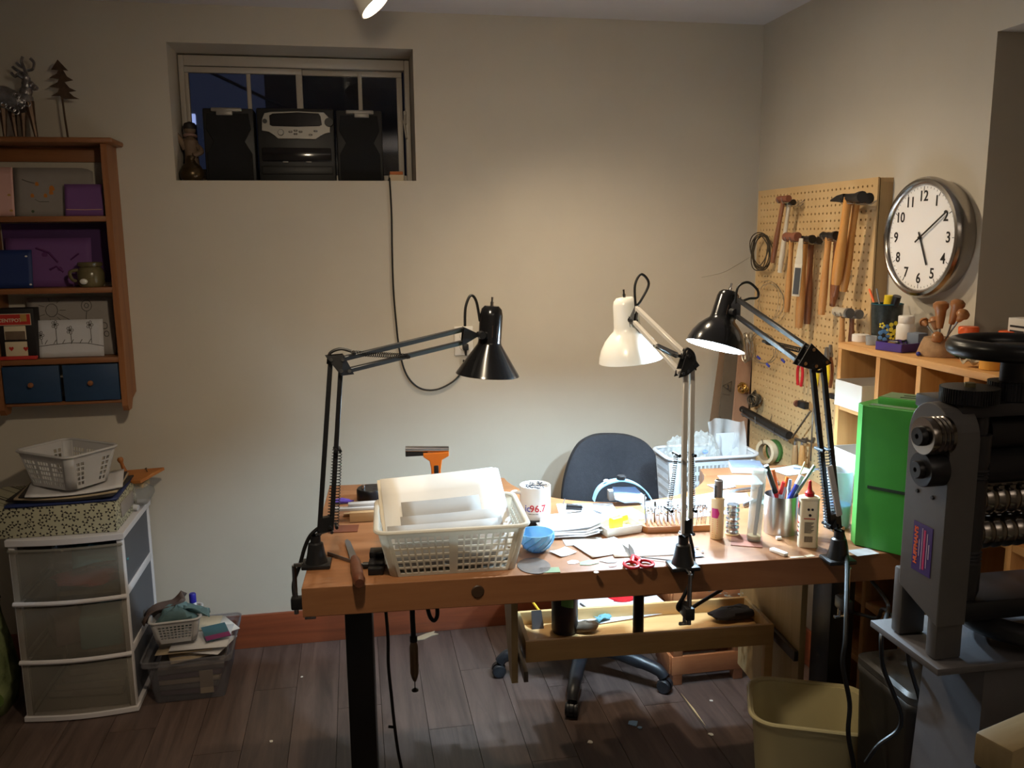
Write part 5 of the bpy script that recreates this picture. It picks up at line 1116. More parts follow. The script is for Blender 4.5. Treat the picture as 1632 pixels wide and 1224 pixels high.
for i in range(9):
    bm_ = MB(); bm_.box((0.001+i*0.0031, 0, 0), (0.0024 if i % 3 else 0.0016, 0.0016, 0.0004)); obj('small_print', wrap(bm_, q, rm+0.0003, ca+0.02-0.020/rm, hm*0.30), 'ink_black', t)
# blue glass bowl
clear('blue_glass', (150, 206, 240), 0.08, 0.8)
mat('blue_streak', (112, 182, 226), 0.15)
q = T_(862, 884); t = thing('glass_bowl', 'swirled light blue glass bowl in front of the mug', 'bowl', q+V((0, 0.03, 0)))
qb = q+V((-0.004, 0.034, 0)); rb, hb = 0.043, 0.046
b = MB(at(qb)); b.lathe([(0, 0.0), (rb*0.5, 0.0), (rb*0.72, hb*0.16), (rb*0.94, hb*0.5), (rb, hb*0.8), (rb*0.97, hb), (rb*0.94, hb), (rb*0.95, hb*0.8), (rb*0.88, hb*0.5), (rb*0.66, hb*0.2), (0, hb*0.1)], 40); obj('bowl', b, 'blue_glass', t)
for k in range(12):
    a = k*2*PI/12; pts = []
    for i in range(8):
        s = i/7; r_ = rb*(0.6+0.4*math.sin(min(1.0, s*1.1+0.1)*PI/2))+0.0006; pts.append(qb+V((r_*math.cos(a+s*1.1), r_*math.sin(a+s*1.1), hb*(0.12+0.82*s))))
    b = MB(); b.tube(pts, 0.0014, 5); obj('swirl', b, 'blue_streak', t)
b = MB(M.Translation(qb+V((0.0, 0, 0.012)))); b.torus((0, 0, 0), 0.012, 0.004, (0.2, 0.1, 1), 18, 6); lab(obj('ring_blank', b, 'copper_dull'), 'brown ring lying inside the blue glass bowl', 'ring')
q = T_(852, 840); b = MB(at(q, -0.05)); b.box((0, 0.02, 0.006), (0.04, 0.03, 0.012), 0.001); lab(obj('dark_case', b, 'iron_black'), 'low dark case between the mug and blue bowl', 'case')
# flat scraps in front
mat('green_metal', (150, 170, 138), 0.3, metal=0.55, var=0.1); mat('stain_disc', (84, 68, 56), 0.5, var=0.3, scale=40); mat('blue_sheet', (150, 172, 205), 0.7); mat('tape_white', (236, 232, 226), 0.6)
def flat(name, px, py, w_, d_, a, m, label, cat, h=0.0006, dz=0.0, tri=None, bend=0.0):
    q = T_(px, py, 0.0004+dz); b = MB(at(q, a))
    if tri: b.prism([(x*w_, y*d_) for x, y in tri], h)
    elif bend: b.sheet(lambda u, v: V(((u-0.5)*w_, (v-0.5)*d_, h+bend*(u-0.5)**2*4)), 8, 3)
    else: b.box((0, 0, h/2), (w_, d_, h))
    return lab(obj(name, b, m, solid=0.0006 if bend else 0.0), label, cat)
flat('green_plate', 876, 909, 0.046, 0.030, -0.1, 'green_metal', 'rectangular pale green metal plate near the bench edge', 'metal sheet', 0.0012)
flat('round_stain', 851, 902, 0.038, 0.05, 0, 'stain_disc', 'dark round stain on the bench beside the paper basket', 'disc', 0.0012, tri=[(math.cos(2*PI*i/28), math.sin(2*PI*i/28)) for i in range(28)])  # stain in the bench wood, laid on as a thin dark disc
flat('paper_card', 897, 881, 0.05, 0.045, 0.45, 'paper_bright', 'square white card beside the blue bowl', 'card', bend=0.003)
rag = [(-0.5, -0.2), (-0.1, -0.5), (0.4, -0.4), (0.5, 0.1), (0.15, 0.5), (-0.35, 0.35)]
flat('green_offcut', 938, 897, 0.05, 0.03, 0.2, 'green_metal', 'irregular pale green metal offcut near scissors', 'metal sheet', 0.001, tri=rag)
flat('paper_scrap', 913, 896, 0.030, 0.024, 0.3, 'paper_bright', 'small torn paper scrap between card and green offcut', 'paper scrap', tri=rag)
flat('paper_scrap', 970, 893, 0.042, 0.030, -0.3, 'paper_bright', 'torn paper scrap touching the scissors handles', 'paper scrap', tri=rag, dz=0.0008)
flat('copper_offcut', 976, 902, 0.022, 0.014, 0.4, 'copper_dull', 'tiny copper offcut beside the scissors', 'metal sheet', 0.001, tri=rag)
flat('paper_scrap', 950, 912, 0.012, 0.012, 0.2, 'paper_bright', 'tiny white scrap near the bench front edge', 'paper scrap', tri=rag)
flat('drawing_sheet', 1035, 872, 0.20, 0.12, -0.08, 'paper_bright', 'large white sheet under the scissors blades', 'paper', bend=0.002)
flat('tracing_sheet', 962, 873, 0.12, 0.10, 0.25, 'paper_bright', 'loose white sheet beside the card and bowl', 'paper', bend=0.002, dz=0.001)
flat('blue_sheet', 1095, 880, 0.055, 0.07, 0.05, 'blue_sheet', 'pale blue sheet under the white lamp foot', 'paper', dz=0.002)
flat('copper_plate', 1190, 862, 0.075, 0.085, -0.45, 'copper_dull', 'pinkish copper plate in front of the clear tube', 'metal sheet', 0.0015)
q = T_(1241, 882); b = MB(at(q, 0.35)); b.box((0, 0, 0.004), (0.014, 0.046, 0.0075), 0.001); lab(obj('white_strip', b, 'tape_white'), 'white plastic strip in front of the aluminium can', 'strip')
q = T_(1241, 860); b = MB(at(q, 0.0)); b.box((0, 0, 0.004), (0.014, 0.009, 0.008), 0.002); lab(obj('eraser', b, 'tape_white'), 'tiny white eraser at the foot of the aluminium can', 'eraser')
flat('brown_scrap', 1270, 888, 0.034, 0.008, -0.02, 'buff', 'long brown paper scrap near the bench edge', 'paper scrap')
flat('brown_scrap', 1290, 886, 0.022, 0.012, 0.15, 'buff', 'short brown paper scrap by the lamp foot', 'paper scrap')
flat('grey_mat', 1375, 880, 0.06, 0.04, 0.1, 'paper_grey', 'grey paper lying in front of the green housing', 'paper', dz=0.0)
flat('metal_chip', 1110, 872, 0.012, 0.008, 0.3, 'grey_steel', 'steel chip beside the blue sheet', 'metal scrap', 0.001, tri=rag, dz=0.004)
flat('metal_chip', 1120, 878, 0.010, 0.006, 1.0, 'grey_steel', 'narrow steel chip at the edge of blue sheet', 'metal scrap', 0.001, tri=rag, dz=0.004)
# magazine-thick white paper heap with curled corner
q = T_(905, 848); t = thing('paper_heap', 'thick heap of white sheets with a curled corner', 'papers', q)
for i in range(5):
    b = MB(M.Translation(q+V((0.004*i, 0.012+0.006*i, 0.002+0.0045*i))) @ rz(0.12*math.sin(i*2.1)-0.1)); b.sheet(lambda u, v: V(((u-0.5)*0.15, (v-0.5)*0.13, 0.012*max(0, u-0.75)*4*(1-v)+0.004*math.sin(3*u+i))), 8, 5); obj('sheet', b, 'paper_bright', t, solid=0.0015)
flat('lower_sheet', 930, 863, 0.10, 0.05, -0.05, 'paper_grey', 'grey-backed sheet under the thick white heap', 'paper')
for i, (px, py, w_, d_, a, lb) in enumerate(((935, 812, 0.16, 0.11, -0.15, 'white sheet along the cutout behind the paper heap'), (985, 822, 0.14, 0.10, 0.2, 'white sheet under the white shallow box'), (1065, 805, 0.15, 0.10, -0.05, 'white sheet behind the bur block at the cutout'), (1150, 795, 0.16, 0.12, 0.3, 'white sheet spread on the bench horn'), (1180, 765, 0.12, 0.10, -0.2, 'off-white sheet at the horn end'), (1120, 815, 0.12, 0.08, 0.1, 'white sheet between bur block and glue tube'))):
    flat('loose_paper', px, py, w_, d_, a, 'paper_bright', lb, 'paper', h=0.0003, dz=0.0002*i)
# dark loupe and little tools behind heap
q = T_(915, 812, 0.026); t = thing('loupe', 'small black cylinder loupe lying on the paper heap', 'loupe', q)
b = MB(M.Translation(q) @ rz(-0.25)); b.cyl((-0.022, 0, 0.008), (0.022, 0, 0.006), 0.009, 0.008, 14); obj('barrel', b, 'iron_black', t)
b = MB(M.Translation(q) @ rz(-0.25)); b.torus((0.028, 0, 0.006), 0.006, 0.0012, (0, 0.3, 1), 14, 5); obj('ring', b, 'chrome', t)
for i, (p0, p1, lb) in enumerate((((940, 812), (958, 818), 'short dark steel punch on the paper heap'), ((945, 803), (975, 806), 'thin steel scriber behind the punch'), ((900, 795), (897, 804), 'bent wire by the loupe'))):
    stick('steel_punch' if i == 0 else ('scriber' if i == 1 else 'bent_wire'), T_(*p0, 0.022), T_(*p1, 0.022), 0.003-0.0008*i, 'grey_steel', lb, 'hand tool')
# white tray with yellow marker caps
q = T_(985, 846); t = thing('white_tray', 'white shallow box holding a bright yellow block', 'box', q, 0.22)
Tw = WM[t]; b = MB(Tw); b.rings([rrect(0.10, 0.07, 0.004, 0.0005), rrect(0.105, 0.075, 0.004, 0.022), rrect(0.099, 0.069, 0.004, 0.022), rrect(0.096, 0.066, 0.004, 0.004)], True, True, True, False); obj('tray', b, 'copy_cream', t)
mat('yellow_lime', (232, 232, 52), 0.5); mat('yellow_dice', (232, 190, 30), 0.5)
b = MB(Tw @ at((0.0, 0.005, 0.005), 0.2)); b.box((-0.004, 0, 0.016), (0.034, 0.02, 0.03), 0.003); b.box((0.026, 0.008, 0.022), (0.026, 0.016, 0.016), 0.003); lab(obj('yellow_block', b, 'yellow_lime'), 'lime yellow foam block sitting in the white box', 'foam block')
q = T_(1016, 845); b = MB(at(q, 0.3)); b.box((0, 0, 0.007), (0.014, 0.012, 0.013), 0.002); t = thing('yellow_die', 'small yellow die between the white box and bur block', 'die', q); obj('cube', b, 'yellow_dice', t)
for x_, z_ in ((-0.003, 0.005), (0.003, 0.009)):
    b = MB(at(q, 0.3)); b.lathe([(0, 0.0004), (0.0013, 0)], 8, M.Translation(V((x_, -0.0061, z_))) @ rx(PI/2)); obj('pip', b, 'ink_black', t)
# magnifier headband at the cutout
mat('band_blue', (140, 192, 226), 0.35); mat('lens_glass', (150, 165, 190), 0.08, metal=0.2)
HYv = T_(1000, 800).y+0.0; hx = lambda x, y, d=0: PY(x, y, HYv+d)
t = thing('magnifier_visor', 'light blue magnifying headband visor at the bench cutout', 'visor', (hx(990, 800).x, HYv, TZ+0.0005))
arc = [hx(946, 797), hx(950, 785), hx(958, 775), hx(972, 768), hx(990, 765), hx(1006, 768), hx(1020, 775), hx(1030, 784), hx(1037, 795)]
arc[0].z = max(arc[0].z, TZ+0.004); arc[-1].z = max(arc[-1].z, TZ+0.004)
sp_ = spline(arc, 5); b = MB()
b.rings([[p+V((0, -0.012, 0.002)), p+V((0, 0.014, 0.002)), p+V((0, 0.014, -0.002)), p+V((0, -0.012, -0.002))] for p in sp_], True, True, True, False); obj('headband', b, 'band_blue', t)
b = MB(); k_ = hx(990, 763); b.lathe([(0, 0.010), (0.011, 0.010), (0.0135, 0.007), (0.0135, 0)], 20, M.Translation(V((k_.x, HYv, k_.z)))); obj('adjuster_knob', b, 'iron_black', t)
b = MB(); k_ = hx(966, 768); b.ball((k_.x, HYv, k_.z+0.003), 0.007, sc=(1.2, 0.9, 0.7)); obj('pivot', b, 'white_plastic', t)
p_ = [hx(976, 778, 0.012), hx(1012, 778, 0.012), hx(1030, 795, -0.03), hx(1024, 801, -0.035), hx(996, 802, -0.035), hx(980, 796, -0.03)]
for v_ in p_: v_.z = max(v_.z, TZ+0.003)
b = MB(); n6 = len(p_); b.add([v for v in p_]+[v+V((0, 0, 0.004)) for v in p_], [tuple(reversed(range(n6))), tuple(range(n6, 2*n6))]+[(i, (i+1) % n6, n6+(i+1) % n6, n6+i) for i in range(n6)]); obj('lens_plate', b, 'lens_glass', t)
b = MB(); k_ = hx(985, 786, 0.02); b.box((k_.x+0.004, HYv+0.028, TZ+0.016), (0.062, 0.025, 0.029), 0.002); lab(obj('kraft_box', b, 'manila_shade'), 'small tan carton under the blue visor', 'carton')
# bur holder block with steel burs
wood('bur_wood', (176, 116, 66), (140, 86, 44), 'x', 7.0)
mat('bur_steel', (186, 188, 194), 0.22, metal=1.0)
b0, b1 = T_(1032, 850), T_(1136, 846); ba = math.atan2(b1.y-b0.y, b1.x-b0.x); bl = (b1-b0).length
t = thing('bur_block', 'low wooden block drilled for rows of steel burs', 'tool holder', (b0+b1)/2, ba)
Tr = at(b0, ba)
b = MB(Tr); b.prism([(0, 0), (bl, 0), (bl+0.004, 0.05), (-0.012, 0.05), (-0.014, 0.02)], 0.016, None, 0.001); obj('block', b, 'bur_wood', t)
hd0 = MB(); hd0.cyl((0, 0, 0), (0, 0, 0.034), 0.0012, 0.0012, 6); hd0.lathe([(0.0012, 0.032), (0.003, 0.035), (0.003, 0.039), (0, 0.042)], 8)
first = None; rnd = random.Random(12)
for r_ in range(4):
    for c_ in range(15):
        if rnd.random() < 0.12: continue
        p = Tr @ V((0.006+c_*(bl-0.012)/14, 0.009+r_*0.0105, 0.0155)); sc = rnd.uniform(0.75, 1.2)
        if first is None:
            o = obj('steel_bur', hd0, 'bur_steel'); first = o; o.location = p
        else: o = bpy.data.objects.new('steel_bur', first.data); C.objects.link(o); o.location = p
        o.scale = (1, 1, sc); o.rotation_euler = (rnd.uniform(-0.06, 0.06), rnd.uniform(-0.06, 0.06), 0)
        lab(o, 'thin steel bur standing in the wooden bur block', 'bur', 'burs in the wooden block')
q = Tr @ V((0.002, 0.03, 0.016)); b = MB(M.Translation(q)); b.cyl((0, 0, 0), (-0.001, 0.01, 0.075), 0.0022, 0.0022, 8); lab(obj('tall_mandrel', b, 'bur_steel'), 'tall steel mandrel at the end of the bur block', 'mandrel')
for x_ in (0.028, 0.062):
    q = Tr @ V((x_, 0.038, 0.016)); b = MB(M.Translation(q)); b.cyl((0, 0, 0), (0, 0, 0.05), 0.0022, 0.0022, 8); b.cyl((0, 0, 0.045), (0, 0, 0.056), 0.004, 0.003, 8); lab(obj('abrasive_bur', b, 'bolt_dark'), 'brown-tipped abrasive point standing among the burs', 'bur', 'brown abrasive points in the bur block')
# glue bottle, spool stack, clear tube with rods, aluminium can, oil can
mat('glue_cream', (226, 198, 150), 0.4); mat('glue_pink', (190, 40, 112), 0.45); mat('glue_red', (206, 72, 66), 0.5); mat('cap_grey', (130, 120, 112), 0.35, metal=0.4)
q = T_(1142, 857); t = thing('glue_tube', 'cream glue tube with grey cap and magenta arrow label', 'tube', q)
gz = lambda y: PY(1142, y, q.y).z-q.z
b = MB(at(q)); b.lathe([(0, 0), (0.0155, 0), (0.0165, 0.002), (0.0165, gz(798)), (0.0172, gz(797)), (0.0172, gz(793)), (0.0155, gz(792)), (0, gz(792))], 26); obj('tube', b, 'glue_cream', t)
b = MB(at(q)); b.lathe([(0.0105, gz(793)), (0.0105, gz(766)), (0.0085, gz(765)), (0.0085, gz(768)), (0, gz(768))], 22, M.Translation(V((0.002, 0, 0)))); obj('cap', b, 'cap_grey', t)
b = MB(at(q)); b.cyl((-0.0085, -0.004, gz(793)), (-0.0085, -0.004, gz(773)), 0.0045, 0.0045, 10); obj('applicator', b, 'chrome', t)
cq = math.atan2(-q.y, -q.x); 
def on_tube(pts, r, off=0.0004, a_off=0.0):
    b = MB(); vs = [q+V(((r+off)*math.cos(cq+a_off+x/r), (r+off)*math.sin(cq+a_off+x/r), z)) for x, z in pts]; b.add(vs, [tuple(range(len(vs)))]); return b
g1, g2 = gz(823), gz(808)
for i in range(5): obj('magenta_arrow', on_tube([(-0.013+0.004*i, g1), (-0.009+0.004*i, g1+(0 if i < 4 else (g2-g1)/2)), (-0.009+0.004*i, g2-(0 if i < 4 else (g2-g1)/2)), (-0.013+0.004*i, g2)], 0.0165, 0.0004, -0.1), 'glue_pink', t)
for i in range(7):
    z_ = lerp(gz(846), gz(826), i/6); obj('red_print', on_tube([(-0.010, z_-0.0012), (0.003, z_-0.0012), (0.003, z_+0.0012), (-0.010, z_+0.0012)], 0.0165, 0.0004, -0.1), 'glue_red', t)
for i in range(2):
    z_ = lerp(gz(853), gz(850), i); obj('brown_line', on_tube([(-0.012, z_-0.0006), (-0.001, z_-0.0006), (-0.001, z_+0.0006), (-0.012, z_+0.0006)], 0.0165), 'bolt_dark', t)
mat('foil_silver', (192, 196, 204), 0.22, metal=0.95, bump=0.8, bscale=60)
q = T_(1167, 851); t = thing('foil_spool', 'stack of crinkled silver foil rings on a pale base', 'foil stack', q)
b = MB(at(q)); pr = [(0, 0.004)]; nz_ = 18; hh_ = PY(1167, 803, q.y).z-q.z
for i in range(nz_+1): pr.append((0.0158+0.0016*math.sin(i*2.3)+0.0008*math.sin(i*5.1), 0.004+(hh_-0.004)*i/nz_))
pr.append((0, hh_)); b.lathe(pr, 22); obj('foil', b, 'foil_silver', t)
b = MB(at(q)); b.lathe([(0, 0), (0.018, 0), (0.018, 0.0035), (0, 0.0035)], 22); obj('base', b, 'glue_cream', t)
clear('clear_tube', (225, 226, 222), 0.06, 0.28)
q = T_(1201, 860, 0.0025); ht = PY(1205, 748, q.y).z-q.z
t = thing('clear_tube', 'tall clear plastic tube holding steel rods', 'tube', q)
lean_ = M.Translation(q) @ ry(0.05)
b = MB(lean_); b.lathe([(0, 0.0005), (0.0175, 0.0005), (0.0175, ht-0.004), (0.0188, ht-0.003), (0.0188, ht), (0.0165, ht), (0.0165, 0.004), (0, 0.004)], 30); obj('tube', b, 'clear_tube', t)
b = MB(lean_); b.lathe([(0, 0.0045), (0.016, 0.0045), (0.016, 0.012), (0, 0.012)], 24); obj('end_plug', b, 'glue_cream', t)
for i in range(5):
    a = i*1.3; b = MB(lean_); b.cyl((0.002+0.0025*math.cos(a), 0.0025*math.sin(a), 0.013), (0.008+0.0045*math.cos(a), 0.0045*math.sin(a), ht*0.80-0.004*i), 0.0022, 0.0022, 8); lab(obj('steel_rod', b, 'grey_steel'), 'steel rod standing inside the clear tube', 'rod', 'rods in the clear tube')
mat('brushed_alu', (190, 188, 186), 0.28, metal=1.0, var=0.05)
q = T_(1249, 851); rc = 0.0415; hc = PY(1249, 791, q.y).z-q.z
q = q+V((0.0, 0.02, 0))
t = thing('aluminium_can', 'brushed aluminium can full of pens', 'pen can', q)
b = MB(at(q)); b.lathe([(0, 0), (rc, 0), (rc, hc), (rc-0.001, hc), (rc-0.0012, 0.002), (0, 0.002)], 44); obj('can', b, 'brushed_alu', t)
mat('pen_black', (30, 27, 27), 0.35); mat('pen_red', (200, 40, 40), 0.35); mat('pen_blue', (44, 52, 140), 0.35); mat('pen_orange', (226, 110, 40), 0.4); mat('pen_clear', (190, 196, 210), 0.2); mat('wood_stick', (216, 190, 150), 0.6)
def pen(p_bot, p_top, r, m, label, capm=None, capl=0.3, name='pen'):
    p_bot, p_top = V(p_bot), V(p_top); t = thing(name, label, 'pen', p_bot)
    b = MB(); b.cyl(p_bot, lerp(p_bot, p_top, 1-capl if capm else 1.0), r*0.9, r, 10); obj('barrel', b, m, t)
    if capm: b = MB(); b.cyl(lerp(p_bot, p_top, 1-capl), p_top, r*1.15, r*1.05, 12); obj('cap', b, capm, t)
    return t
def canp(a, r): return q+V((r*math.cos(a), r*math.sin(a), 0.004))
def pen_to(px, py, a, r_, *k, dy=0.0, **kw): return pen(canp(a, r_), PY(px, py, q.y+dy), *k, **kw)
pen_to(1221, 742, 0.2, 0.026, 0.006, 'pen_red', 'thick black and red marker leaning out of the can', 'pen_black', 0.42, name='marker', dy=-0.005)
pen_to(1232, 748, 0.5, 0.020, 0.005, 'pen_orange', 'orange marker behind the black one in the can', None, dy=0.01, name='marker')
pen_to(1249, 768, 2.6, 0.022, 0.0042, 'pen_clear', 'clear pen with a red cap in the can', 'pen_red', 0.25, dy=-0.012)
pen_to(1255, 760, 3.5, 0.018, 0.0042, 'pen_clear', 'clear pen with an orange end in the can', 'pen_orange', 0.18, dy=0.002)
pen_to(1259, 764, -0.6, 0.012, 0.0042, 'pen_clear', 'clear pen with a lilac end in the can', 'blue_sheet', 0.2, dy=0.01)
pen_to(1278, 758, 3.0, 0.02, 0.0062, 'pen_blue', 'blue capped pen leaning toward the oil can', 'pen_clear', 0.16, dy=-0.004)
pen_to(1283, 736, 3.1, 0.01, 0.002, 'wood_stick', 'thin wooden stick leaning out of the can', None, dy=0.012, name='wooden_stick')
pen_to(1298, 742, 3.3, 0.024, 0.0045, 'grey_steel', 'long grey tweezers leaning out of the can', None, dy=0.006, name='tweezers')
# oil can
mat('oil_cream', (222, 208, 180), 0.35); mat('oil_print', (64, 54, 52), 0.5)
q = T_(1291, 873); hz_ = lambda y: PY(1291, y, q.y).z-q.z
ow, od = 0.046, 0.028
t = thing('oil_can', 'flat cream oil can with red spout beside pens', 'oil can', q+V((0, 0.014, 0)), -0.35)
To = WM[t]; zt1, zt2 = hz_(797), hz_(790)
b = MB(To); b.rings([rrect(ow, od, 0.009, 0.0), rrect(ow, od, 0.009, 0.002), rrect(ow, od, 0.009, zt1), rrect(ow*0.96, od*0.9, 0.009, zt1+0.003)], True, True, True); cb_ = obj('can_body', b, 'oil_cream', t)
b = MB(To); b.rings([rrect(ow+0.002, od+0.002, 0.010, zt1-0.002), rrect(ow+0.002, od+0.002, 0.010, zt1+0.003), rrect(ow*0.86, od*0.8, 0.009, zt1+0.006)], True, True, True); obj('shoulder', b, 'oil_cream', t)
b = MB(To); z0_ = zt1+0.005; b.lathe([(0.0115, z0_), (0.0115, z0_+0.010), (0.006, z0_+0.015), (0.004, z0_+0.028), (0.0036, z0_+0.038), (0, z0_+0.040)], 18); obj('red_spout', b, 'red_plastic', t)
def oprint(x0, x1, z0, z1, m, nm='print'):
    b = MB(To); b.box(((x0+x1)/2, -od/2-0.0004, (z0+z1)/2), (x1-x0, 0.0008, z1-z0)); obj(nm, b, m, t)
hb_ = zt1
oprint(-0.013, 0.013, hb_*0.60, hb_*0.615, 'red_plastic', 'red_line'); 
for i in range(9): oprint(-0.011, 0.011-0.003*(i % 3), hb_*(0.52-0.026*i), hb_*(0.53-0.026*i), 'oil_print')
for i in range(9): oprint(-0.010+i*0.0022, -0.009+i*0.0022, hb_*0.12, hb_*0.24, 'oil_print', 'barcode_line')
for x_, z_, r_ in ((-0.003, 0.80, 0.003), (0.006, 0.80, 0.003), (0.001, 0.68, 0.0035)):
    b = MB(To @ M.Translation(V((x_, -od/2-0.0006, hb_*z_))) @ rx(PI/2)); b.lathe([(0, 0.0005), (r_, 0.0003), (r_, 0)], 12); obj('punched_mark', b, 'ink_black', t)
for sg, m_ in ((-1, 'oil_print'),):
    b = MB(To); b.box((sg*(ow/2+0.0004), 0, hb_*0.80), (0.0008, od*0.62, hb_*0.3)); obj('dark_panel', b, m_, t)
    b = MB(To); b.box((sg*(ow/2+0.0009), 0.001, hb_*0.85), (0.0008, od*0.5, hb_*0.1)); obj('red_patch', b, 'red_plastic', t)
    for i in range(4):
        b = MB(To); b.box((sg*(ow/2+0.0004), 0, hb_*(0.5-0.09*i)), (0.0008, od*(0.55-0.08*(i % 2)), hb_*0.035)); obj('side_print', b, 'oil_print' if i % 2 else 'red_plastic', t)
# red scissors
sc0 = T_(1016, 897); tp1 = T_(996, 867, 0.004); piv = T_(1009, 888, 0.004)
t = thing('scissors', 'red handled scissors lying open on the bench', 'scissors', sc0)
d_ = (tp1-piv).normalized(); s_ = V((-d_.y, d_.x, 0)); L_ = (tp1-piv).length
def frame2(o, d): return M(((d.x, -d.y, 0, o.x), (d.y, d.x, 0, o.y), (0, 0, 1, o.z), (0, 0, 0, 1)))
for k, rot in ((0, 0.09), (1, -0.09)):
    Fb = frame2(piv+V((0, 0, 0.0022*k)), d_) @ rz(rot); b = MB(Fb); b.prism([(-0.01, -0.006), (L_*0.6, -0.006), (L_, 0.0), (L_*0.6, 0.004), (-0.01, 0.006)], 0.0016); obj('blade', b, 'chrome', t)
h1, h2 = T_(1006, 900, 0.006), T_(1029, 898, 0.006)
for h_, ax_ in ((h1, 0.016), (h2, 0.017)):
    b = MB(); b.tube([h_+V((ax_*math.cos(2*PI*i/20), 0.021*math.sin(2*PI*i/20), 0)) for i in range(20)], 0.004, 8, closed=True)
    b.tube([piv+V((0, 0, 0.003)), lerp(piv, h_, 0.35)+V((0, 0, 0.002)), h_+(piv-h_).normalized()*0.018], [0.005, 0.006, 0.005], 8); obj('handle', b, 'red_plastic', t)
b = MB(); b.cyl(piv+V((0, 0, 0.002)), piv+V((0, 0, 0.008)), 0.0035, 0.003, 12); obj('pivot_screw', b, 'chrome', t)
stick('dark_wire', T_(1022, 888, 0.004), T_(1068, 893, 0.004), 0.0012, 'iron_black', 'thin dark wire pointing away from the scissors', 'wire', 6)
# grey slab, mint papers and flat tools on the back of the bench
mat('slab_grey', (112, 122, 140), 0.5, var=0.1); mat('mint_paper', (206, 226, 220), 0.7)
q = T_(1190, 752); t = thing('rubber_block', 'grey topped bench block at the back of bench', 'bench block', q, -0.3)
b = MB(at(q, -0.3)); b.box((0, 0.02, 0.010), (0.10, 0.085, 0.018), 0.001); obj('base', b, 'copy_cream', t); b = MB(at(q, -0.3)); b.box((0, 0.02, 0.021), (0.10, 0.085, 0.003), 0.001); obj('grey_top', b, 'slab_grey', t)
for i, (px, py, w_, d_, a, m_, lb) in enumerate(((1262, 750, 0.12, 0.09, 0.25, 'mint_paper', 'pale mint sheet at the back of the bench'), (1285, 748, 0.08, 0.02, -0.35, 'slab_grey', 'flat grey steel rule on the mint sheet'), (1150, 775, 0.07, 0.05, 0.2, 'paper_bright', 'white scrap sheet on the bench horn'), (1175, 790, 0.06, 0.045, -0.3, 'paper_bright', 'crumpled white sheet behind the foil stack'), (1225, 800, 0.07, 0.06, 0.4, 'mint_paper', 'pale sheet behind the aluminium can'), (1120, 800, 0.09, 0.05, 0.1, 'paper_bright', 'white sheet behind the bur block'))):
    flat('loose_sheet', px, py, w_, d_, a, m_, lb, 'paper', dz=0.0006*i, bend=0.002)
for i, (p0, p1, lb) in enumerate((((1218, 742), (1240, 770), 'steel pliers half hidden behind the pens'), ((1160, 783), (1205, 777), 'thin steel strip on the bench horn'), ((1185, 805), (1218, 792), 'short steel needle file near the can'))):
    b = MB(); bar(b, T_(*p0, 0.008), T_(*p1, 0.008), 0.006, 0.010); lab(obj('steel_tool', b, 'grey_steel'), lb, 'hand tool')
# clear water jar with blue bottom behind the lamp arm
clear('jar_plastic', (205, 215, 225), 0.1, 0.35); mat('jar_blue', (90, 150, 200), 0.3)
q = T_(1340, 842); q = V((q.x, q.y+0.02, q.z)); hj = PY(1345, 748, q.y).z-q.z
t = thing('clear_jar', 'clear plastic jar with blue contents beside the green housing', 'jar', q)
b = MB(at(q)); b.lathe([(0, 0), (0.030, 0), (0.034, 0.01), (0.036, hj), (0.034, hj), (0.032, 0.012), (0, 0.003)], 28); obj('jar', b, 'jar_plastic', t)
b = MB(at(q)); b.lathe([(0, 0.004), (0.029, 0.004), (0.031, hj*0.4), (0, hj*0.42)], 24); obj('blue_fill', b, 'jar_blue', t)
# white-labelled pen taped to the lamp arm
pA, pB = PY(1322, 742, Y3l-0.02), PY(1338, 822, Y3l-0.02)
t = thing('label_strip', 'white paper label wrapped along the black lamp arm', 'label', pB); b = MB(); bar(b, pA, pB, 0.014, 0.006); obj('strip', b, 'paper_white', t)
b = MB(); m_ = lerp(pA, pB, 0.5); bar(b, m_+(pA-pB).normalized()*0.0012, m_-(pA-pB).normalized()*0.0012, 0.0145, 0.0065); obj('black_band', b, 'pen_black', t)
# green metal housing
mat('green_enamel', (58, 138, 50), 0.4, var=0.08, scale=14); mat('green_dust', (108, 132, 96), 0.7, var=0.15, scale=30); mat('slot_dark', (20, 40, 18), 0.7)
g0 = T_(1362, 869); az = -0.94
TG = at(g0, az); gw, gd = 0.185, 0.125; gh = PY(1380, 640, g0.y).z-TZ-0.01
t = thing('green_housing', 'bright green metal machine housing on the bench end', 'machine housing', TG @ V((gw/2, gd/2, 0)), az)
cf = 0.028
b = MB(TG); b.prism([(0, 0.0), (gw, 0), (gw, gd), (-cf*0.2, gd), (-cf*0.72, cf*0.9)], gh, M.Translation(V((0, 0, 0.001))), 0.0015); obj('housing', b, 'green_enamel', t)
b = MB(TG); b.box((gw/2+0.002, -0.0008, gh*0.44), (gw*0.78, 0.002, 0.007)); obj('slot', b, 'slot_dark', t)
b = MB(TG); b.box((gw*0.55, gd*0.62, gh+0.010), (gw*0.88, gd*0.66, 0.018), 0.002); obj('raised_lid', b, 'green_enamel', t)
b = MB(TG); b.box((gw*0.55, gd*0.62, gh+0.0194), (gw*0.84, gd*0.6, 0.001)); obj('dusty_top', b, 'green_dust', t)
b = MB(TG); b.box((gw*0.45, gd*0.2, gh+0.0013), (gw*0.8, gd*0.22, 0.001)); obj('dusty_ledge', b, 'green_dust', t)
for i in range(2):
    b = MB(TG @ M.Translation(V((gw*0.55, gd*(0.5+0.2*i), gh+0.0202))) @ rz(0.2)); b.box((0, 0, 0), (gw*0.4, 0.008, 0.001)); obj('vent_slot', b, 'slot_dark', t)
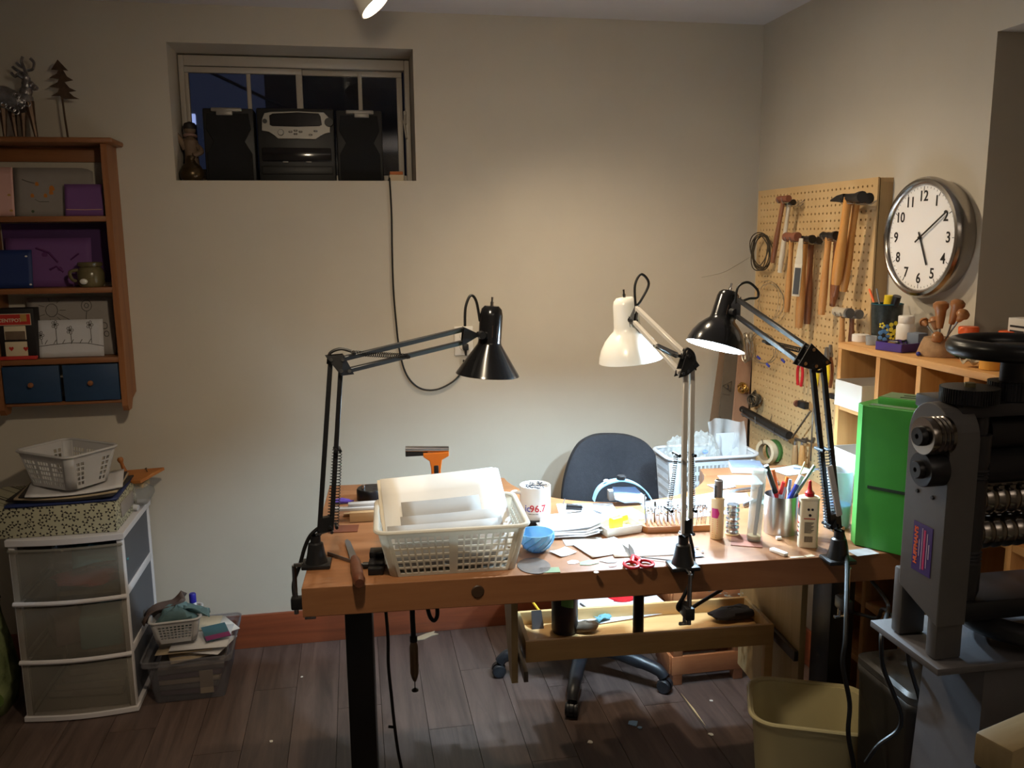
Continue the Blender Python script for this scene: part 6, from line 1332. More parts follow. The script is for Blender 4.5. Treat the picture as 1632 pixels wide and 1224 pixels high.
# ------------------------------------------------------------------ pegboard on the right wall
mat('pegboard', (196, 164, 118), 0.7, var=0.06, scale=10); mat('peg_hole', (70, 52, 32), 0.9); wood('stud', (186, 154, 108), (160, 126, 82), 'z', 5.0, 0.6)
PXF = 1.582                               # front plane of the board
py0, py1 = PX(1400, 282, PXF).y, 3.235    # near end, far end
pzt = PX(1400, 282, PXF).z; pzb = 0.60
t = thing('pegboard', 'tan perforated pegboard hung with tools on the side wall', 'pegboard', (PXF, (py0+py1)/2, pzb))
st = 0.0254; ncol = int((py1-py0-0.01)/st); nrow = int((pzt-pzb-0.01)/st)
b = MB(); vs, fs = [], []
vmap = {}
rh = 0.0042
oy, oz = py0+((py1-py0)-ncol*st)/2, pzt-0.012-nrow*st
def vid(y, z, x=PXF):
    k = (round(y, 5), round(z, 5), round(x, 5))
    if k not in vmap: vmap[k] = len(vs); vs.append((x, y, z))
    return vmap[k]
for i in range(ncol):
    for j in range(nrow):
        y, z = oy+i*st, oz+j*st; cy_, cz_ = y+st/2, z+st/2
        sq4 = [(y, z), (y+st, z), (y+st, z+st), (y, z+st)]
        ho = [(cy_+rh*math.cos(PI/4*(2*k+5)/2*1.0), cz_+rh*math.sin(PI/4*(2*k+5)/2)) for k in range(8)]
        ho = [(cy_+rh*math.cos(-3*PI/4+PI/4*k), cz_+rh*math.sin(-3*PI/4+PI/4*k)) for k in range(8)]
        for k in range(4):
            a, c = vid(*sq4[k]), vid(*sq4[(k+1) % 4]); h0, h1, h2 = vid(*ho[2*k]), vid(*ho[2*k+1]), vid(*ho[(2*k+2) % 8])
            fs.append((c, a, h0, h1, h2))
        for k in range(8):
            p, q2 = ho[k], ho[(k+1) % 8]; fs.append((vid(*p), vid(*p, PXF+0.005), vid(*q2, PXF+0.005), vid(*q2)))
b.add(vs, fs)
for (ya, yb, za, zb_) in ((py0, oy, pzb, pzt), (oy+ncol*st, py1, pzb, pzt), (oy, oy+ncol*st, pzb, oz), (oy, oy+ncol*st, oz+nrow*st, pzt)):
    b.add([(PXF, ya, za), (PXF, yb, za), (PXF, yb, zb_), (PXF, ya, zb_)], [(3, 2, 1, 0)])
b.add([(PXF, py0, pzb), (PXF, py0, pzt), (PXF+0.006, py0, pzt), (PXF+0.006, py0, pzb)], [(0, 1, 2, 3)]); b.add([(PXF, py0, pzt), (PXF, py1, pzt), (PXF+0.006, py1, pzt), (PXF+0.006, py0, pzt)], [(0, 1, 2, 3)])
o = obj('perforated_board', b, 'pegboard', t)
b = MB(); b.box((PXF+0.0075, (py0+py1)/2, (pzb+pzt)/2), (0.002, py1-py0-0.004, pzt-pzb-0.004)); obj('backing', b, 'peg_hole', t)
for y in (py0+0.008, (py0+py1)/2, py1-0.02):
    b = MB(); b.box(((PXF+0.009+R)/2, y, (pzb+pzt)/2), (R-PXF-0.010, 0.014, pzt-pzb-0.03)); obj('frame_upright', b, 'stud', t)
b = MB(); b.box(((PXF+0.009+R)/2, (py0+py1)/2, pzt-0.008), (R-PXF-0.010, py1-py0-0.002, 0.013)); obj('frame_top', b, 'stud', t)
# ------------------------------------------------------------------ tools on the pegboard
wood('handle_tan', (196, 144, 86), (160, 108, 58), 'z', 6.0, 0.4); wood('handle_red', (150, 96, 60), (112, 66, 38), 'z', 6.0, 0.4); wood('handle_orange', (206, 146, 76), (174, 114, 52), 'z', 6.0, 0.4)
mat('steel_dark', (58, 56, 56), 0.35, metal=0.8); mat('raw_hide', (124, 74, 54), 0.6, var=0.2); mat('worn_white', (206, 196, 178), 0.6, var=0.12); mat('poly_face', (170, 158, 140), 0.5); mat('sandpaper', (74, 74, 76), 0.95)
def onP(x, y, d=0.05): return PX(x, y, PXF-d)
def hook(y, z, L=0.06):
    pass
def hammer(label, top, bot, r, m, head, hm, d=0.05, hl=0.11, hr=0.013, face=None, grip=None, name='hammer', tilt=0.0):
    """top/bot: handle pixels; head: lies along Y across the handle top; hangs d metres off the board on a wire hook"""
    p, q = onP(*top, d), onP(*bot, d-0.008); t = thing(name, label, 'hammer', q)
    n_ = 9; L = (q-p).length
    r *= 1.15
    rad = [r*0.82, r*0.78, r*0.75, r*0.78, r*0.88, r*1.0, r*1.03, r*1.0, r*0.86]
    b = MB(); b.tube([lerp(p, q, i/(n_-1)) for i in range(n_)], rad, 12, flat=1.0); obj('handle', b, m, t)
    ax = V((math.sin(tilt), math.cos(tilt), 0)) if head != 'out' else V((-1, 0.1, 0.0))
    ax = V((0, 1, 0)) if head in ('cross', 'mallet', 'ball') else V((1, 0, 0))
    c = p+V((0, 0, -hr*0.2))
    b = MB()
    F = M.Translation(c) @ frame(ax, (0, 0, 1))
    if head == 'mallet':
        b.lathe([(0, -hl/2), (hr*0.95, -hl/2), (hr, -hl/2+0.004), (hr*0.9, 0), (hr, hl/2-0.004), (hr*0.95, hl/2), (0, hl/2)], 18, F)
    elif head == 'cross':      # flat planishing / cross-peen: round face one end, wedge the other
        b.lathe([(0, -hl/2), (hr*1.1, -hl/2), (hr*1.1, -hl/2+0.010), (hr*0.8, -hl*0.25), (hr*0.85, hl*0.12)], 14, F)
        b.rings([[F @ V((hr*0.85*sx, hr*0.85*sy, hl*0.05)) for sx, sy in ((-1, -1), (1, -1), (1, 1), (-1, 1))], [F @ V((hr*0.6*sx, hr*0.8*sy, hl*0.3)) for sx, sy in ((-1, -1), (1, -1), (1, 1), (-1, 1))], [F @ V((hr*0.15*sx-hr*0.3, hr*0.9*sy, hl*0.52)) for sx, sy in ((-1, -1), (1, -1), (1, 1), (-1, 1))]], True, True, True, False)
    else:
        b.lathe([(0, -hl/2), (hr, -hl/2), (hr, -hl/2+0.012), (hr*0.7, -hl*0.2), (hr*0.85, 0), (hr*0.7, hl*0.2), (hr*0.95, hl*0.36), (hr*0.7, hl*0.48), (0, hl/2)], 16, F)
    obj('head', b, hm, t)
    if face:
        b = MB(); b.lathe([(0, -hl/2-0.002), (hr*1.06, -hl/2-0.002), (hr*1.06, -hl/2+0.010)], 18, F); obj('striking_face', b, face, t)
    b = MB(); hz0 = p.z-hr-0.004
    for s_ in (-1, 1): b.tube([(PXF+0.004, p.y+s_*0.016, hz0+0.012), (PXF-0.01, p.y+s_*0.016, hz0), (p.x-0.012, p.y+s_*0.016, hz0), (p.x-0.018, p.y+s_*0.016, hz0+0.016)], 0.0016, 6)
    k = thing('peg_hook', 'wire peg hook holding the '+label.split(' hanging')[0].split(' with')[0], 'hook', (PXF, p.y, hz0)); 
    b1, b2 = MB(), MB()
    for s_, bq_ in ((-1, b1), (1, b2)): bq_.tube([(PXF+0.0035, p.y+s_*0.016, hz0+0.012), (PXF-0.01, p.y+s_*0.016, hz0), (p.x-0.012, p.y+s_*0.016, hz0), (p.x-0.018, p.y+s_*0.016, hz0+0.016)], 0.0016, 6); obj('prong', bq_, 'chrome', k)
    return t
hammer('small rawhide hammer hanging beside the wire coil', (1249, 316), (1231, 418), 0.0085, 'handle_red', 'mallet', 'raw_hide', 0.07, 0.075, 0.012)
hammer('slim pale hammer hanging beside the rawhide hammer', (1258, 322), (1243, 434), 0.0085, 'worn_white', 'ball', 'steel_dark', 0.045, 0.06, 0.011)
hammer('thin tan hammer hanging under the rawhide mallet', (1262, 376), (1254, 497), 0.0095, 'handle_tan', 'mallet', 'raw_hide', 0.085, 0.085, 0.016)
hammer('thick orange hammer hanging behind the sanding stick', (1283, 380), (1273, 522), 0.0125, 'handle_tan', 'cross', 'steel_dark', 0.062, 0.10, 0.013)
hammer('dark handled hammer hanging behind the thick orange one', (1293, 382), (1286, 516), 0.011, 'handle_red', 'cross', 'steel_dark', 0.024, 0.11, 0.012)
hammer('tan hammer with black head hanging in the middle', (1321, 374), (1309, 501), 0.0115, 'handle_tan', 'ball', 'steel_dark', 0.06, 0.09, 0.014)
hammer('red handled hammer hanging behind the tan middle one', (1333, 376), (1327, 484), 0.009, 'handle_red', 'ball', 'steel_dark', 0.035, 0.06, 0.013)
hammer('large orange hammer hanging at the near top of board', (1352, 314), (1332, 453), 0.0145, 'handle_orange', 'cross', 'steel_dark', 0.085, 0.15, 0.016)
hammer('second orange hammer hanging behind the large one', (1366, 316), (1344, 464), 0.012, 'handle_orange', 'cross', 'steel_dark', 0.05, 0.13, 0.015)
hammer('long dark hammer hanging low behind the orange pair', (1340, 430), (1326, 487), 0.009, 'handle_red', 'ball', 'steel_dark', 0.03, 0.03, 0.008)
hammer('small mallet with grey tips hanging above the cubby shelf', (1343, 496), (1341, 562), 0.0085, 'handle_tan', 'mallet', 'poly_face', 0.075, 0.08, 0.015, 'grey_steel')
hammer('second grey tipped mallet hanging above the cubby shelf', (1358, 498), (1356, 562), 0.0085, 'handle_red', 'mallet', 'poly_face', 0.04, 0.08, 0.014, 'grey_steel')
# sanding stick
p, q = onP(1277, 380, 0.10), onP(1268, 472, 0.095)
t = thing('sanding_stick', 'white sanding stick with a dark abrasive panel', 'sanding stick', q)
F = M.Translation(q) @ frame(p-q, (0.75, -0.66, 0)); L = (p-q).length
b = MB(F); b.box((0, 0, L*0.28), (0.026, 0.010, L*0.56), 0.002); b.prism([(-0.013, 0), (0.013, 0), (0.006, L*0.46), (-0.006, L*0.46)], 0.008, M.Translation(V((0, 0.004, L*0.54))) @ M.Rotation(PI/2, 4, 'X')); obj('stick', b, 'worn_white', t)
sd = -1 if ((F @ V((0, -1, 0)))-CAM).length < ((F @ V((0, 1, 0)))-CAM).length else 1
b = MB(F); b.box((0, sd*0.0056, L*0.27), (0.019, 0.0015, L*0.46)); obj('abrasive_panel', b, 'sandpaper', t)
# wire coils
mat('wire_steel', (168, 160, 146), 0.3, metal=0.9); mat('wire_dark', (84, 76, 64), 0.4, metal=0.7); mat('tag_blue', (52, 58, 150), 0.5)
def coil_ring(label, px, py, ry_, rz_, m, turns, seed, d=0.03, r=0.0013, name='wire_coil'):
    c = onP(px, py, d); rnd = random.Random(seed); t = thing(name, label, 'wire', c-V((0, 0, rz_)))
    for k in range(turns):
        pts = []; f1, f2 = rnd.uniform(0.9, 1.06), rnd.uniform(0.9, 1.06); oy_, oz_ = rnd.uniform(-0.008, 0.008), rnd.uniform(-0.008, 0.008); dx = rnd.uniform(-0.012, 0.012)
        for i in range(36): a = 2*PI*i/36; pts.append(c+V((dx+0.006*math.sin(a*2+k), oy_+ry_*f1*math.cos(a), oz_+rz_*f2*math.sin(a))))
        b = MB(); b.tube(pts, r, 5, closed=True); obj('loop', b, m, t)
    return t
coil_ring('dark coil of wire hanging at the far top of board', 1215, 400, 0.075, 0.068, 'wire_dark', 7, 1, 0.03, 0.0022)
coil_ring('loose pale wire loops hanging behind the lamp head', 1225, 480, 0.10, 0.075, 'wire_steel', 5, 2, 0.025, 0.0008)
coil_ring('loose wire hoops with blue tags under the lamp arm', 1215, 555, 0.11, 0.06, 'wire_steel', 4, 3, 0.03, 0.0010)
for px, py in ((1209, 570), (1224, 582), (1248, 575)):
    c = onP(px, py, 0.034); b = MB(M.Translation(c)); b.box((0, 0, 0), (0.004, 0.022, 0.010), 0.002, rz(0.3) @ rx(0.5)); lab(obj('blue_tag', b, 'tag_blue'), 'small blue tag clipped to the wire hoops', 'tag', 'blue tags on the wire hoops')
coil_ring('bundle of shiny wire rings hanging near the corner', 1192, 555, 0.026, 0.055, 'wire_steel', 8, 4, 0.03, 0.0015)
coil_ring('cluster of brass and steel rings hanging by the tube', 1202, 636, 0.028, 0.026, 'wire_dark', 9, 5, 0.03, 0.003, name='ring_cluster')
coil_ring('small brass rings hanging at the corner edge', 1186, 618, 0.020, 0.016, 'brass', 5, 6, 0.03, 0.003, name='ring_cluster')
p0 = onP(1195, 410, 0.02); b = MB(); b.tube(spline([p0, PY(1170, 425, 3.05), PY(1150, 435, 3.1), PY(1118, 442, 3.15)], 6), 0.0010, 5); lab(obj('stray_wire', b, 'wire_steel'), 'long stray wire end sticking out from the dark coil', 'wire')
# hanging tube rack (mandrel) and saw frames
p, q = onP(1183, 652, 0.05), onP(1258, 694, 0.05)
t = thing('ring_mandrel', 'dark steel tube lying on hooks across the board', 'mandrel', (p+q)/2)
b = MB(); b.cyl(p, q, 0.0135, 0.0150, 18); obj('tube', b, 'steel_dark', t)
b = MB(); b.cyl(lerp(p, q, 0.02)+V((-0.006, 0, -0.018)), lerp(p, q, 1.0)+V((-0.006, 0, -0.018)), 0.004, 0.004, 8); obj('lower_rod', b, 'grey_steel', t)
for s_ in (0.1, 0.4, 0.8):
    b = MB(); k_ = lerp(p, q, s_); b.tube([(PXF+0.003, k_.y, k_.z+0.02), (PXF-0.01, k_.y, k_.z-0.02), (k_.x-0.018, k_.y, k_.z-0.02), (k_.x-0.020, k_.y, k_.z+0.01)], 0.0018, 6); lab(obj('peg_hook', b, 'chrome'), 'wire peg hook under the dark steel tube', 'hook', 'hooks under the steel tube')
mat('saw_steel', (112, 100, 88), 0.35, metal=0.8); wood('saw_handle', (176, 136, 92), (144, 104, 62), 'z', 6.0)
a_, c_, e_ = onP(1265, 694, 0.05), onP(1300, 652, 0.05), onP(1262, 700, 0.05)
t = thing('saw_frame', 'steel saw frame with slanting arm hanging on the board', 'saw frame', onP(1262, 705, 0.05))
b = MB(); bar(b, onP(1262, 698, 0.05), onP(1292, 655, 0.05), 0.006, 0.006); obj('slant_bar', b, 'saw_steel', t)
b = MB(); k_ = onP(1280, 645, 0.05); b.box((k_.x, k_.y, k_.z), (0.02, 0.05, 0.026), 0.004); obj('clamp', b, 'steel_dark', t)
b = MB(); k_ = onP(1270, 643, 0.06); b.lathe([(0, -0.004), (0.012, -0.004), (0.012, 0.004), (0, 0.004)], 14, M.Translation(k_) @ frame((0, 1, 0.2))); obj('thumb_screw', b, 'raw_hide', t)
b = MB(); bar(b, onP(1296, 650, 0.05), onP(1292, 735, 0.05), 0.004, 0.006); obj('blade', b, 'saw_steel', t)
for i, (px, m_, lb) in enumerate(((1268, 'saw_handle', 'tan handled saw frame hanging near the tape rolls'), (1279, 'handle_tan', 'orange handled saw frame beside the tan one'))):
    p, q = onP(px, 708, 0.06-0.015*i), onP(px-2, 745, 0.06-0.015*i)
    t = thing('jewellers_saw', lb, 'saw', q)
    b = MB(); b.tube([lerp(p, q, s) for s in (0, 0.15, 0.4, 0.75, 1.0)], [0.006, 0.009, 0.011, 0.012, 0.009], 12); obj('handle', b, m_, t)
    b = MB(); b.tube([p, p+V((0, 0, 0.02)), p+V((0, -0.07, 0.024)), p+V((0, -0.075, 0.04))], 0.005, 8); obj('frame_bar', b, 'saw_steel', t)
    b = MB(); b.cyl(p+V((0, 0, -0.002)), p+V((0, 0, 0.012)), 0.007, 0.006, 12); obj('ferrule', b, 'chrome', t)
p = onP(1330, 632, 0.05); b = MB(); b.box((p.x, p.y, p.z), (0.02, 0.05, 0.018), 0.004); b.cyl(p+V((-0.005, -0.02, 0)), p+V((-0.02, -0.02, 0.004)), 0.008, 0.008, 12); lab(obj('black_clamp', b, 'iron_black'), 'small black clamp hanging behind the lamp arm', 'clamp')
# pliers
mat('handle_yellow', (226, 196, 40), 0.4)
def pliers(label, px, py, m, d=0.03, L=0.10):
    c = onP(px, py, d); t = thing('pliers', label, 'pliers', c-V((0, 0, L*0.6)))
    b1 = MB(); b1.prism([(-0.011, 0), (0.011, 0), (0.004, 0.035), (-0.004, 0.035)], 0.008, M.Translation(c+V((0.004, 0, 0))) @ M(((0, 0, -1, 0), (1, 0, 0, 0), (0, 1, 0, 0), (0, 0, 0, 1)))); b1.lathe([(0, 0.006), (0.010, 0.006), (0.010, -0.006), (0, -0.006)], 14, M.Translation(c) @ frame((1, 0, 0))); obj('jaws', b1, 'grey_steel', t)
    for s_ in (-1, 1):
        b = MB(); b.tube(spline([c+V((0, s_*0.003, -0.006)), c+V((0, s_*0.016, -L*0.3)), c+V((0, s_*0.017, -L*0.6)), c+V((0, s_*0.010, -L*0.9))], 5), 0.0055, 8); obj('handle', b, m, t)
pliers('red handled pliers hanging behind the lamp elbow', 1276, 575, 'red_plastic')
pliers('yellow handled pliers hanging behind the lamp arm', 1300, 575, 'handle_yellow', 0.03)
pliers('yellow and steel pliers hanging beside the cubby shelf', 1317, 570, 'handle_yellow', 0.05, 0.11)
pliers('dark red handled pliers hanging beside the cubby shelf', 1323, 566, 'handle_red', 0.03, 0.12)
p = onP(1288, 560, 0.04); b = MB(M.Translation(p)); b.box((0, 0, 0), (0.02, 0.022, 0.026), 0.004); lab(obj('green_clip', b, 'green_tape'), 'small green clip hanging at the lamp elbow', 'clip')
# tape rolls on a hook
def ringtape(c, axis, R1, R0, w, m, label, core=None):
    F = M.Translation(c) @ frame(axis); t = thing('tape_roll', label, 'tape roll', c-V((0, 0, R1)))
    b = MB(); b.lathe([(R0, -w/2), (R1, -w/2), (R1, w/2), (R0, w/2), (R0, -w/2)], 36, F, True); obj('tape', b, m, t)
    b = MB(); b.lathe([(R0-0.002, -w/2+0.0005), (R0, -w/2+0.0005), (R0, w/2-0.0005), (R0-0.002, w/2-0.0005), (R0-0.002, -w/2+0.0005)], 36, F); obj('core', b, core or 'buff', t)
mat('masking', (214, 198, 168), 0.6); mat('green_roll', (62, 104, 44), 0.6, var=0.3)
c = onP(1222, 720, 0.042); ringtape(c, (-1, -0.35, 0.05), 0.046, 0.034, 0.024, 'masking', 'cream masking tape roll hanging on the board')
c2 = c+V((0.028, -0.006, 0.004)); ringtape(c2, (-1, -0.2, 0.0), 0.044, 0.034, 0.012, 'green_roll', 'thin green tape roll behind the masking tape')
b = MB(); b.tube([(PXF+0.003, c.y, c.z+0.045), (PXF-0.008, c.y, c.z+0.029), (c.x-0.016, c.y, c.z+0.030), (c.x-0.022, c.y, c.z+0.05)], 0.0018, 6); lab(obj('peg_hook', b, 'chrome'), 'wire peg hook holding both tape rolls', 'hook')
# ------------------------------------------------------------------ boards leaning in the corner
mat('kraft', (124, 98, 74), 0.8, var=0.12); mat('bronze_film', (98, 86, 72), 0.3, var=0.15); wood('pink_board', (168, 130, 104), (146, 108, 84), 'z', 4.0); mat('warn_black', (28, 24, 22), 0.7)
def corner_board(name, label, cat, xt0, xt1, yt, xb0, xb1, yb, Yt, Yb, m, th=0.006):
    a0, a1, c1, c0 = PY(xt0, yt, Yt), PY(xt1, yt, Yt), PY(xb1, yb, Yb), PY(xb0, yb, Yb)
    t = thing(name, label, cat, (c0+c1)/2)
    # continue the board down to the floor along its own slope
    k = c0.z/(a0.z-c0.z); c0 = c0+(c0-a0)*k; k = c1.z/(a1.z-c1.z); c1 = c1+(c1-a1)*k
    b = MB(); n = V((0.1, -1, 0.05)).normalized()*th; P = [a0, a1, c1, c0]
    b.add([p for p in P]+[p+n for p in P], [(0, 1, 2, 3), (7, 6, 5, 4)]+[(i, i+4, (i+1) % 4+4, (i+1) % 4) for i in range(4)]); obj('board', b, m, t)
    return t, (a0, a1, c1, c0)
corner_board('kraft_board', 'brown kraft cardboard strip leaning in the corner', 'board', 1148, 1170, 548, 1122, 1150, 735, 3.325, 3.28, 'kraft')
tw_, qd = corner_board('bronze_panel', 'bronze film panel with a warning triangle leaning in the corner', 'panel', 1157, 1176, 546, 1137, 1162, 735, 3.31, 3.255, 'bronze_film')
corner_board('pink_board', 'pinkish wood board leaning beside the bronze panel', 'board', 1178, 1197, 545, 1160, 1185, 735, 3.305, 3.24, 'pink_board', 0.012)
tri = [PY(x, y, 3.27) for x, y in ((1152, 615), (1166, 608), (1164, 624))]
b = MB(); b.tube(tri, 0.0018, 5, closed=True); obj('warning_triangle', b, 'warn_black', tw_)
b = MB(); b.tube([PY(1160, 613, 3.27), PY(1161, 618, 3.27), PY(1159, 620, 3.27)], 0.0022, 5); obj('warning_mark', b, 'warn_black', tw_)
b = MB(); b.tube([PY(1152, 628, 3.27), PY(1163, 630, 3.27)], 0.0007, 4); obj('printed_line', b, 'warn_black', tw_)
for i in range(5):
    b = MB(); k_ = PY(1148-0.6*i, 665+4*i, 3.262); b.box(tuple(k_), (0.002, 0.002, 0.004)); obj('printed_mark', b, 'warn_black', tw_)
# ------------------------------------------------------------------ crate and laundry basket behind the bench
wood('crate_wood', (176, 112, 70), (138, 80, 46), 'x', 5.0)
r0, r1 = PY(1072, 737, 2.72), PY(1212, 724, 2.70)
lz_ = (r0.z+r1.z)/2; lw = (r1-r0).length+0.01; ld = 0.18; lh = 0.30
LB = V(((r0.x+r1.x)/2, 2.72+ld/2, lz_-lh))
t = thing('wooden_crate', 'slatted wooden crate under the white laundry basket', 'crate', (LB.x, LB.y, 0))
ch_ = LB.z-0.004
for x_ in (-lw*0.36, lw*0.36):
    for y_ in (-ld*0.36, ld*0.36): b = MB(); b.box((LB.x+x_, LB.y+y_, ch_/2), (0.035, 0.035, ch_-0.002), 0.001); obj('post', b, 'crate_wood', t)
for i in range(4):
    z_ = ch_*(0.14+0.24*i)
    for s_ in (-1, 1): b = MB(); b.box((LB.x, LB.y+s_*ld*0.43, z_), (lw*0.86, 0.012, 0.07), 0.001); obj('slat', b, 'crate_wood', t)
    for s_ in (-1, 1): b = MB(); b.box((LB.x+s_*lw*0.43, LB.y, z_), (0.012, ld*0.8, 0.07), 0.001); obj('slat', b, 'crate_wood', t)
for i in range(4): b = MB(); b.box((LB.x, LB.y+(i-1.5)*ld*0.22, ch_-0.006), (lw*0.86, ld*0.19, 0.012), 0.001); obj('top_slat', b, 'crate_wood', t)
t = thing('laundry_basket', 'white lattice laundry basket in the corner behind bench', 'basket', LB)
basket(t, lw*0.86, ld*0.86, lw, ld, lh, 17, 16, 8, 'white_plastic', r=0.03, vtop=0.93, vbot=0.03, rim=0.008, barf=0.36)
clear('film_bag', (224, 224, 220), 0.10, 0.24)
from mathutils import noise
def crumple(c, s, seed, n=44, m=30):
    b = MB(); rs = []; o_ = V((seed*3.7, seed*1.3, seed*2.1))
    for i in range(m+1):
        a = PI*i/m; rr = []
        for j in range(n):
            p = 2*PI*j/n; d = V((math.sin(a)*math.cos(p), math.sin(a)*math.sin(p), -math.cos(a)))
            k = 1+0.42*(noise.ridged_multi_fractal(d*1.5+o_, 1.0, 2.1, 3, 1.0, 2.0)-1.0)*0.5+0.12*noise.noise(d*6+o_)
            rr.append((c[0]+s[0]*d.x*k, c[1]+s[1]*d.y*k, c[2]+s[2]*d.z*(k if d.z > 0 else 1)))
        rs.append(rr)
    b.rings(rs, True, True, True, False); return b
def bag(label, c, s, seed, m='film_bag', amp=0.35): b = crumple(c, s, seed); return lab(obj('plastic_bag', b, m), label, 'bag')
bag('cloudy plastic bag bulging from the laundry basket by chair', (LB.x-lw*0.30, LB.y+0.01, LB.z+lh*0.93), (0.05, 0.05, 0.075), 51)
bag('clear plastic bag bulging in the middle of laundry basket', (LB.x-0.02, LB.y-0.01, LB.z+lh*0.95), (0.065, 0.05, 0.085), 52)
clear('film_flat', (228, 228, 226), 0.10, 0.35)
q = PY(1168, 705, LB.y); t = thing('flat_plastic_bag', 'flat clear bag with white card standing in basket', 'bag', (q.x, LB.y-0.05, LB.z+0.05))
zt_ = PY(1160, 680, LB.y-0.04).z; x0, x1 = PY(1135, 700, LB.y-0.04).x, PY(1196, 700, LB.y-0.04).x
b = MB(); b.sheet(lambda u, v: V((lerp(x0, x1, u)+0.004*math.sin(9*v), LB.y-0.03+0.05*v+0.012*math.sin(7*u+5*v)+0.006*math.sin(17*u-9*v), lerp(LB.z+0.02, zt_+0.01, v)+0.006*math.sin(5*u))), 22, 18); obj('film', b, 'film_flat', t)
b = MB(); b.box(((x0+x1)/2+0.01, LB.y+0.012, (LB.z+0.05+zt_-0.03)/2), ((x1-x0)*0.62, 0.002, zt_-LB.z-0.09), 0.0); obj('white_card', b, 'paper_white', t)
q = PY(1124, 722, LB.y-0.05); b = MB(); b.ball((q.x, LB.y-0.05, q.z+0.004), 0.009, sc=(1.2, 1, 0.9)); lab(obj('blue_token', b, 'blue_plastic'), 'tiny blue token on the plastic bags', 'token')
bag('blue packet inside the laundry basket', (LB.x-0.04, LB.y-0.05, LB.z+0.08), (0.08, 0.05, 0.065), 53, 'sea_paper', 0.15)
# ------------------------------------------------------------------ wall clock
mat('clock_steel', (176, 170, 164), 0.22, metal=1.0); mat('clock_face', (232, 228, 226), 0.5); mat('clock_ink', (26, 22, 22), 0.5)
XF = R-0.052; cc = PX(1468, 379, XF); Rf = 0.149
t = thing('wall_clock', 'round steel wall clock showing ten past five', 'clock', (R-0.02, cc.y, cc.z-0.17))
FC = M(((0, 0, -1, cc.x), (-1, 0, 0, cc.y), (0, 1, 0, cc.z), (0, 0, 0, 1)))     # local x to the viewer's right, y up, z out of the wall
b = MB(FC); b.lathe([(Rf-0.003, 0.002), (Rf-0.001, 0.008), (Rf+0.006, 0.012), (Rf+0.014, 0.010), (Rf+0.019, 0.002), (Rf+0.0205, -0.008), (Rf+0.017, -0.022), (Rf+0.011, -0.026), (Rf+0.009, -0.05)], 72); obj('steel_case', b, 'clock_steel', t)
b = MB(FC); b.lathe([(0.0, 0.0), (Rf, 0.0)], 64); face = obj('dial', b, 'clock_face', t)
for h in range(1, 13):
    a = h*PI/6; rr_ = Rf*0.77
    obj('numeral', text_mesh(str(h), 0.041, FC @ M.Translation(V((rr_*math.sin(a), rr_*math.cos(a), 0.0008))), bold=0.0006), 'clock_ink', face)
bt_ = MB(FC)
for i in range(60):
    a = i*PI/30; l_ = 0.012 if i % 5 == 0 else 0.005
    bt_ = MB(FC @ rz(-a)) if True else bt_
    bt_.box((0, Rf*0.955-l_/2, 0.0006), (0.0016 if i % 5 == 0 else 0.0007, l_, 0.0006)); obj('minute_mark', bt_, 'clock_ink', face)
def hand(ang, L, w, tail, z, nm):
    b = MB(FC @ rz(-ang)); b.box((0, (L-tail)/2, z), (w, L+tail, 0.0012), 0.0004); obj(nm, b, 'clock_ink', t)
hand(math.radians(155), Rf*0.56, 0.0055, Rf*0.12, 0.004, 'hour_hand'); hand(math.radians(57), Rf*0.86, 0.0050, Rf*0.15, 0.006, 'minute_hand')
b = MB(FC); b.lathe([(0, 0.009), (0.004, 0.009), (0.005, 0.002)], 14); obj('hub', b, 'clock_ink', t)
# ------------------------------------------------------------------ cubby shelf
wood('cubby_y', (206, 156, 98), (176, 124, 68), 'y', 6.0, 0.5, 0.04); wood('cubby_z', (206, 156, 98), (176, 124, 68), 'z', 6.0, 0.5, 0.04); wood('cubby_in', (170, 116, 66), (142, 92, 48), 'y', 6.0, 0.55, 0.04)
CX = 1.40; cl = PX(1336, 548, CX); cy1 = cl.y; czt = (PX(1338, 546, CX).z+PX(1593, 599, CX).z)/2; cy0 = 1.16; cbx = R-0.004
th_ = 0.018
t = thing('cubby_shelf', 'pine cubby shelf unit standing beside the bench', 'shelf', ((CX+cbx)/2, (cy0+cy1)/2, 0))
b = MB(); b.box(((CX+cbx)/2, (cy0+cy1)/2, czt-th_/2), (cbx-CX, cy1-cy0, th_), 0.001); obj('top_board', b, 'cubby_y', t)
ys = [cy1]+[PX(px, py, CX).y for px, py in ((1393, 620), (1458, 620))]
stp = ys[1]-ys[2]; 
while ys[-1]-stp > cy0+0.05: ys.append(ys[-1]-stp)
ys.append(cy0+th_)
for i, y in enumerate(ys):
    b = MB(); b.box(((CX+cbx)/2, y-th_/2 if i < len(ys)-1 else cy0+th_/2, (czt-th_)/2), (cbx-CX-0.002, th_ if i not in () else th_, czt-th_-0.001), 0.001); obj('upright', b, 'cubby_z', t)
zs = [PX(1340, 644, CX).z]; dz_ = czt-zs[0]
while zs[-1]-dz_ > 0.1: zs.append(zs[-1]-dz_)
for z in zs+[0.03]:
    for i in range(len(ys)-1):
        ya, yb = ys[i]-th_, ys[i+1]
        if i == len(ys)-2: yb = cy0+th_
        b = MB(); b.box(((CX+cbx)/2, (ya+yb)/2, z-th_/2), (cbx-CX-0.004, abs(ya-yb)-0.001, th_), 0.001); obj('shelf_board', b, 'cubby_y', t)
b = MB(); b.box((cbx-0.002, (cy0+cy1)/2, (czt-th_)/2), (0.003, cy1-cy0-0.03, czt-th_-0.01)); obj('back_panel', b, 'cubby_in', t)
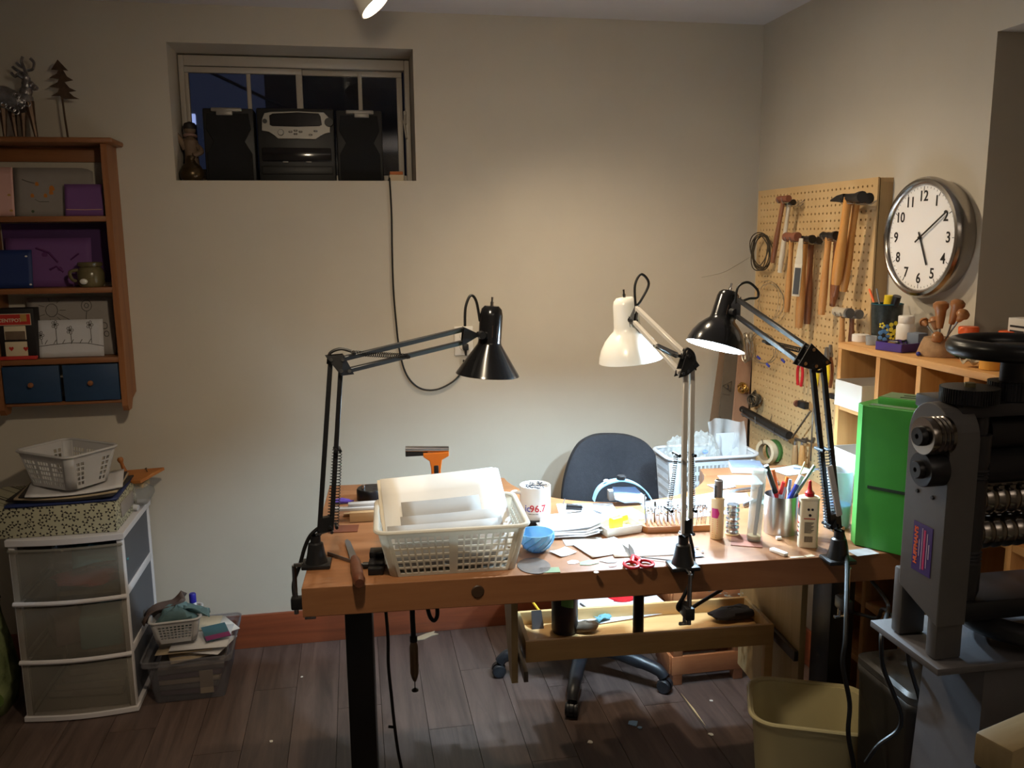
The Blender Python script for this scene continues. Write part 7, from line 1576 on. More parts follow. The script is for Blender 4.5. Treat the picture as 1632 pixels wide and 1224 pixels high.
# open white carton in the top cubby
mat('carton_white', (196, 190, 182), 0.7)
def obox(name, label, cat, c, s, m, a=0.0, wall=0.002):
    t = thing(name, label, cat, c, a); T = WM[t]; x, y, z = s
    for (cx_, cy_, sx, sy) in ((0, -y/2, x, wall), (0, y/2, x, wall), (-x/2, 0, wall, y), (x/2, 0, wall, y)):
        b = MB(T); b.box((cx_, cy_, z/2+0.0008), (sx, sy, z)); obj('side', b, m, t)
    b = MB(T); b.box((0, 0, 0.0012), (x, y, 0.0016)); obj('bottom', b, m, t)
    return t
zc_ = zs[0]+0.0005
ym = (cy1-th_+ys[1])/2
obox('open_carton', 'open white carton poking out of the top cubby', 'carton', (CX+0.05, ym+0.006, zc_), (0.14, abs(cy1-th_-ys[1])*0.78, 0.075), 'carton_white')
obox('open_carton', 'white carton in the cubby below the open one', 'carton', (CX+0.05, ym+0.004, zs[1]+0.0005), (0.14, abs(cy1-th_-ys[1])*0.8, 0.055), 'carton_white')
ym2 = (ys[1]-th_+ys[2])/2
b = MB(); b.box((CX+0.06, ym2, zc_+0.022), (0.1, 0.10, 0.042), 0.003); lab(obj('red_tin', b, 'red_plastic'), 'red tin in the second cubby behind the housing', 'tin')
b = MB(M.Translation(V((CX+0.09, ym2-0.02, zc_+0.0425)))); b.lathe([(0, 0), (0.025, 0), (0.025, 0.07), (0.02, 0.085), (0.012, 0.09), (0, 0.092)], 18); lab(obj('dark_jar', b, 'iron_black'), 'dark jar on the red tin in second cubby', 'jar')
# ------------------------------------------------------------------ on top of the cubby shelf
ct = czt+0.0006
def onC(x, y): return PZ(x, y, ct)
mat('cup_black', (20, 24, 26), 0.3, var=0.6, scale=110, dark=(52, 60, 58)); mat('cup_teal', (30, 84, 100), 0.3); mat('flower_yellow', (216, 200, 60), 0.5); mat('flower_blue', (70, 120, 180), 0.5); mat('pot_white', (226, 222, 218), 0.35); mat('tray_purple', (72, 48, 120), 0.45); mat('cork', (162, 128, 94), 0.85, var=0.35, scale=40, bump=0.3); mat('mushroom', (156, 104, 62), 0.3, var=0.12); mat('orange_lid', (226, 96, 40), 0.4); mat('amber', (42, 30, 26), 0.25); mat('tape_yellow', (210, 150, 60), 0.5)
q = onC(1412, 545); q = V((1.525, q.y+0.03, ct)); q = PY(1412, 540, q.y); 
cxx = 1.535; q = V((cxx, PX(1412, 520, cxx).y, ct)); hc_ = PX(1412, 484, cxx).z-ct
t = thing('brush_cup', 'black floral cup holding brushes on the cubby shelf', 'cup', q)
rc_ = 0.044
b = MB(at(q)); b.lathe([(0, 0), (rc_*0.86, 0), (rc_*0.9, 0.003), (rc_, hc_), (rc_*0.96, hc_), (rc_*0.88, 0.006), (0, 0.006)], 32); obj('cup', b, 'cup_black', t)
b = MB(); b.torus(q+V((0, 0, hc_)), rc_*0.985, 0.002, (0, 0, 1), 36, 6); obj('teal_rim', b, 'cup_teal', t)
cqa = math.atan2(-q.y, -q.x)
for i, (da, z_, m_, s_) in enumerate(((-0.55, 0.42, 'flower_yellow', 0.012), (-0.3, 0.3, 'flower_yellow', 0.009), (0.0, 0.36, 'flower_blue', 0.010), (0.12, 0.2, 'flower_blue', 0.012), (-0.5, 0.18, 'flower_yellow', 0.008), (0.25, 0.46, 'flower_yellow', 0.006))):
    for k in range(5):
        a = k*2*PI/5; aa = cqa-da*1.0+s_*math.cos(a)/rc_; rr_ = rc_*(0.9+0.1*z_)+0.0015; b = MB(M.Translation(q+V((rr_*math.cos(aa), rr_*math.sin(aa), hc_*z_+s_*math.sin(a)))) @ frame((math.cos(aa), math.sin(aa), 0))); b.lathe([(0, 0.0008), (s_*0.55, 0)], 8); obj('petal', b, m_, t)
def brush(px, py, r, m, label, mt=None, name='brush'):
    p = q+V((0.0, 0.0, 0.02)); e = PX(px, py, cxx+0.0); t = thing(name, label, 'brush', p); b = MB(); b.cyl(lerp(p, e, 0.1), e, r, r, 10); obj('stem', b, m, t)
    if mt: b = MB(); b.cyl(lerp(p, e, 0.72), lerp(p, e, 1.02), r*1.15, r*1.1, 12); obj('tip', b, mt, t)
brush(1386, 462, 0.003, 'handle_orange', 'thin brush leaning out of the floral cup', 'orange_lid')
brush(1397, 460, 0.003, 'grey_steel', 'grey thin brush leaning out of the floral cup')
brush(1418, 472, 0.013, 'tape_yellow', 'thick yellow wrapped roll in the floral cup', 'handle_yellow', 'wrapped_roll')
brush(1430, 472, 0.012, 'iron_black', 'thick black handled tool in the floral cup', None, 'black_tool')
# white pill bottle
xb_ = 1.545; q = V((xb_, PX(1444, 520, xb_).y, ct)); hh_ = PX(1444, 503, xb_).z-ct
t = thing('white_bottle', 'white plastic bottle behind the purple tray', 'bottle', q)
b = MB(at(q)); b.lathe([(0, 0), (0.024, 0), (0.026, 0.003), (0.026, hh_*0.62), (0.020, hh_*0.76)], 26); obj('bottle', b, 'pot_white', t); b = MB(at(q)); b.lathe([(0.021, hh_*0.74), (0.022, hh_*0.76), (0.022, hh_*0.97), (0.020, hh_), (0, hh_)], 26); obj('cap', b, 'pot_white', t)
# purple tray with bits
q0, q1 = onC(1427, 563), onC(1396, 552)
xt_ = 1.455; q = V((xt_, PX(1434, 556, xt_).y, ct))
t = obox('purple_tray', 'purple square tray of small parts on the cubby shelf', 'tray', q, (0.085, 0.085, 0.022), 'tray_purple', 0.25, 0.003)
rnd = random.Random(8); 
for i in range(9):
    b = MB(WM[t] @ M.Translation(V((rnd.uniform(-0.028, 0.028), rnd.uniform(-0.028, 0.028), 0.010+0.0035*i/2))) @ rz(rnd.uniform(0, 3)) @ rx(rnd.uniform(-0.3, 0.3))); b.box((0, 0, 0), (0.03, 0.010, 0.006), 0.001); lab(obj('small_part', b, ('brass', 'grey_steel', 'iron_black')[i % 3]), ('brass' if i % 3 == 0 else 'steel' if i % 3 == 1 else 'black')+' hardware piece lying in the purple tray', 'hardware', 'parts in the purple tray')
xg = 1.50; q = V((xg, PX(1462, 535, xg).y, ct)); b = MB(at(q, 0.2)); b.box((0, 0, 0.024), (0.035, 0.04, 0.047), 0.003); lab(obj('grey_case', b, 'slab_grey'), 'small grey case behind the purple tray', 'case')
xg = 1.47; q = V((xg, PX(1371, 545, xg).y, ct)); b = MB(at(q)); b.lathe([(0, 0), (0.024, 0), (0.024, 0.020), (0.022, 0.021), (0, 0.021)], 26); lab(obj('white_puck', b, 'pot_white'), 'white round tub at the end of cubby shelf', 'tub')
xg = 1.45; q = V((xg, PX(1388, 548, xg).y, ct)); b = MB(at(q)); b.lathe([(0, 0.0), (0.014, 0.0), (0.016, 0.026), (0.0145, 0.026), (0.013, 0.002), (0, 0.002)], 20); lab(obj('clear_cup', b, 'jar_plastic'), 'tiny clear cup between tub and purple tray', 'cup')
# cork dome with gravers
xk = 1.49; q = V((xk, PX(1496, 560, xk).y, ct)); hk = PX(1496, 535, xk).z-ct-0.004
t = thing('cork_dome', 'cork dome stand holding wooden handled gravers', 'tool stand', q)
b = MB(at(q)); b.lathe([(0, 0), (0.052, 0), (0.053, 0.004), (0.049, hk*0.35), (0.043, hk*0.75), (0.037, hk), (0, hk+0.001)], 32); obj('cork', b, 'cork', t)
gr = [(1471, 511, 0.8, 'graver with a small round knob leaning toward the purple tray'), (1489, 507, 1.0, 'graver with a broad knob beside the small round one'), (1500, 482, 1.25, 'tall fat graver with a flared wooden knob'), (1528, 480, 1.15, 'tall graver leaning toward the orange lids'), (1537, 498, 1.0, 'graver leaning far over the orange capped jar'), (1497, 535, 0.95, 'short graver standing low in front of the cork')]
for i, (px, py, s_, lb) in enumerate(gr):
    dx = (0.02, 0.0, 0.0, 0.02, -0.01, -0.03)[i]
    e = PX(px, py, xk+dx); base_ = q+V((dx*0.6, (e.y-q.y)*0.28, hk-0.004)); 
    if i == 5: base_ = q+V((-0.03, 0.0, hk*0.6)); 
    d_ = (e-base_); L = d_.length; F = M.Translation(base_) @ frame(d_)
    tg = thing('graver', lb, 'graver', base_)
    b = MB(F); b.cyl((0, 0, 0), (0, 0, max(0.004, L-0.035*s_)), 0.002, 0.0025, 8); obj('shaft', b, 'grey_steel', tg)
    hl_ = min(L*0.98, (0.055 if i in (2, 3) else 0.032)*s_); rk = 0.0155*s_
    b = MB(F); b.lathe([(0.003, L-hl_), (0.006*s_, L-hl_+0.002), (rk*0.62, L-hl_*0.55), (rk*0.72, L-hl_*0.3), (rk, L-0.010*s_), (rk*0.97, L-0.003), (rk*0.6, L+0.003), (0, L+0.004)], 20); obj('knob_handle', b, 'mushroom', tg)
# orange-lidded jars, tape, carton, crumpled paper
for (px, pb, pt, xj, lb) in ((1541, 572, 520, 1.52, 'dark jar with an orange lid beside the cork stand'), (1606, 575, 527, 1.57, 'dark jar with an orange lid behind the handwheel')):
    q = V((xj, PX(px, 560, xj).y, ct)); hj_ = PX(px, pt, xj).z-ct; t = thing('lidded_jar', lb, 'jar', q)
    b = MB(at(q)); b.lathe([(0, 0), (0.022, 0), (0.024, 0.003), (0.024, hj_*0.72), (0.020, hj_*0.8)], 26); obj('jar', b, 'amber', t)
    b = MB(at(q)); b.lathe([(0.0243, hj_*0.08), (0.0243, hj_*0.5)], 26); obj('orange_label', b, 'orange_lid', t)
    b = MB(at(q)); b.lathe([(0.0235, hj_*0.78), (0.024, hj_*0.97), (0.022, hj_), (0, hj_)], 26); obj('lid', b, 'orange_lid', t)
xj = 1.45; c = V((xj, PX(1580, 585, xj).y, ct+0.0125)); ringtape(c, (0, 0, 1), 0.026, 0.018, 0.024, 'tape_yellow', 'yellow tape roll lying flat on the cubby shelf')
xj = 1.44; q = V((xj, PX(1553, 578, xj).y, ct+0.008)); b = MB(M.Translation(q)); b.sheet(lambda u, v: V(((u-0.5)*0.05, (v-0.5)*0.04, 0.006+0.009*math.sin(9*u+2)*math.sin(7*v))), 10, 8); lab(obj('crumpled_paper', b, 'buff', solid=0.0008), 'crumpled brown paper scrap beside the yellow tape', 'paper scrap')
xj = 1.59; q = V((xj, PX(1632, 560, xj).y, ct)); b = MB(at(q)); b.box((0, 0, 0.055), (0.05, 0.06, 0.109), 0.001); t = thing('white_carton', 'small white printed carton behind the handwheel', 'carton', q); obj('carton', b, 'carton_white', t)
for i in range(2):
    b = MB(at(q)); b.box((-0.0254, 0.0, 0.09-0.012*i), (0.0008, 0.045, 0.005)); obj('print', b, 'clock_ink', t)
xj = 1.44; q = V((xj, PX(1636, 600, xj).y, ct)); b = MB(at(q)); b.box((0, 0, 0.014), (0.03, 0.035, 0.027), 0.002); lab(obj('red_box', b, 'red_plastic'), 'small red box under the handwheel rim', 'box')
xj = 1.43; q = V((xj, PX(1464, 559, xj).y, ct)); b = MB(at(q)); b.ball((0, 0, 0.006), 0.006); lab(obj('blue_bead', b, 'pen_blue'), 'tiny blue bead beside the purple tray', 'bead')
# ------------------------------------------------------------------ rolling mill on its pedestal
mat('mill_grey', (54, 52, 54), 0.42, metal=0.25, var=0.12, scale=12); mat('mill_light', (92, 89, 88), 0.45, metal=0.2, var=0.14, scale=10); mat('mill_black', (36, 35, 37), 0.35, metal=0.3); mat('roll_steel', (132, 126, 120), 0.2, metal=1.0); mat('wheel_black', (26, 25, 26), 0.3); mat('bolt_brass', (134, 124, 92), 0.35, metal=0.8); mat('sticker_purple', (62, 34, 110), 0.5); mat('sticker_orange', (236, 104, 40), 0.5); mat('sticker_pink', (190, 50, 110), 0.5); mat('sticker_white', (190, 170, 200), 0.5)
XC0, XC1 = 0.925, 0.978          # gear case, seen end on
def onM(x, y, X): return PX(x, y, X)
cyN, cyF = onM(1508, 800, XC0).y, onM(1441, 800, XC0).y
zTop = onM(1480, 640, XC0).z; zBot = onM(1470, 985, XC0).z
PLZ = PY(1540, 1062, 1.17).z     # pedestal plate
t = thing('rolling_mill', 'dark grey rolling mill with gear case and grooved rollers', 'rolling mill', (1.1, 1.27, PLZ))
# gear case: tall plate with rounded top
w_ = cyF-cyN; yc_ = (cyF+cyN)/2; rt = w_/2
prof = [(cyN, zBot+0.0), (cyN, zTop-rt)]+[(yc_-rt*math.cos(PI*i/14), zTop-rt+rt*math.sin(PI*i/14)) for i in range(15)]+[(cyF, zTop-rt), (cyF, zBot+0.035)]
YZX = M(((0, 0, 1, 0), (1, 0, 0, 0), (0, 1, 0, 0), (0, 0, 0, 1)))
b = MB(); b.prism(list(reversed(prof)), XC1-XC0, M.Translation(V((XC0, 0, 0))) @ YZX, 0.002); case = obj('gear_case', b, 'mill_light', t)
# sticker with the maker's name
sy0, sy1 = onM(1486, 870, XC0).y, onM(1455, 870, XC0).y; sz0, sz1 = onM(1465, 912, XC0).z, onM(1465, 832, XC0).z
b = MB(); b.box((XC0-0.0006, (sy0+sy1)/2, (sz0+sz1)/2), (0.001, sy1-sy0, sz1-sz0)); st_ = obj('sticker', b, 'sticker_purple', case)
FS = lambda y, z: M(((0, 0, -1, XC0-0.0013), (0, -1, 0, y), (1, 0, 0, z), (0, 0, 0, 1))) @ rz(0)
FS = lambda y, z: M.Translation(V((XC0-0.0013, y, z))) @ M(((0, 0, -1, 0), (0, -1, 0, 0), (-1, 0, 0, 0), (0, 0, 0, 1))) @ M.Identity(4)
def vert_text(y, z): # reads bottom to top on the face that looks toward -X
    x = V((0, 0, 1)); n = V((-1, 0, 0)); yv = n.cross(x); m = M.Identity(4)
    for i in range(3): m[i][0], m[i][1], m[i][2] = x[i], yv[i], n[i]
    return M.Translation(V((XC0-0.0013, y, z))) @ m
obj('lettering', text_mesh("HUFFMAN'S", 0.0125, vert_text(sy1-0.009, (sz0+sz1)/2+0.002), bold=0.0004), 'sticker_orange', case)
for i, (k, m_) in enumerate(((0.36, 'sticker_white'), (0.5, 'sticker_white'), (0.62, 'sticker_pink'), (0.76, 'sticker_white'), (0.86, 'sticker_white'))):
    b = MB(); y_ = lerp(sy1, sy0, k); l_ = (sz1-sz0)*(0.86, 0.84, 0.8, 0.7, 0.3)[i]*(0.4 if i == 0 else 1); b.box((XC0-0.0013, y_, (sz0+sz1)/2), (0.0006, 0.0018 if m_ == 'sticker_white' else 0.005, l_)); obj('print_line', b, m_, case)
# side rollers (shaft ends)
def side_roll(px, py, r, L, grooves, nm):
    e = onM(px, py, XC0-L); yy, zz_ = e.y, e.z
    F = M.Translation(V((XC0, yy, zz_))) @ frame((-1, 0, 0))
    pr = [(r, 0)]
    for g in range(grooves): s_ = L*(0.22+0.2*g); pr += [(r, s_-0.003), (r*0.9, s_), (r, s_+0.003)]
    pr += [(r, L-0.002), (r*0.96, L), (r*0.5, L)]
    b = MB(); b.lathe(pr, 36, F); o = obj(nm, b, 'mill_black' if not grooves else 'roll_steel', case)
    b = MB(); b.lathe([(r*0.98, L-0.0005), (r*0.52, L), (r*0.5, L+0.008), (r*0.46, L+0.010), (r*0.14, L+0.010), (r*0.12, L+0.004), (0, L+0.004)], 30, F); obj('end_nut', b, 'mill_black', case)
side_roll(1470, 695, 0.031, 0.040, 3, 'side_roller'); side_roll(1467, 748, 0.029, 0.034, 0, 'side_roller')
for px, py in ((1463, 782), (1487, 793)):
    e = onM(px, py, XC0); b = MB(); b.cyl((XC0+0.001, e.y, e.z), (XC0-0.003, e.y, e.z), 0.004, 0.003, 8); obj('screw', b, 'mill_black', case)
# body: top plate, pillars, rollers, base
XB0, XB1, YB0, YB1 = 0.985, 1.27, 1.205, 1.325
zp1, zp0 = onM(1565, 646, XB0).z, onM(1565, 668, XB0).z
b = MB(); b.box(((XB0-0.03+XB1)/2, (YB0+YB1)/2, (zp0+zp1)/2), (XB1-XB0+0.03, YB1-YB0, zp1-zp0), 0.003); obj('top_plate', b, 'mill_grey', t)
pcx = XB0+0.022
for X_ in (pcx, XB1-0.022):
    for Y_ in (YB0+0.022, YB1-0.022):
        zb_ = PLZ+0.09
        b = MB(M.Translation(V((X_, Y_, 0)))); H_ = zp0-zb_
        pr = [(0.0125, zb_), (0.019, zb_+0.02), (0.019, zb_+H_*0.20)]
        for g in range(4): pr += [(0.0195, zb_+H_*0.215+g*0.006), (0.0165, zb_+H_*0.215+g*0.006+0.003)]
        pr += [(0.0185, zb_+H_*0.30), (0.0185, zb_+H_*0.64)]
        for g in range(4): pr += [(0.0195, zb_+H_*0.655+g*0.006), (0.0165, zb_+H_*0.655+g*0.006+0.003)]
        pr += [(0.0195, zb_+H_*0.76), (0.0195, zb_+H_*0.90), (0.013, zb_+H_*0.905), (0.013, zp0)]
        b.lathe(pr, 24); obj('pillar', b, 'mill_grey', t)
rx0, rx1 = XB0+0.045, XB1-0.045; ryc = (YB0+YB1)/2-0.006
def roller(pz, r, grooves, m, nm='roller'):
    pr = [(r*0.5, -0.03), (r*0.5, 0), (r, 0.001)]; L = rx1-rx0
    if grooves:
        for g in range(grooves): s_ = L*(g+0.5)/grooves; pr += [(r, s_-L/grooves*0.36), (r*0.86, s_), (r, s_+L/grooves*0.36)]
    pr += [(r, L-0.001), (r*0.5, L), (r*0.5, L+0.03)]
    b = MB(); b.lathe(pr, 30, M.Translation(V((rx0, ryc, pz))) @ frame((1, 0, 0))); obj(nm, b, m, t)
zr = lambda y: onM(1600, y, 1.02).z
roller(zr(700), 0.034, 0, 'mill_black'); roller(zr(762), 0.034, 0, 'mill_black')
roller(zr(820), 0.030, 9, 'roll_steel'); roller(zr(878), 0.030, 9, 'roll_steel')
b = MB(); b.box(((XB0+XB1)/2, ryc-0.01, zr(788)), (XB1-XB0-0.085, 0.02, 0.014), 0.002); obj('bearing_bar', b, 'roll_steel', t)
for i in range(8):
    b = MB(); b.box((rx0+0.012+i*0.022, ryc-0.022, zr(796)), (0.012, 0.008, 0.008), 0.002); obj('bright_tooth', b, 'roll_steel', t)
b = MB(); b.box(((XB0+XB1)/2, (YB0+YB1)/2, PLZ+0.075), (XB1-XB0+0.02, YB1-YB0-0.004, 0.035), 0.004); obj('base_block', b, 'mill_black', t)
# feet brackets
for Y_ in (YB0+0.004, YB1-0.02):
    b = MB(); b.box((XB0-0.028, Y_, PLZ+0.062), (0.05, 0.026, 0.122), 0.004); obj('foot_bracket', b, 'mill_light', t)
b = MB(); b.box((XB1+0.01, (YB0+YB1)/2, PLZ+0.05), (0.03, YB1-YB0, 0.098), 0.004); obj('foot_bracket', b, 'mill_grey', t)
b = MB(); b.torus(((XB0+XB1)/2+0.02, (YB0+YB1)/2-0.01, PLZ+0.04), 0.10, 0.02, (0, 0, 1), 36, 10); obj('lower_gear', b, 'mill_black', t)
# gears and handwheel on top
def gear(c, r, h, n, nm, m='mill_black'):
    pts = []
    for i in range(n):
        a = 2*PI*i/n
        for k, rr_ in ((0, r*0.965), (0.25, r*0.965), (0.35, r), (0.75, r), (0.85, r*0.965)): aa = a+2*PI/n*k; pts.append((rr_*math.cos(aa), rr_*math.sin(aa)))
    b = MB(); b.prism(pts, h, M.Translation(V(c))); return obj(nm, b, m, t)
gz0 = zp1+0.001
ge = PZ(1545, 626, gz0+0.014); g1c = V((ge.x, ge.y, gz0)); gr_ = (PZ(1590, 626, gz0+0.014)-PZ(1500, 626, gz0+0.014)).length/2
gear(g1c, gr_, 0.024, 64, 'adjusting_gear')
b = MB(M.Translation(g1c)); b.lathe([(0.009, 0.024), (0.009, 0.031), (0, 0.031)], 6, None, False); obj('hex_bolt', b, 'bolt_brass', t)
g2 = g1c+V((gr_*1.45, -gr_*0.55, 0)); g2 = V((PZ(1612, 616, gz0+0.02).x+0.01, PZ(1612, 616, gz0+0.02).y-0.0, gz0))
b_r = 0.036
g2 = g1c + (g2-g1c).normalized()*(gr_+b_r+0.001)
gear(g2, b_r, 0.03, 40, 'pinion_gear')
hw_z = PY(1600, 560, g2.y).z
b = MB(); b.cyl((g2.x, g2.y, gz0+0.03), (g2.x, g2.y, hw_z), 0.019, 0.019, 24); obj('wheel_column', b, 'mill_grey', t)
HR = 0.088
b = MB(); b.torus((g2.x, g2.y, hw_z+0.006), HR, 0.0155, (0, 0, 1), 56, 14); whl = obj('handwheel', b, 'wheel_black', t)
b = MB(); b.lathe([(0, 0.012), (0.03, 0.012), (HR*0.8, 0.004), (HR, 0.002), (HR, -0.006), (0.03, -0.010), (0, -0.010)], 40, M.Translation(V((g2.x, g2.y, hw_z)))); obj('wheel_disc', b, 'wheel_black', whl)
# pedestal
t = thing('mill_pedestal', 'grey steel pedestal carrying the rolling mill', 'pedestal', (1.12, 1.26, 0))
mat('pedestal_grey', (94, 91, 93), 0.5, metal=0.1, var=0.12, scale=8)
PX0, PX1, PY0, PY1 = XB0-0.065, XB1+0.05, YB0-0.035, YB1+0.035
b = MB(); b.box(((PX0+PX1)/2, (PY0+PY1)/2, PLZ-0.0065), (PX1-PX0, PY1-PY0, 0.012), 0.001); obj('top_plate', b, 'pedestal_grey', t)
b = MB(); cxm_, cym_ = (PX0+PX1)/2+0.01, (PY0+PY1)/2
b.rings([[(cxm_+sx*0.13, cym_+sy*0.10, 0.013) for sx, sy in ((-1, -1), (1, -1), (1, 1), (-1, 1))], [(cxm_+sx*0.105, cym_+sy*0.075, PLZ-0.013) for sx, sy in ((-1, -1), (1, -1), (1, 1), (-1, 1))]], True, True, True, False); obj('column', b, 'pedestal_grey', t)
b = MB(); b.box((cxm_, cym_, 0.0065), (0.34, 0.28, 0.012), 0.001); obj('base_plate', b, 'pedestal_grey', t)
b = MB(); b.box((cxm_+0.02, cym_-0.081, PLZ-0.035), (0.014, 0.004, 0.02)); obj('slot', b, 'mill_black', t)
mat('dust_white', (196, 194, 190), 0.8)
b = MB(); b.box((PX0+0.05, PY1-0.02, PLZ+0.006), (0.03, 0.02, 0.012), 0.004); lab(obj('white_crumb', b, 'dust_white'), 'white scrap lying on the mill pedestal plate', 'scrap')
# ------------------------------------------------------------------ waste bin
mat('bin_olive', (208, 196, 150), 0.5, var=0.05); 
bz = 0.45; bp_ = [PZ(1182, 1105, bz), PZ(1405, 1150, bz), PZ(1340, 1168, bz), PZ(1290, 1086, bz)]
bcx, bcy = (bp_[0].x+bp_[1].x)/2+0.005, (bp_[2].y+bp_[3].y)/2+0.01
t = thing('waste_bin', 'olive plastic waste bin standing in front of the bench', 'bin', (bcx, bcy, 0), -0.42)
Tn = WM[t]
def br(w_, d_, z, r=0.05): return rrect(w_, d_, r, z, 6)
b = MB(Tn); b.rings([br(0.20, 0.15, 0.003, 0.04), br(0.205, 0.155, 0.01, 0.045), br(0.275, 0.215, bz-0.02, 0.06), br(0.285, 0.225, bz-0.012, 0.06), br(0.29, 0.23, bz, 0.06), br(0.272, 0.212, bz-0.002, 0.06), br(0.198, 0.148, 0.012, 0.04)], True, True, True); obj('bin', b, 'bin_olive', t)
b = MB(); b.tube([Tn @ V(p) for p in rrect(0.288, 0.228, 0.06, bz, 8)], 0.0055, 8, closed=True); obj('rim', b, 'bin_olive', t)
b = lump(Tn, (0.0, 0.0, 0.20), (0.075, 0.055, 0.045), 61); lab(obj('crumpled_bag', b, 'bag_dark'), 'dark crumpled bag at the bottom of the bin', 'bag')
# ------------------------------------------------------------------ grey translucent bin behind the pedestal
clear('smoke_plastic', (72, 70, 68), 0.4, 0.5)
t = thing('storage_bin', 'grey translucent storage bin between bench leg and pedestal', 'storage bin', (1.185, 1.56, 0), 0.0)
Tg = WM[t]
b = MB(Tg); b.rings([rrect(0.15, 0.17, 0.02, 0.002), rrect(0.18, 0.20, 0.02, 0.62), rrect(0.186, 0.205, 0.02, 0.625), rrect(0.186, 0.205, 0.02, 0.64)], True, True, False); obj('body', b, 'smoke_plastic', t, solid=0.0025)
b = MB(Tg); b.rings([rrect(0.188, 0.207, 0.02, 0.642), rrect(0.188, 0.207, 0.02, 0.656), rrect(0.17, 0.19, 0.02, 0.662)], True, True, True); obj('lid', b, 'smoke_plastic', t)
for i, (z_, a_, m_, lb) in enumerate(((0.06, 0.3, 'paper_grey', 'pale packet at the bottom of the translucent bin'), (0.17, -0.2, 'paper_white', 'white packet in the middle of the translucent bin'), (0.32, 0.25, 'grey_paper2', 'grey packet near the top of the translucent bin'))):
    b = MB(Tg @ at((0, 0.01*i, z_), a_*0.3)); b.box((0, 0, 0), (0.10, 0.13, 0.09), 0.004); lab(obj('packet', b, m_), lb, 'packet')
# loose cords behind the mill
def cord(label, pts, r=0.0045): b = MB(); b.tube(spline(pts, 7), r, 8); return lab(obj('extension_cord', b, 'black_rubber'), label, 'cord')
k = PY(1414, 935, 1.72)
cord('black cord hanging from the bench and curling to the bin', [V((k.x, 1.80, TZ-BT-0.001)), PY(1414, 960, 1.70), PY(1412, 985, 1.55), PY(1405, 1010, 1.43), PY(1407, 1060, 1.42), PY(1422, 1100, 1.42), PY(1436, 1140, 1.42), PY(1430, 1165, 1.42), PY(1400, 1188, 1.42), PY(1380, 1215, 1.43)])
cord('black cord looping from the bench leg toward the pedestal', [PY(1342, 985, 1.9), PY(1352, 975, 1.88), PY(1375, 980, 1.84), PY(1398, 985, 1.78), PY(1405, 972, 1.73), PY(1412, 972, 1.69), PY(1425, 985, 1.56), PY(1445, 1005, 1.41)])
cord('black cord falling along the pedestal side to the floor', [PY(1447, 1005, 1.38), PY(1448, 1050, 1.38), PY(1457, 1085, 1.38), PY(1466, 1120, 1.38), PY(1465, 1170, 1.38), PY(1468, 1230, 1.38), PY(1472, 1330, 1.38)])
# cream wooden rail corner near the frame edge
wood('rail_wood', (176, 156, 116), (150, 128, 88), 'x', 5.0)
q = PY(1590, 1195, 0.86); t = thing('sawhorse', 'cream wooden sawhorse with its beam end beside the pedestal', 'sawhorse', (q.x+0.17, 0.9, 0), 0.25)
Ts = M.Translation(V((q.x, 0.86, q.z-0.008))) @ rz(0.30); b = MB(Ts); b.box((0.19, 0, 0), (0.40, 0.05, 0.045), 0.004); obj('beam', b, 'rail_wood', t)
for x_ in (0.08, 0.34):
    for s_ in (-1, 1):
        b = MB(); p = Ts @ V((x_, s_*0.01, -0.024)); e = V(((Ts @ V((x_, s_*0.08, 0))).x, (Ts @ V((x_, s_*0.08, 0))).y, 0.012)); bar(b, p, e, 0.03, 0.03); obj('leg', b, 'rail_wood', t)
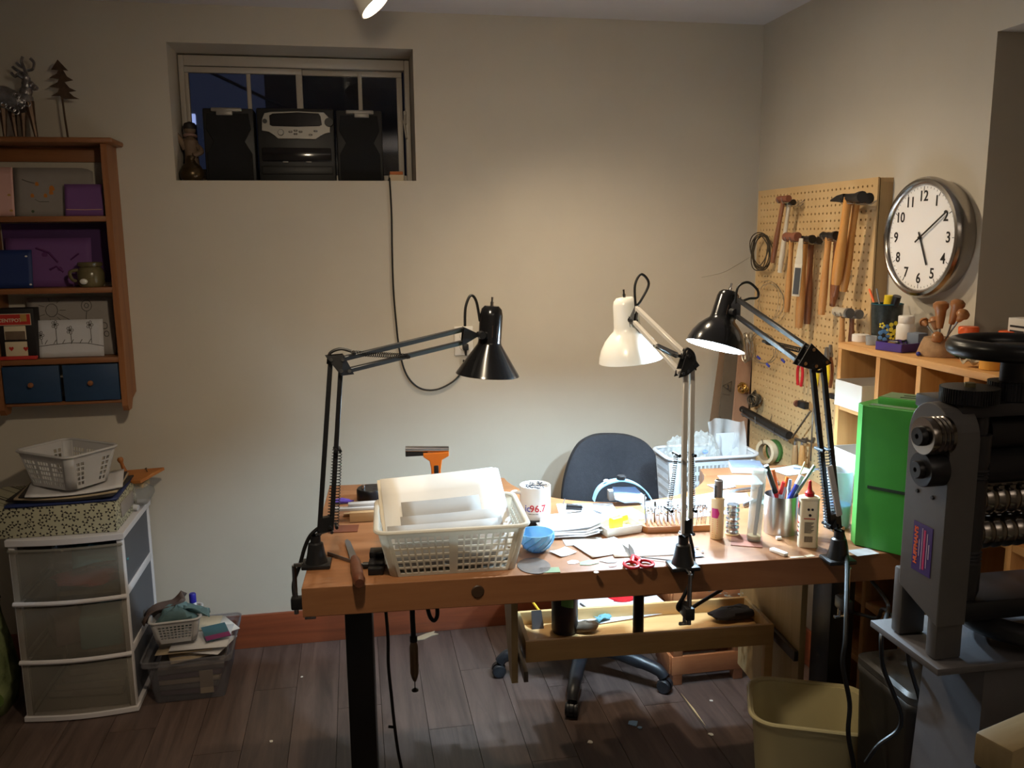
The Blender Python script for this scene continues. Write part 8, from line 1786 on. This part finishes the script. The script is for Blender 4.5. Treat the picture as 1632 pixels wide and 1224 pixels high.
# little debris and a bluish light spot on the floor
mat('chip_white', (214, 210, 200), 0.7); mat('light_spot_blue', (150, 190, 225), 0.6)
def debris(px, py, s, m, label, seed, h=0.002, name='chip_or_light_spot'):
    rnd = random.Random(seed); q = PZ(px, py, 0.0005); n = 7
    b = MB(at(q, rnd.uniform(0, 3))); b.prism([(s*rnd.uniform(0.5, 1)*math.cos(2*PI*i/n), s*rnd.uniform(0.5, 1)*math.sin(2*PI*i/n)) for i in range(n)], h); return lab(obj(name, b, m), label, 'scrap')
debris(1009, 1153, 0.022, 'light_spot_blue', 'pale blue light spot laid as a flat chip under the bench', 1); debris(1020, 1160, 0.010, 'light_spot_blue', 'smaller pale blue light spot beside the bigger one', 2)  # bluish spot of light on the floor, put in as flat coloured chips
debris(940, 1183, 0.012, 'chip_white', 'white chip on the floor in front of the chair', 3); debris(1134, 1117, 0.008, 'chip_white', 'white crumb on the floor near the bin', 4); debris(1133, 1171, 0.011, 'chip_white', 'pale splinter on the floor beside the bin', 5)
debris(432, 1182, 0.008, 'chip_white', 'white chip on the floor near the tote', 6); debris(481, 1079, 0.007, 'chip_white', 'tiny pale chip on the floor near the bench leg', 7)
q = PZ(678, 1014, 0.0005); b = MB(at(q, 0.5)); b.prism([(-0.05, -0.01), (-0.02, -0.022), (0.02, -0.015), (0.05, -0.02), (0.04, 0.0), (0.055, 0.012), (0.01, 0.015), (-0.03, 0.012)], 0.003); lab(obj('torn_cardboard', b, 'buff'), 'torn tan cardboard scrap by the baseboard', 'scrap')
for (x0, y0, x1, y1, lb) in ((1085, 1105, 1125, 1158, 'long pale scuffed splinter on the floor'), ):
    b = MB(); p, q = PZ(x0, y0, 0.001), PZ(x1, y1, 0.001); d_ = (q-p); n_ = V((-d_.y, d_.x, 0)).normalized()*0.003; b.add([p, lerp(p, q, 0.5)+n_*1.6, q, lerp(p, q, 0.5)-n_*0.6, p+V((0, 0, 0.002)), lerp(p, q, 0.5)+n_*1.6+V((0, 0, 0.002)), q+V((0, 0, 0.002)), lerp(p, q, 0.5)-n_*0.6+V((0, 0, 0.002))], [(3, 2, 1, 0), (4, 5, 6, 7), (0, 1, 5, 4), (1, 2, 6, 5), (2, 3, 7, 6), (3, 0, 4, 7)]); lab(obj('splinter', b, 'wood_pale'), lb, 'splinter')
